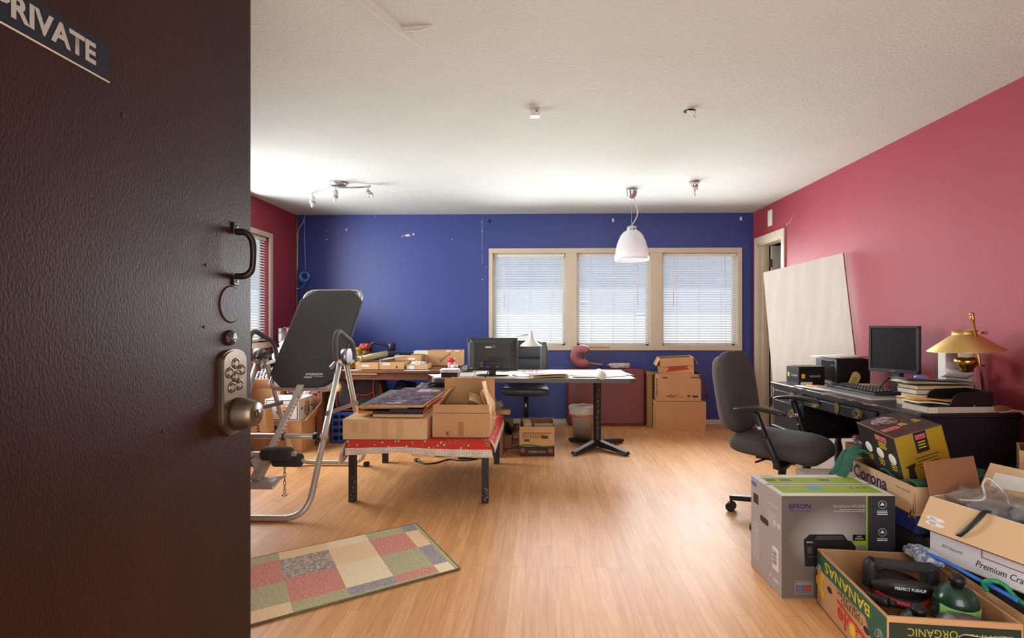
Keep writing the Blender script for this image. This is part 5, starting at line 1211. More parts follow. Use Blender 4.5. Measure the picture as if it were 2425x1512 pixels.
t = thing('monitor', 'square black flat computer monitor on the desk by the red wall', 'monitor', (2.30, 3.33, .7405))
pl_, pr_ = Vector((2.19, 3.44, 0)), Vector((2.345, 3.20, 0)); mx = (pr_ - pl_); mw = mx.length; mx.normalize(); mn = mx.cross(Vector((0, 0, 1)))
M = Matrix.Translation((pl_ + pr_) / 2 + Vector((0, 0, 1.017))) @ Matrix((mx, Vector((0, 0, 1)), mn)).transposed().to_4x4(); mh = .30
b = MB(); f_ = .015
for c, d in (((0, mh / 2 - f_ / 2), (mw, f_)), ((0, -mh / 2 + f_ * .75), (mw, f_ * 1.5)), ((-mw / 2 + f_ / 2, 0), (f_, mh)), ((mw / 2 - f_ / 2, 0), (f_, mh))): b.box((c[0], c[1], -.012), (d[0], d[1], .03), M=M, bevel=.002)
b.box((0, 0, -.025), (mw - .004, mh - .004, .02), M=M); b.box((0, 0, -.045), (mw * .8, mh * .8, .03), M=M); b.build('bezel', mat('monitor_bezel', (62, 64, 70), .4), t)
b = MB(); b.box((0, .004, -.006), (mw - .028, mh - .036, .004), M=M); b.build('screen', mat('dark_screen', (34, 36, 40), .28), t)
b = MB(); b.box((0, -mh / 2 + .011, .0035), (.024, .006, .001), M=M); b.build('badge', mat('grey_badge', (150, 152, 156), .4, metal=.5), t)
cc = (pl_ + pr_) / 2 - mn * .06
b = MB(); b.bar(cc + Vector((0, 0, .75)), cc + Vector((0, 0, .98)), .075, .03); b.lathe([(.09, .7405), (.09, .75), (.05, .757)], cc, n=28); b.build('stand', DKGREY, t)
tag(MB().tube([(2.33, 3.38, .86), (2.25, 3.37, .80), (2.19, 3.36, .748), (2.12, 3.42, .745)], .0035, n=6, sub=4).build('monitor_cable', BLACK), 'thin black cable hanging below the square monitor', 'cable')

# near end of that desk
MAN = mat('manila_envelope', (218, 166, 92), .7, vary=.05); CRM = mat('cream_page', (224, 212, 180), .8)
t = thing('box_lid', 'flat white box under the black tray at the near end of desk', 'box', (2.1, 2.665, .7405), R(5)); b = MB(); b.box((0, 0, .014), (.36, .16, .028)); b.build('lid', mat('cream_box', (214, 206, 186), .7), t, local=True)
b = MB(); b.box((-.182, 0, .014), (.003, .155, .026)); b.box((.02, -.082, .014), (.3, .003, .026)); b.build('lid_edge', mat('tan_box_side', (184, 168, 150), .7), t, local=True)
t = thing('document_tray', 'black cardboard document tray with sloping sides near the brass lamp', 'document tray', (2.1, 2.67, .7695), R(4))
b = MB(); BT = .004
b.box((0, 0, .003), (.34, .15, .006)); b.prism([(-.06, 0), (.17, 0), (.17, .075), (0, .07), (-.03, .055)], 0, BT, M=frame((0, -.071, .0), (1, 0, 0), (0, 0, 1))); b.prism([(-.06, 0), (.17, 0), (.17, .075), (0, .07), (-.03, .055)], 0, BT, M=frame((0, .075, .0), (1, 0, 0), (0, 0, 1))); b.box((.168, 0, .038), (BT, .15, .075)); b.build('tray', BKB, t, local=True)
for k, (y, lab) in enumerate(((2.70, 'upper manila envelope sticking out of the black document tray'), (2.66, 'lower manila envelope sticking out of the black document tray'))):
    tag(MB().sheet(lambda u, v: (1.90 + .28 * u, y - .06 + .12 * v, .80 - .012 * k - .012 * u + .004 * math.sin(u * 6)), 10, 4, th=.003).build('manila_envelope', MAN if k == 0 else CRM), lab.replace('lower manila', 'lower cream'), 'envelope', 'envelopes in the document tray')
for k, (z, h, w_, c, lab) in enumerate(((.7405, .034, .32, (214, 200, 172), 'thick cream-paged book lowest in the stack beside the brass lamp'), (.7755, .03, .30, (226, 216, 196), 'second book up in the stack beside the brass lamp'), (.8065, .026, .31, (206, 192, 170), 'third book up with a dark cover in the stack beside lamp'), (.8335, .02, .33, (196, 176, 130), 'thin yellowish book near the top of the stack beside lamp'))):
    t = thing('book', lab, 'book', (2.15 + .01 * (k % 2), 2.83, z), R(4 + 5 * (k % 2) - 3 * (k == 3)), 'book stack beside the brass lamp')
    b = MB(); b.box((0, 0, h / 2), (w_ - .008, .128, h - .004)); b.build('pages', mat('pages%d' % k, c, .8, vary=.06, vscale=60, stretch=(1, 1, 20)), t, local=True)
    b = MB(); b.box((0, 0, .001), (w_, .135, .002)); b.box((0, 0, h - .001), (w_, .135, .002)); b.box((w_ / 2, 0, h / 2), (.002, .135, h)); b.build('cover', mat('cover%d' % k, ((120, 100, 86), (150, 140, 128), (40, 36, 36), (92, 88, 96))[k], .5), t, local=True)
for k in range(4): tag(MB().sheet(lambda u, v: (1.96 + .36 * u, 2.76 + .13 * v, .862 + .003 * k + .012 * (1 - u) * (k % 2) + .006 * (1 - u)), 8, 3, th=.0014, M=None).build('magazine', mat('mag%d' % k, ((206, 186, 120), (90, 92, 108), (222, 214, 200), (70, 66, 76))[k], .45)), ('yellow-edged', 'blue-grey', 'white', 'dark')[k] + ' magazine fanned on top of the book stack', 'magazine', 'magazines on the book stack')
t = thing('white_binder', 'upright white box file behind the brass lamp against the red wall', 'box file', (2.35, 2.93, .7405)); b = MB(); b.bb(2.274, 2.42, 2.905, 2.96, .7405, 1.03, bevel=.002); b.build('body', mat('offwhite_card', (218, 208, 200), .6), t)
b = MB(); b.bb(2.42, 2.424, 2.905, 2.96, .745, 1.025); b.build('spine', mat('pinkish_card', (196, 172, 168), .6), t)
tag(MB().sheet(lambda u, v: (2.235 + .15 * u, 2.895 - .05 * math.sin(v * 2.2), .885 + .055 * v - .01 * u), 6, 8, th=.003).build('curled_paper', PAPER), 'curled white paper bundle standing under the lamp shade', 'paper')
for x, y, c, n_, lab in ((2.22, 3.02, (96, 130, 190), 'blue_bottle', 'small blue capped bottle behind the magazines'), (2.28, 3.06, (190, 46, 40), 'red_tin', 'small red tin behind the magazines'), ):
    b = MB(); b.lathe([(.028, 0), (.03, .02), (.03, .135 if n_ == 'blue_bottle' else .128), (.024, .14), (0, .141)], (x, y, .7405), n=20); tag(b.build(n_, mat(n_, c, .4)), lab, 'tin')
sheets(2.36, 2.68, .7405, .14, .16, 4, .1, 'white papers at the near right corner of the black desk', 'papers right of the lamp', jit=.01)
t = thing('wood_block', 'small brown wooden block holding a cord plug on the near desk corner', 'block', (2.30, 2.60, .7465), R(5)); b = MB(); b.box((0, 0, .016), (.06, .03, .026), bevel=.003); b.build('block', mat('brown_block', (150, 92, 44), .5), t, local=True)
t = thing('yellow_cord', 'yellow electric cord hanging over the near end of black desk', 'cord', (2.33, 2.59, .75))
b = MB(); b.tube([(2.315, 2.60, .765), (2.345, 2.585, .755), (2.375, 2.56, .745), (2.385, 2.54, .70), (2.385, 2.54, .62), (2.38, 2.54, .52), (2.37, 2.545, .40), (2.38, 2.54, .1)], .0045, n=8, sub=5); b.build('cord', mat('yellow_wire', (200, 160, 66), .5), t)
b = MB(); b.box((2.328, 2.592, .764), (.025, .018, .016), bevel=.003); b.build('plug', mat('brown_plug', (120, 84, 40), .5), t)

# brass lamp
t = thing('brass_lamp', 'brass student lamp with a wide conical shade on the black desk', 'table lamp', (2.32, 2.70, .7405))
b = MB(); b.lathe([(.042, .7405), (.04, .752), (.026, .762), (.012, .775)], (2.32, 2.70, 0), n=28); b.build('base', BRASS, t)
b = MB(); p0, p1 = Vector((2.315, 2.695, .76)), Vector((2.247, 2.695, 1.21)); b.cyl(p0, p1, .0065, n=12)
dv = (p1 - p0).normalized(); M = frame(p1, dv.orthogonal(), dv.cross(dv.orthogonal())); b.lathe([(.0065, -.01), (.011, -.006), (.007, .0), (.012, .006), (.007, .012), (.011, .02), (.01, .03), (.0, .036)], M=M, n=16); b.build('pole', BRASS, t)
q = p0.lerp(p1, .84)
b = MB(); b.cyl(q + Vector((.0, -.02, 0)), q + Vector((.03, -.02, 0)), .006, n=10); b.lathe([(.007, 0), (.009, .01), (0, .013)], M=frame(q + Vector((.03, -.02, 0)), (0, 1, 0), (0, 0, 1)), n=12); b.build('thumb_screw', BRASS, t)
Ms = Matrix.Translation((2.262, 2.757, 1.043)) @ Matrix.Rotation(R(-3.5), 4, 'Y')
b = MB(); pr = [(.165, -.002), (.165, 0), (.056, .082), (.053, .088), (.053, .105), (.058, .107)]
b.lathe(pr + [(r - .0025, z) for r, z in reversed(pr)], M=Ms, n=56, cap=False); b.build('lamp_shade', mat('brushed_brass', (206, 174, 108), .46, metal=.85, vary=.06, vscale=10), t)
b = MB(); b.lathe([(.012, -.118), (.03, -.112), (.028, -.1), (.042, -.085), (.052, -.06), (.05, -.045), (.03, -.035), (.026, -.03)], M=Ms, n=28); b.tube([Ms @ Vector((.04, -.02, -.075)), Ms @ Vector((.05, -.05, -.08)), p0.lerp(p1, .46)], .005, n=8, sub=3); b.build('burner', BRASS, t)
b = MB(); b.lathe([(.032, -.035), (.034, -.01), (.03, .0)], M=Ms, n=24); b.build('socket_sleeve', WHITE, t)
b = MB()
b.tube([Ms @ Vector((.024 * math.cos(a * .7), .024 * math.sin(a * .7), .0 + .0022 * a)) for a in range(28)], .007, n=8); b.build('spiral_bulb', WHITEP, t)

# ------------------------------------------------------------------ office chair at the black desk
t = thing('office_chair', 'grey fabric office chair with black armrests facing the black desk', 'office chair', (1.45, 3.09, 0), R(-45))
Mt = Matrix.Translation((-.265, 0, .755)) @ Matrix.Rotation(R(-9), 4, 'Y')
b = MB(); b.sup((0, 0, 0), (.05, .225, .255), .55, .55, M=None, fn=lambda p: Vector((p.x - .25 * (p.y ** 2) * -1 * .6, p.y * (1 - .16 * abs(p.z / .255) ** 3), p.z)))
b.bm.transform(Mt); b.build('backrest', CHAIRF, t, local=True)
b = MB(); b.sup((-.03, 0, 0), (.045, .2, .23), .45, .6); b.bm.transform(Mt); b.build('back_shell', mat('back_shell_fabric', (104, 98, 94), .9, bump=.2, bscale=400), t, local=True)
b = MB(); b.sup((.0, 0, .462), (.25, .25, .062), .6, .42, fn=lambda p: Vector((p.x, p.y * (1 + .05 * p.x / .25), p.z - (.03 * max(0, (p.x - .1) / .15) ** 2)))); b.build('seat', CHAIRF, t, local=True)
for sy in (-1, 1):
    b = MB(); b.bar((.085, sy * .262, .38), (.02, sy * .285, .55), .06, .036, bevel=.012); b.bar((.022, sy * .285, .54), (-.03, sy * .295, .685), .05, .03, bevel=.012); b.bar((.06, sy * .05, .385), (.085, sy * .265, .385), .06, .02); b.build('arm_post', BLACK, t, local=True)
    b = MB(); b.sup((.0, 0, 0), (.145, .04, .014), .7, .7, fn=lambda p: Vector((p.x, p.y, p.z - .9 * p.x * p.x))); b.bm.transform(Matrix.Translation((-.01, sy * .295, .705))); b.build('arm_pad', BLACK, t, local=True)
    b = MB(); b.lathe([(.011, 0), (.011, .008), (.007, .012), (0, .0125)], M=frame((.0, sy * .31 if sy < 0 else .27, .60), (1, 0, 0), (0, 0, 1)), n=16); b.build('adjusting_button', mat('silver_button', (190, 190, 190), .3, metal=.5), t, local=True)
b = MB(); b.bar((-.27, 0, .52), (-.18, 0, .40), .07, .012); b.bar((-.18, 0, .40), (.05, 0, .39), .07, .012); b.build('back_bracket', BLACK, t, local=True)
b = MB(); b.cyl((0, 0, .09), (0, 0, .25), .03); b.cyl((0, 0, .25), (0, 0, .39), .016); b.box((0, 0, .39), (.22, .2, .035), bevel=.005); b.cyl((-.04, -.1, .385), (-.06, -.22, .38), .006, n=8); b.build('gas_column', BLACKM, t, local=True)
for k in range(5):
    a = R(192) + 2 * PI * k / 5; d = Vector((math.cos(a), math.sin(a), 0))
    b = MB(); b.bar(d * .02 + Vector((0, 0, .115)), d * .29 + Vector((0, 0, .085)), .05, .03, bevel=.006); sb = b.build('base_leg', BLACK, t, local=True)
    b = MB(); o_ = Vector((-d.y, d.x, 0)); q = d * .285
    for s_ in (-1, 1): b.cyl(q + o_ * s_ * .008 + Vector((0, 0, .028)), q + o_ * s_ * .026 + Vector((0, 0, .028)), .028, n=20)
    b.cyl(q + Vector((0, 0, .03)), q + Vector((0, 0, .085)), .008, n=8); b.build('caster', BLACK, t, local=True)
tag(MB().bb(1.37, 1.58, 2.6, 2.76, 0, .41, bevel=.006).build('storage_bin', mat('putty_plastic', (176, 170, 152), .5)), 'putty coloured bin on the floor between printer box and chair seat', 'bin')
t = cbox('cardboard_box', 'low brown box in the dark knee space of the black desk', 'cardboard box', (2.06, 3.1, 0), R(5), .26, .3, .44, CARD_D)
tag(MB().lump((2.0, 3.08, .47), (.1, .12, .035), .25, 3, 61).build('red_magazines', mat('red_white_print', (128, 60, 58), .5, vary=.6, vscale=18)), 'rumpled red and grey magazines on the box under the black desk', 'magazine')

# ------------------------------------------------------------------ cartons at front right
EPG = bpy.data.materials.new('printer_box_front'); EPG.use_nodes = True
_n = EPG.node_tree.nodes; _l = EPG.node_tree.links; _tc = _n.new('ShaderNodeTexCoord'); _mp = _n.new('ShaderNodeMapping'); _mp.inputs['Location'].default_value = (.03 / .19, 0, -.25 / .15); _mp.inputs['Scale'].default_value = (1 / .19, 0, 1 / .15)
_gr = _n.new('ShaderNodeTexGradient'); _gr.gradient_type = 'SPHERICAL'; _c = _n.new('ShaderNodeValToRGB'); _c.color_ramp.elements[0].color = lin((104, 96, 92)); _c.color_ramp.elements[1].color = lin((190, 184, 180))
_l.new(_tc.outputs['Object'], _mp.inputs['Vector']); _l.new(_mp.outputs['Vector'], _gr.inputs['Vector']); _l.new(_gr.outputs['Fac'], _c.inputs['Fac']); _l.new(_c.outputs['Color'], _n['Principled BSDF'].inputs['Base Color']); _n['Principled BSDF'].inputs['Roughness'].default_value = .4
ew, ed, eh = .49, .30, .443
t = thing('printer_box', 'grey and lime printer carton standing on the floor at front right', 'box', (1.288, 2.381, 0), R(1.5))
carton(t, ew, ed, eh, mat('printer_box_side', (172, 166, 168), .45), closed=True)
F, Lf, T = Ff(ew, ed, eh), Fl(ew, ed, eh), Ft(ew, ed, eh)
patch(F, ew, eh - .002, EPG, t, 'front_print', y=eh / 2)
patch(F, .118, eh - .002, mat('charcoal_print', (50, 49, 54), .4), t, 'dark_band', th=.001, x=ew / 2 - .06, y=eh / 2); patch(F, .007, eh - .002, mat('lime_print', (148, 176, 44), .5), t, 'lime_stripe', th=.0013, x=ew / 2 - .122, y=eh / 2)
text('EPSON', F @ Matrix.Translation((-.166, .398, .0008)), w=.094, h=.021, m=mat('logo_navy', (34, 34, 104), .5), parent=t, bold=.025)
text('EXCEED YOUR VISION', F @ Matrix.Translation((-.166, .378, .0008)), w=.094, h=.006, m=mat('logo_navy', (34, 34, 104), .5), parent=t)
text('WorkForce WF-2540', F @ Matrix.Translation((.045, .398, .0008)), w=.14, h=.013, m=mat('pale_print', (186, 180, 176), .6), parent=t)
b = MB()
for y, w_ in ((.383, .11), (.376, .135)): b.box((.115 - w_ / 2, y, .0008), (w_, .0025, .0006), M=F)
b.build('fine_print', mat('pale_print', (186, 180, 176), .6), t, local=True)
b = MB(); PB = mat('printer_black', (34, 32, 34), .4); PG = mat('printer_grey', (70, 66, 66), .4); FP = F @ Matrix.Translation((-.03, .058, 0))     # the printed picture of a printer
b.prism([(-.115, .08), (.105, .075), (.105, .165), (.085, .19), (.07, .192), (.05, .218), (-.095, .218), (-.12, .195)], .0008, .0014, 0, M=FP); b.prism([(-.075, .195), (.055, .195), (.045, .212), (-.06, .212)], .0014, .0018, 1, M=FP); b.prism([(-.1, .12), (.09, .12), (.09, .125), (-.1, .125)], .0014, .0018, 1, M=FP); b.prism([(-.105, .135), (-.085, .135), (-.085, .165), (-.105, .165)], .0014, .0018, 1, M=FP)
b.build('printer_picture', [PB, PG], t, local=True)
text('EPSON', FP @ Matrix.Translation((-.095, .185, .0018)), w=.026, h=.006, m=WHITEP, parent=t)
patch(F, .055, .026, BKB, t, 'badge_top', th=.0012, x=.09, y=.262); patch(F, .055, .02, mat('lime_print', (148, 176, 44), .5), t, 'badge_base', th=.0012, x=.09, y=.239)
text('FAST', F @ Matrix.Translation((.09, .267, .0013)), w=.022, h=.006, m=WHITEP, parent=t); text('PRINTING', F @ Matrix.Translation((.09, .257, .0013)), w=.036, h=.006, m=WHITEP, parent=t)
b = MB()
for y in (.405, .285): b.tube([F @ Vector((ew / 2 - .055 + .017 * math.cos(a * PI / 12), y + .017 * math.sin(a * PI / 12), .0012)) for a in range(24)], .0008, n=4, closed=True); b.prism([(ew / 2 - .065, y - .004), (ew / 2 - .045, y - .004), (ew / 2 - .055, y + .01)], .001, .0014, M=F)
for y in (.377, .37, .363, .257, .25): b.box((ew / 2 - .055, y, .0011), (.045, .003, .0006), M=F)
b.build('white_symbols', WHITEP, t, local=True)
b = MB()
for c, d in (((-.15, .075), (.075, .0012)), ((-.15, .02), (.075, .0012)), ((-.1875, .0475), (.0012, .055)), ((-.1125, .0475), (.0012, .055))): b.box((c[0], c[1], .0008), (d[0], d[1], .0006), M=F)
for y in (.066, .061): b.box((-.15, y, .0008), (.06, .002, .0006), M=F)
b.build('info_frame', mat('pale_print', (186, 180, 176), .6), t, local=True)
patch(F, .012, .025, mat('phone_blue', (70, 110, 180), .5), t, 'phone_picture', th=.001, x=-.165, y=.04); patch(F, .03, .015, mat('phone_red', (176, 58, 50), .5), t, 'card_picture', th=.001, x=-.135, y=.042)
# left side print
text('EPSON', Lf @ Matrix.Translation((-.115, .41, .0004)), w=.05, h=.02, m=mat('logo_blue', (66, 70, 160), .5), parent=t, bold=.02)
text('WorkForce WF-2540', Lf @ Matrix.Translation((.08, .375, .0004)), w=.095, h=.012, m=WHITEP, parent=t)
b = MB()
for k in range(16): b.box((-.095, .225 - .011 * k, .0005), (.075 - .02 * (k % 3 == 0), .0035, .0008), M=Lf)
for k in range(6): b.box((.06, .335 - .011 * k, .0005), (.085 - .02 * (k % 2), .003, .0008), M=Lf)
b.box((-.115, .375, .0005), (.05, .002, .0008), M=Lf); b.box((.09, .30, .0006), (.02, .022, .001), M=Lf); b.box((.125, .30, .0006), (.028, .022, .001), M=Lf); b.box((.10, .05, .0005), (.05, .012, .0008), M=Lf); b.box((.05, .055, .0005), (.016, .016, .0008), M=Lf)
b.build('side_print', mat('white_side_print', (206, 202, 204), .6), t, local=True)
patch(Lf, .055, .10, WHITEP, t, 'barcode_label', x=.095, y=.145)
b = MB()
for k in range(7): b.box((.09, .12 + .009 * k, .0009), (.035, .002 + .002 * (k % 2), .0008), M=Lf)
b.build('barcode', INK, t, local=True)
b = MB(); b.prism([(-.033, .013), (.033, .013), (.042, 0), (.033, -.015), (-.033, -.015), (-.042, 0)], .0003, .001, M=Lf @ Matrix.Translation((-.01, .275, 0))); b.build('hand_hole', BLACK, t, local=True)
patch(Lf, .05, .045, PB, t, 'small_printer_picture', x=-.095, y=.345)
patch(T, ew - .002, ed - .002, mat('white_box_top', (222, 220, 214), .45), t, 'top_print', th=.0006)
LIME = mat('lime_print', (148, 176, 44), .5)
patch(T, ew - .05, .085, LIME, t, 'lime_panel', th=.001, x=.0, y=.06); patch(T, ew - .05, .10, LIME, t, 'lime_panel', th=.001, x=.0, y=-.065)
b = MB(); b.box((0, 0, .0012), (ew - .002, .004, .0008), M=T); b.box((ew * .0, .004, .0012), (ew - .002, .002, .0006), M=T); b.build('tape_seam', mat('violet_grey', (110, 100, 130), .4), t, local=True)
patch(T, .06, .05, mat('sky_print', (90, 156, 190), .5), t, 'blue_picture', th=.0014, x=-.05, y=-.05)
b = MB()
for x in (.12, .15, .18): b.box((x, -.05, .0014), (.012, .012, .0006), M=T)
for x, w_ in ((-.19, .04), (-.12, .05), (.06, .05)): b.box((x, .065, .0014), (w_, .02, .0006), M=T)
b.build('top_pictures', mat('grey_photo_print', (92, 92, 96), .5), t, local=True)
text('EPSON', T @ Matrix.Translation((-.18, .125, .0008)), w=.06, h=.014, m=mat('logo_blue', (66, 70, 160), .5), parent=t); text('WorkForce WF-2540', T @ Matrix.Translation((.12, .125, .0008)), w=.13, h=.012, m=mat('pale_print', (186, 180, 176), .6), parent=t)

# black bag and beer carton behind the printer box
t = thing('duffel_bag', 'black bag with a buckle squeezed between the printer box and craft cider box', 'bag', (1.70, 2.41, 0))
b = MB(); b.sup((1.70, 2.41, .151), (.115, .23, .151), .25, .3); b.build('body', mat('black_nylon', (30, 29, 30), .75, bump=.1), t)
b = MB(); b.bb(1.62, 1.655, 2.155, 2.185, .2, .29, bevel=.004); b.build('buckle', mat('buckle_plastic', (88, 88, 82), .4), t)
b = MB(); b.bb(1.655, 1.72, 2.16, 2.18, .19, .285); b.build('strap', mat('strap_web', (50, 50, 52), .9, bump=.3, bscale=300), t)
t = thing('beer_carton', 'open tan and navy beer carton behind the printer box', 'cardboard box', (1.69, 2.405, .304), 0)
cw, cd, ch = .225, .46, .196
carton(t, cw, cd, ch, mat('kraft_print', (206, 170, 128), .6), CARD_IN)
LF = Fl(cw, cd, ch); NV = mat('beer_navy', (38, 50, 104), .4)
patch(LF, cd, .075, NV, t, 'navy_band', y=.0375); patch(Ff(cw, cd, ch), cw, .075, NV, t, 'navy_band', y=.0375); patch(LF, cd, .012, mat('beer_gold', (214, 170, 70), .5), t, 'gold_line', y=.082)
text('Corona', LF @ Matrix.Translation((-.065, .152, .0004)), w=.245, h=.06, m=NV, parent=t, bold=.02); text('Extra', LF @ Matrix.Translation((-.06, .106, .0004)), w=.09, h=.024, m=NV, parent=t); text('Relax responsibly', LF @ Matrix.Translation((.16, .165, .0004)), w=.085, h=.009, m=NV, parent=t)
b = MB(); b.prism([(-.225, .13), (-.2, .13), (-.19, .18), (-.225, .185)], 0, .0008, M=LF); b.build('crest_print', NV, t, local=True); patch(Ff(cw, cd, ch), .07, .06, NV, t, 'navy_mark', x=.03, y=.14)
b = MB()
for k in range(26): a = random.random(); b.prism([(.195 + .035 * a + random.uniform(-.006, .006), .06 + .13 * random.random() * a + random.uniform(-.006, .006)) for _ in range(4)], 0, .0012, M=LF)
b.build('torn_paper', CARD, t, local=True)
def towel(u, v):
    x = 1.63 - .17 * u; y = 2.515 + .11 * v - .03 * u
    z = .515 + .055 * math.sin(PI * min(1, u * 1.25)) * (.7 + .3 * math.sin(v * 5)) - .10 * max(0, u - .55) * 2 + .008 * math.sin(v * 14 + u * 4)
    return (x, y, z)
b = MB(); b.sheet(towel, 24, 20, th=.012); b.sheet(lambda u, v: (1.60 + .05 * u, 2.19 + .24 * v, .503 + .012 * math.sin(v * 9)), 6, 16, th=.008); tag(b.build('green_towel', mat('green_terry', (52, 104, 84), .95, vary=.15, vscale=90, bump=.5, bscale=260)), 'dark green towel draped over the corner of the beer carton', 'towel')

# black and yellow appliance carton
t = thing('stove_box', 'black and yellow camping carton tilted on top of the beer carton', 'box', (1.72, 2.45, .47))
Fq, Lq, Rq = Vector((1.577, 2.3, .675)), Vector((1.572, 2.56, .696)), Vector((1.874, 2.42, .714)); Bk = Lq + Rq - Fq; dn = Vector((.03, -.03, -.195))
b = MB(); b.hexa([p + dn for p in (Fq, Rq, Bk, Lq)], [Fq, Rq, Bk, Lq]); b.build('body', mat('stove_black', (42, 38, 36), .4), t)
ux, uy = (Rq - Fq), (Lq - Fq)
FR = frame(Fq, ux, -dn); wR, hR = ux.length, dn.length           # yellow face: x right, y up, origin at top corner
FL_ = frame(Lq, -uy, -dn); wL = uy.length
FT = frame(Fq, ux, uy)
GOLD = mat('mustard_print', (178, 152, 40), .4); PINK = mat('pink_logo', (214, 120, 126), .5); REDL = mat('red_logo', (196, 40, 44), .5)
b = MB(); b.box((wR / 2, -hR / 2, .0005), (wR, hR, .001), M=FR); b.build('yellow_side', GOLD, t)
b = MB(); b.box((wR * .5, -.045, .0012), (.085, .09, .001), M=FR); b.build('black_tab', mat('stove_black', (42, 38, 36), .4), t)
b = MB(); b.box((wR * .5, -.022, .002), (.065, .02, .001), M=FR); b.box((wL * .62, -.03, .0012), (.075, .022, .001), M=FL_); b.box((.075, .095, .0008), (.11, .03, .001), M=FT @ Matrix.Rotation(0, 4, 'Z')); b.build('logo_plate', PINK, t)
for M_, x, y, w_ in ((FR, wR * .5, -.022, .056), (FL_, wL * .62, -.03, .066)): text('Coleman', M_ @ Matrix.Translation((x, y, .0026 if M_ is FR else .0018)), w=w_, h=.012, m=REDL, parent=t, local=False, bold=.02)
text('Coleman', FT @ Matrix.Translation((.075, .095, .0014)), w=.09, h=.017, m=REDL, parent=t, local=False, bold=.02)
b = MB()
for k in range(3): b.lathe([(0, .0012), (.023, .0012), (.024, .0004)], M=FL_ @ Matrix.Translation((.055 + .078 * k, -.10 - .004 * k, 0)), n=24)
b.build('round_icon', WHITEP, t)
def yl(lines, M_):
    b = MB()
    for x, y, z, w_, h_ in lines: b.box((x, y, z), (w_, h_, .0008), M=M_)
    b.build('yellow_lettering', mat('yellow_ink', (220, 196, 50), .5), t)
for k in range(3): yl([(.055 + .078 * k, -.135 - .01 * j, .0008, .04 - .006 * j, .004) for j in range(3)], FL_)
yl([(wL * .62, -.05 - .008 * j, .0008, .055 - .01 * (j % 2), .004) for j in range(4)], FL_)
yl([(wR * .5, -.045 - .012 * j, .0022, .05, .005) for j in range(3)], FR)
yl([(.17, .10 + .012 * j, .0006, .055 - .01 * j, .006) for j in range(3)], FT); yl([(.27, .10 + .014 * j, .0006, .05 - .01 * j, .006) for j in range(3)], FT)
b = MB()
for j in range(4): b.box((wR * .55, -.11 - .014 * j, .0012), (.16 - .03 * (j % 2), .003, .0008), M=FR)
b.prism([(.03, -.19), (.04, -.14), (.02, -.13), (.09, -.125), (.085, -.14), (.075, -.145), (.08, -.19)], .0008, .0016, M=FR); b.build('black_print', INK, t)
b = MB(); b.lathe([(0, .001), (.082, .0009), (.083, .0004)], M=FT @ Matrix.Translation((.13, .19, 0)) @ Matrix.Diagonal((1, .62, 1, 1)), n=32); b.build('round_picture', multi_mat('picnic_print', [(0, (60, 50, 40)), (.42, (150, 92, 60)), (.5, (80, 92, 130)), (.57, (190, 170, 150)), (.63, (70, 90, 60))], 22), t)
b = MB()
for a_, c_ in ((Fq, Lq), (Fq, Rq), (Fq, Fq + dn)): b.tube([a_, c_], .0018, n=6)
b.build('worn_edge', mat('worn_card_edge', (150, 130, 90), .8), t)

# craft cider box on the near carton
t = thing('cardboard_box', 'brown open box under the white craft cider box at the right edge', 'cardboard box', (1.81, 1.93, 0), R(-4))
carton(t, .42, .50, .235, CARD, CARD_IN)
tag(MB().lump((1.80, 1.95, .115), (.17, .21, .11), .12, 2.5, 71).build('dark_clothes', mat('dark_grey_clothes', (44, 42, 44), .9)), 'dark grey clothes filling the box under the craft cider box', 'clothes')
rz = math.atan2(-.941, .337); w_, d_, h_ = .5, .3, .24
cwx, cwy = .337, -.941
ctr = Vector((1.575 + w_ / 2 * .337 + d_ / 2 * .941, 2.09 - w_ / 2 * .941 + d_ / 2 * .337, .253))
t = thing('cider_box', 'white craft cider box with brown open flaps at the right edge', 'cardboard box', tuple(ctr), rz)
carton(t, w_, d_, h_, mat('white_cider_card', (226, 224, 224), .6), mat('kraft_inside', (196, 158, 116), .8), flaps=())
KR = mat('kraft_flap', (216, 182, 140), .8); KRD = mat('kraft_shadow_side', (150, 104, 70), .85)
FC = Ff(w_, d_, h_)
WINE = mat('wine_line', (150, 52, 76), .6)
b = MB(); b.box((0, .10, .0004), (w_, .003, .0008), M=FC)
for c, d in (((0, .072), (.14, .003)), ((-.07, .10), (.003, .06)), ((.07, .10), (.003, .06))): b.box((c[0], c[1], .0008), (d[0], d[1], .0008), M=FC)
b.build('wine_lines', WINE, t, local=True)
text('Premium Craft Ciders', FC @ Matrix.Translation((.03, .043, .0006)), w=.24, h=.024, m=INK, parent=t, shear=.35); text('All Natural', FC @ Matrix.Translation((-.17, .06, .0006)), w=.075, h=.014, m=mat('grey_print', (120, 122, 126), .6), parent=t, shear=.2); text('Gluten Free', FC @ Matrix.Translation((.19, .04, .0006)), w=.08, h=.014, m=mat('grey_print', (120, 122, 126), .6), parent=t, shear=.2)
TORN = mat('torn_white_paper', (232, 230, 226), .9, vary=.04, vscale=40)
def flapg(side, L, ang, m):
    a = R(ang); q = MB()
    if side == 'F': M = frame((0, -d_ / 2 + .002, h_), (1, 0, 0), (0, -math.sin(a), math.cos(a))); ww = w_
    elif side == 'B': M = frame((0, d_ / 2 - .002, h_), (1, 0, 0), (0, math.sin(a), math.cos(a))); ww = w_
    else: M = frame((-w_ / 2 + .002, 0, h_), (0, 1, 0), (-math.sin(a), 0, math.cos(a))); ww = d_
    q.box((0, L / 2 + .003, 0), (ww, L, .004), M=M); return q.build('flap', m, t, local=True), M
fl, Mfl = flapg('F', .13, 146, KR)
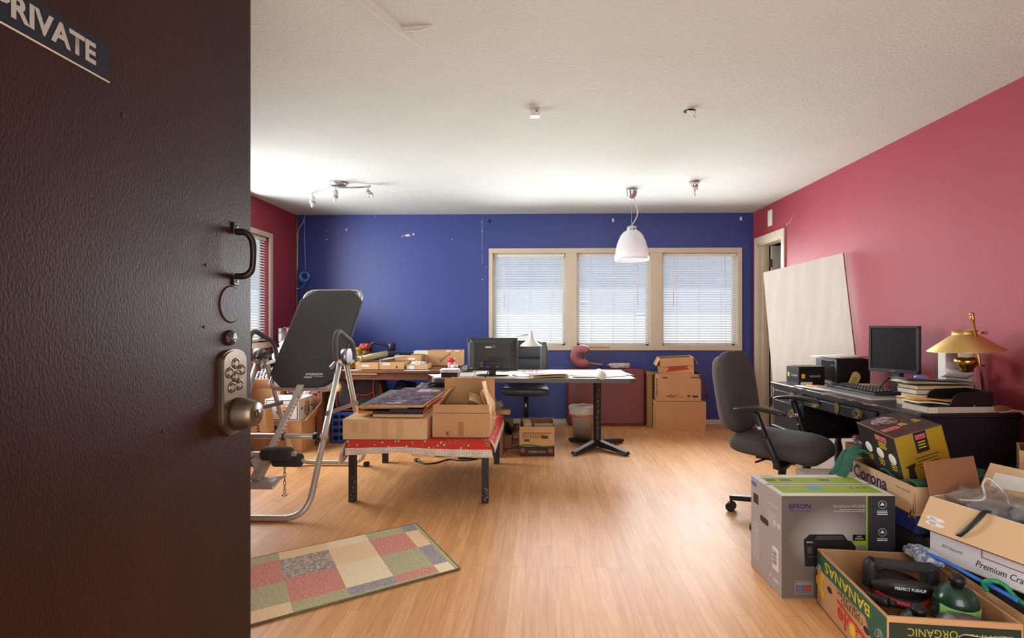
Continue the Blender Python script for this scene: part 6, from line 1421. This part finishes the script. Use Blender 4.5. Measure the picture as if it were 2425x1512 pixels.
for x, y in ((-.20, .085), (-.195, .105), (.135, .08), (.13, .105)):
    b = MB(); b.prism([(x + .036 * math.cos(k * PI / 6) * (1 + .1 * math.sin(k * 5)), y + .008 * math.sin(k * PI / 6)) for k in range(12)], -.0032, -.002, M=Mfl)
    if y in (.085, .08): x0 = x - .02; b.prism([(x0, y - .006), (x0 + .026, y), (x0 + .03, y + .026), (x0 + .006, y + .024)], -.0032, -.002, M=Mfl)
    b.build('torn_paper', TORN, fl, local=True)
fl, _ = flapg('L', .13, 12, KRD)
fl, Mb2 = flapg('B', .12, 35, KR)
b = MB(); b.prism([(-.22, .02), (-.10, .03), (-.09, .06), (-.12, .065), (-.10, .09), (-.22, .085)], .002, .0032, M=Mb2); b.build('torn_paper', TORN, fl, local=True)
b = MB(); M = Matrix.Translation((.0, -d_ / 2, h_)); b.sheet(lambda u, v: M @ Vector((-.055 - .05 * u * u + .018 * (v - .5), .02 - (u if u < .14 else .14 + .98 * (u - .14) * .6) * .13 - .006 - .02 * math.sin(u * 3), .008 - .108 * max(0, u - .14) * 1.1)), 14, 2, th=.003); b.build('black_strap', BLACK, t, local=True)
tag(MB().lump(tuple(ctr + Vector((.13 * .337 + .02, -.13 * .941, .21))), (.13, .12, .09), .2, 2.2, 73).build('blue_jeans', mat('faded_denim', (92, 112, 142), .85, vary=.2, vscale=9)), 'faded blue denim bundled in the white craft cider box', 'clothes')
CLR = bpy.data.materials.new('clear_plastic_film'); CLR.use_nodes = True
_n = CLR.node_tree.nodes; _l = CLR.node_tree.links; _p = _n['Principled BSDF']; _p.inputs['Base Color'].default_value = lin((200, 196, 192)); _p.inputs['Roughness'].default_value = .18; _t = _n.new('ShaderNodeBsdfTransparent'); _m = _n.new('ShaderNodeMixShader'); _m.inputs[0].default_value = .3; _l.new(_t.outputs[0], _m.inputs[1]); _l.new(_p.outputs[0], _m.inputs[2]); _l.new(_m.outputs[0], _n['Material Output'].inputs[0])
t2 = thing('plastic_bag', 'clear plastic bag with a white drawstring in the craft cider box', 'bag', tuple(ctr + Vector((-.04, .12, .2))))
b = MB(); c0 = ctr + Vector((-.13 * .337, .13 * .941, .20)); b.lump(tuple(c0), (.12, .13, .085), .25, 2.6, 75); b.lump(tuple(ctr + Vector((.08 * .337, -.08 * .941, .235))), (.11, .13, .06), .25, 2.6, 76); b.build('film', CLR, t2)
b = MB(); b.tube([tuple(c0 + Vector(p)) for p in ((-.10, .02, .04), (-.05, -.03, .06), (-.01, .02, .10), (.04, .05, .115), (.06, .0, .07), (.03, -.05, .05), (.07, -.06, .045))], .004, n=8, sub=5); b.build('drawstring', WHITEP, t2)
tag(MB().lump(tuple(c0 + Vector((0, 0, -.05))), (.1, .11, .08), .2, 2.2, 77).build('dark_clothes', mat('dark_grey_clothes', (44, 42, 44), .9)), 'dark clothing under the clear plastic bag in the cider box', 'clothes')
# hoses and cloth between the cartons
tag(MB().lump((1.535, 2.07, .262), (.045, .085, .03), .15, 2, 79).build('tie_dye_cloth', multi_mat('blue_tie_dye', [(0, (206, 210, 218)), (.5, (120, 136, 176)), (.6, (222, 222, 224))], 26)), 'blue and white tie-dyed cloth beside the banana box rim', 'cloth')
tag(MB().tube([(1.52, 2.03, .285), (1.54, 1.97, .285), (1.565, 1.88, .275), (1.585, 1.80, .27), (1.60, 1.74, .262)], .0075, n=10, sub=5).build('blue_hose', mat('blue_rubber', (50, 112, 206), .4)), 'bright blue hose lying between the banana box and cider box', 'hose')
tag(MB().tube([(1.575, 1.83, .25), (1.56, 1.825, .28), (1.578, 1.80, .298), (1.605, 1.79, .285), (1.61, 1.76, .262), (1.605, 1.70, .262), (1.63, 1.66, .262)], .008, n=10, sub=5).build('green_hose', mat('green_rubber', (36, 146, 102), .4)), 'green hose looping beside the bright blue hose', 'hose')

# banana box and contents
bw, bd_, bh = .405, .50, .232
t = thing('banana_box', 'open banana carton with upside-down lettering at the bottom right', 'cardboard box', (1.361, 1.925, 0), R(-5))
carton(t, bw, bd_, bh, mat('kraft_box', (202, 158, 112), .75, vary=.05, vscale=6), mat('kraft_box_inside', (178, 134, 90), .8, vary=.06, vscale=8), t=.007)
BL_, BF_ = Fl(bw, bd_, bh), Ff(bw, bd_, bh); GRN = mat('banana_green', (38, 96, 78), .6); YLW = mat('banana_yellow', (226, 208, 40), .5); DKG = mat('dark_green_print', (36, 50, 38), .6); REDB = mat('banana_red', (198, 62, 48), .6)
b = MB(); b.prism([(-.25, .155), (.12, .155), (.16, .10), (.25, .10), (.25, .225), (-.25, .225)], 0, .0008, M=BL_); b.build('green_band', GRN, t, local=True)
UP = Matrix.Rotation(PI, 4, 'Z')
text('BANANAS', BL_ @ Matrix.Translation((-.015, .188, .0006)) @ UP, w=.33, h=.042, m=YLW, parent=t, bold=.012)
text('CERTIFIED', BL_ @ Matrix.Translation((.03, .122, .0003)) @ UP, w=.15, h=.02, m=DKG, parent=t); text('ORGANIC', BL_ @ Matrix.Translation((.0, .142, .0003)) @ UP, w=.17, h=.02, m=DKG, parent=t)
b = MB(); b.prism([(-.08, .112), (.12, .085), (.12, .075), (-.08, .098)], 0, .0008, M=BL_); b.build('red_swash', REDB, t, local=True)
text('Dole', BL_ @ Matrix.Translation((.02, .055, .0003)) @ UP, w=.19, h=.065, m=REDB, parent=t, bold=.03)
b = MB(); sun = []
for k in range(32): r = .034 if k % 2 else .018; sun.append((.035 + r * math.cos(k * PI / 16), .055 + r * math.sin(k * PI / 16)))
b.prism(sun, .0006, .0012, M=BL_); b.build('sunburst', mat('banana_sun', (246, 206, 70), .5), t, local=True)
b = MB()
for x0, y0, sc, fl_ in ((-.19, .10, 1, 1), (.19, .055, 1.1, -1)):
    for k in range(4):
        P = [(x0 + sc * (.045 - .004 * k) * math.cos(a) * fl_ - .012 * k * fl_, y0 + sc * (.055 - .009 * k) * math.sin(a)) for a in [R(100 + 16 * q) for q in range(11)]] + [(x0 + sc * (.018 - .002 * k) * math.cos(a) * fl_ - .012 * k * fl_ + .004, y0 + sc * (.035 - .006 * k) * math.sin(a)) for a in [R(260 - 16 * q) for q in range(11)]]
        if fl_ < 0: P = P[::-1]
        b.prism(P, .0004 + .0003 * k, .0010 + .0003 * k, k % 2, M=BL_)
b.build('banana_picture', [YLW, mat('banana_orange', (238, 178, 54), .5)], t, local=True)
for x in (-.14, .13):
    b = MB(); b.prism([(x + .02 * math.cos(a) , .142 + .012 * math.sin(a)) for a in [2 * PI * q / 14 for q in range(14)]], 0, .001, M=BL_ @ Matrix.Translation((.0, -.03, 0)))
    b.build('hand_hole', mat('hole_brown', (60, 40, 26), .9), t, local=True)
LEAF = mat('leaf_outline', (198, 204, 180), .6)
b = MB()
for M_, x, y, s_ in ((BL_, .21, .16, 1), (BL_, -.23, .17, .8), (BF_, -.14, .10, 1.2)):
    for a in (-.7, 0, .7): b.tube([M_ @ (Matrix.Translation((x, y, .001)) @ Matrix.Rotation(a + PI, 4, 'Z')) @ Vector((s_ * .010 * math.sin(q * PI / 6), s_ * (.018 + .022 * math.cos(q * PI / 6)) , 0)) for q in range(12)], .0008, n=4, closed=True)
b.build('leaf_outline', LEAF, t, local=True)
patch(BF_, bw - .012, .14, DKG, t, 'green_band', y=.143)
text('ORGANIC', BF_ @ Matrix.Translation((-.065, .185, .0007)) @ UP, w=.15, h=.026, m=mat('olive_yellow', (178, 176, 70), .6), parent=t); text('CERTIFIED', BF_ @ Matrix.Translation((.10, .178, .0007)) @ UP, w=.16, h=.026, m=mat('olive_yellow', (178, 176, 70), .6), parent=t); text('BANANAS', BF_ @ Matrix.Translation((.04, .13, .0007)) @ UP, w=.26, h=.045, m=mat('olive_yellow', (178, 176, 70), .6), parent=t)
SCR = [(-.04, .02), (.03, .05), (.0, .09), (-.05, .115), (.10, .125), (.15, .12), (.14, .09), (.07, .085), (.02, .06)]
for rr, zz_, m_, nm in ((.0095, .0008, WHITEP, 'scribble_outline'), (.007, .0022, BLACK, 'marker_scribble')):
    b = MB(); b.tube([BF_ @ Vector((.03 + x, .09 + y * .9, zz_)) for x, y in ((.0, .0), (.03, .045), (.05, .075), (-.01, .10), (.06, .095), (.12, .1), (.14, .085), (.09, .07), (.05, .06))], rr, n=8, sub=4)
    for v in b.bm.verts:
        q = BF_.inverted() @ v.co; q.z = zz_ + (q.z - zz_) * .08; v.co = BF_ @ q
    b.build(nm, m_, t, local=True)

tp = Matrix.Translation((1.385, 2.0, .15)) @ Matrix.Rotation(R(-14), 4, 'Z') @ Matrix.Rotation(R(12), 4, 'X')
t = thing('pushup_grip', 'black rotating push-up handle with a red ring in the banana box', 'push-up handle', (1.39, 2.03, .10)); RM[t.name] = Matrix.Translation((1.39, 2.03, .10))
b = MB(); b.lathe([(0, 0), (.095, 0), (.1, .012), (.09, .03), (.06, .036), (0, .036)], M=tp, n=40); b.build('turntable', BLACK, t)
b = MB(); b.lathe([(.1, .012), (.105, .018), (.102, .026), (.092, .031)], M=tp, n=40, cap=False); b.build('red_ring', mat('pushup_red', (172, 40, 46), .4), t)
b = MB(); b.tube([tp @ Vector(p) for p in ((-.095, -.01, .03), (-.1, 0, .10), (-.09, 0, .128))], [.03, .026, .02], n=12, sub=4); b.tube([tp @ Vector(p) for p in ((.095, -.01, .03), (.1, 0, .10), (.09, 0, .128))], [.03, .026, .02], n=12, sub=4); b.tube([tp @ Vector(p) for p in ((-.1, -.035, .05), (-.05, -.06, .075), (0, -.066, .08), (.05, -.06, .075), (.1, -.035, .05))], [.02, .022, .022, .022, .02], n=10, sub=4); b.build('bracket', mat('soft_black', (38, 37, 38), .5), t)
b = MB(); b.tube([tp @ Vector((-.092, 0, .118)), tp @ Vector((.092, 0, .118))], .019, n=16); b.build('grip_bar', FOAM, t)
text('PERFECT PUSHUP', tp @ frame((0, -.0905, .084), (1, 0, 0), (0, .3, .95)), w=.10, h=.011, m=WHITEP, parent=t, local=False, bold=.03)
def cylinder(lab, x, y, z, rot):
    M = Matrix.Translation((x, y, z)) @ rot @ Matrix.Diagonal((1.14, 1.14, 1.06, 1))
    t = thing('propane_cylinder', lab, 'gas cylinder', (x, y, z), group='green propane cylinders in the banana box')
    b = MB(); b.lathe([(0, 0), (.045, .002), (.056, .014), (.058, .03), (.058, .125), (.054, .145), (.04, .165), (.022, .176), (.0, .178)], M=M, n=36); b.build('tank', mat('propane_green', (24, 58, 42), .25, coat=.4), t)
    b = MB(); b.lathe([(.016, .172), (.016, .19), (.02, .192), (.02, .208), (.014, .212), (0, .212)], M=M, n=20); b.build('valve_cap', BLACK, t)
    b = MB(); n = 22; Gm = mat('propane_label', (128, 186, 96), .5); Wm = mat('propane_white', (222, 196, 188), .5)
    def lf(u, v): a = R(190 + 160 * u); return (.0586 * math.cos(a), .0586 * math.sin(a), .045 + .083 * v)
    b.sheet(lf, n, 2, M=M, th=.0004, mfn=lambda u, v: 1 if u > .74 else 0)
    lb = b.build('paper_label', [Gm, Wm], t); b = MB()
    for k in range(7): b.sheet(lambda u, v: (.0592 * math.cos(R(205 + 50 * u + 4 * (k % 3))), .0592 * math.sin(R(205 + 50 * u + 4 * (k % 3))), .05 + .009 * k + .003 * v), 8, 1, M=M)
    b.build('label_print', WHITEP, lb)
    return t
cylinder('green propane cylinder with a light green label standing in the banana box', 1.472, 1.84, .088, Matrix.Rotation(R(8), 4, 'X') @ Matrix.Rotation(R(-4), 4, 'Y'))
cylinder('green propane cylinder sunk lower at the left of the banana box', 1.31, 1.80, .02, Matrix.Rotation(R(14), 4, 'X') @ Matrix.Rotation(R(-8), 4, 'Y'))
tag(MB().lathe([(.085, 0), (.09, .02), (.088, .028), (.06, .06), (.02, .075), (0, .076)], M=Matrix.Translation((1.37, 1.84, .06)) @ Matrix.Rotation(R(-45), 4, 'X') @ Matrix.Rotation(R(15), 4, 'Y'), n=40).lathe([(.086, .028), (.08, .034)], M=Matrix.Translation((1.37, 1.84, .06)) @ Matrix.Rotation(R(-45), 4, 'X') @ Matrix.Rotation(R(15), 4, 'Y'), n=40, cap=False).build('round_turntable', mat('smoky_plastic', (74, 68, 62), .25, coat=.3)), 'smoky round plastic turntable propped behind the lower propane cylinder', 'push-up handle')
tag(MB().lathe([(.09, 0), (.088, .02), (.07, .045), (.04, .06), (.03, .058), (0, .062)], M=Matrix.Translation((1.43, 1.735, .14)) @ Matrix.Rotation(R(18), 4, 'X'), n=40).build('metal_lid', mat('dull_silver', (150, 150, 152), .3, metal=.8)), 'dull silver domed lid at the near end of the banana box', 'lid')
tag(MB().tube([(1.19, 2.05, .17), (1.235, 1.93, .17), (1.27, 1.88, .175)], .017, n=12, sub=3).tube([(1.27, 1.88, .175), (1.285, 1.865, .176)], .012, n=12).build('rubber_bar', mat('soft_black', (38, 37, 38), .5)), 'black rubber handle lying along the left side inside banana box', 'handle')
tag(MB().lathe([(.08, 0), (.078, .015), (.05, .04), (0, .05)], M=Matrix.Translation((1.245, 1.80, .11)) @ Matrix.Rotation(R(-25), 4, 'Y'), n=32).build('grey_disc', mat('grey_disc', (88, 84, 80), .35)), 'dull grey disc leaning in the near left corner of banana box', 'disc')

# behind: right edge pile
t = thing('cardboard_box', 'tall plain box beneath the white-striped carton beside desk end', 'cardboard box', (2.25, 2.375, 0)); t.location = (2.249, 2.226, 0); t.rotation_euler = (0, 0, R(-40)); carton(t, .26, .17, .512, mat('blue_grey_card', (92, 104, 132), .7), closed=True)
t = thing('cardboard_box', 'open brown carton with white painted stripes at the right picture edge', 'cardboard box', (2.249, 2.226, .5125), R(-40)); carton(t, .3, .2, .128, CARD, CARD_IN)
b = MB()
for y in (.045, .095): b.prism([(-.15 + .01 * math.sin(k), y + (.008 if k < 6 else -.008) + .002 * math.sin(k * 2.3)) if False else ((-.12 + .048 * (k if k < 6 else 11 - k)), y + (.008 if k < 6 else -.008) + .0015 * math.sin(k * 2.3)) for k in range(12)], 0, .001, M=Ff(.3, .2, 0))
b.build('white_stripe', TORN, t, local=True)
t = thing('printed_placard', 'white placard with red and blue border standing in the striped carton', 'placard', (2.199, 2.202, .517), rot=(R(-2), R(-2), R(-40)))
b = MB(); b.box((0, 0, .17), (.18, .012, .34)); b.build('board', WHITE, t, local=True); b = MB(); b.box((.01, -.0065, .165), (.15, .001, .30)); b.build('red_border', REDL, t, local=True); b = MB(); b.box((.015, -.0075, .165), (.125, .001, .27)); b.build('blue_field', mat('poster_blue', (48, 66, 160), .5), t, local=True)
tag(MB().box((2.235, 2.235, .722), (.19, .012, .41), rot=(0, 0, R(-40))).build('brown_board', CARD_D), 'brown board standing behind the red and blue placard', 'board')
t = thing('cardboard_box', 'narrow box behind the craft cider box carrying green cloth', 'cardboard box', (1.975, 2.395, 0)); carton(t, .15, .22, .45, CARD_D, closed=True)
tag(MB().lump((1.955, 2.36, .485), (.07, .06, .04), .3, 3, 81).build('green_cloth', mat('green_terry', (52, 104, 84), .95)), 'small dark green cloth behind the craft cider box', 'cloth')
tag(MB().lump((2.02, 2.42, .48), (.04, .06, .035), .3, 3, 83).build('maroon_rag', mat('maroon_cloth', (84, 34, 48), .9)), 'dark maroon cloth beside the green cloth behind cider box', 'cloth')

# ------------------------------------------------------------------ outside, light, camera
b = MB(); b.bb(-14, 14, 12, 12.3, -1, 3.6, 0); b.bb(-14, 14, 11.9, 12.3, -1, 1.35, 1); b.bb(-14, 14, 11.95, 12.3, 1.35, 1.95, 3); b.bb(-14, 14, 6.3, 12, -1.1, -1, 2); b.bb(-14, -3.2, -8, 6.3, -1.1, -1, 2)
b.build('exterior_building', [mat('outside_blue_grey', (156, 162, 174), .8, vary=.1, vscale=1), mat('outside_pale', (236, 236, 234), .8), mat('outside_ground', (200, 198, 192), .8), mat('outside_light_grey', (190, 195, 204), .8)])['kind'] = 'structure'
sun = bpy.data.lights.new('sun', 'SUN'); sun.energy = 3.2; sun.angle = .02; so = bpy.data.objects.new('sun', sun); C.objects.link(so); so.rotation_euler = (R(27), 0, 0)
W = bpy.data.worlds.new('World'); S.world = W; W.use_nodes = True
bg = W.node_tree.nodes['Background']; bg.inputs['Color'].default_value = (.86, .93, 1.0, 1); bg.inputs['Strength'].default_value = 1.8

def area(name, loc, target, sx, sy, power, col=(1, 1, 1), spread=180):
    L = bpy.data.lights.new(name, 'AREA'); L.shape = 'RECTANGLE'; L.size = sx; L.size_y = sy; L.energy = power; L.color = col; L.spread = R(spread)
    o = bpy.data.objects.new(name, L); C.objects.link(o); o.location = loc
    o.rotation_euler = (Vector(target) - Vector(loc)).to_track_quat('-Z', 'Z').to_euler()
    o.visible_camera = False
    return o
for i, (x0, x1) in enumerate(WX):
    area('daylight_window', ((x0 + x1) / 2, YB - .03, 1.45), ((x0 + x1) / 2, 0, 1.45), x1 - x0 - .05, 1.0, 31, (.95, .98, 1), 125)
area('daylight_window', (XL + .03, 4.45, 1.53), (3, 4.45, 1.45), 1.7, 1.05, 84, (.97, .98, 1), 150)
area('doorway_fill', (.5, -.62, 1.1), (.5, 5, 1.1), 1.6, 2.1, 44, (1, .98, .91))  # unseen fill lamp added behind the camera to brighten the near side

cam = bpy.data.cameras.new('Camera'); co = bpy.data.objects.new('Camera', cam); C.objects.link(co)
cam.sensor_width = 36; cam.lens = 17.8887; cam.shift_x = -.01445; cam.shift_y = .00165; cam.clip_start = .02
co.location = (0, 0, 1.2); co.rotation_euler = (PI / 2, 0, R(1.4)); S.camera = co
S.view_settings.view_transform = 'Standard'; S.view_settings.look = 'None'; S.view_settings.gamma = 1; S.view_settings.exposure = -.16; S.view_settings.use_curve_mapping = False
S.cycles.use_denoising = True; S.cycles.max_bounces = 10; S.cycles.diffuse_bounces = 6; S.cycles.transparent_max_bounces = 12; S.cycles.sample_clamp_indirect = 8; S.cycles.caustics_reflective = False; S.cycles.caustics_refractive = False
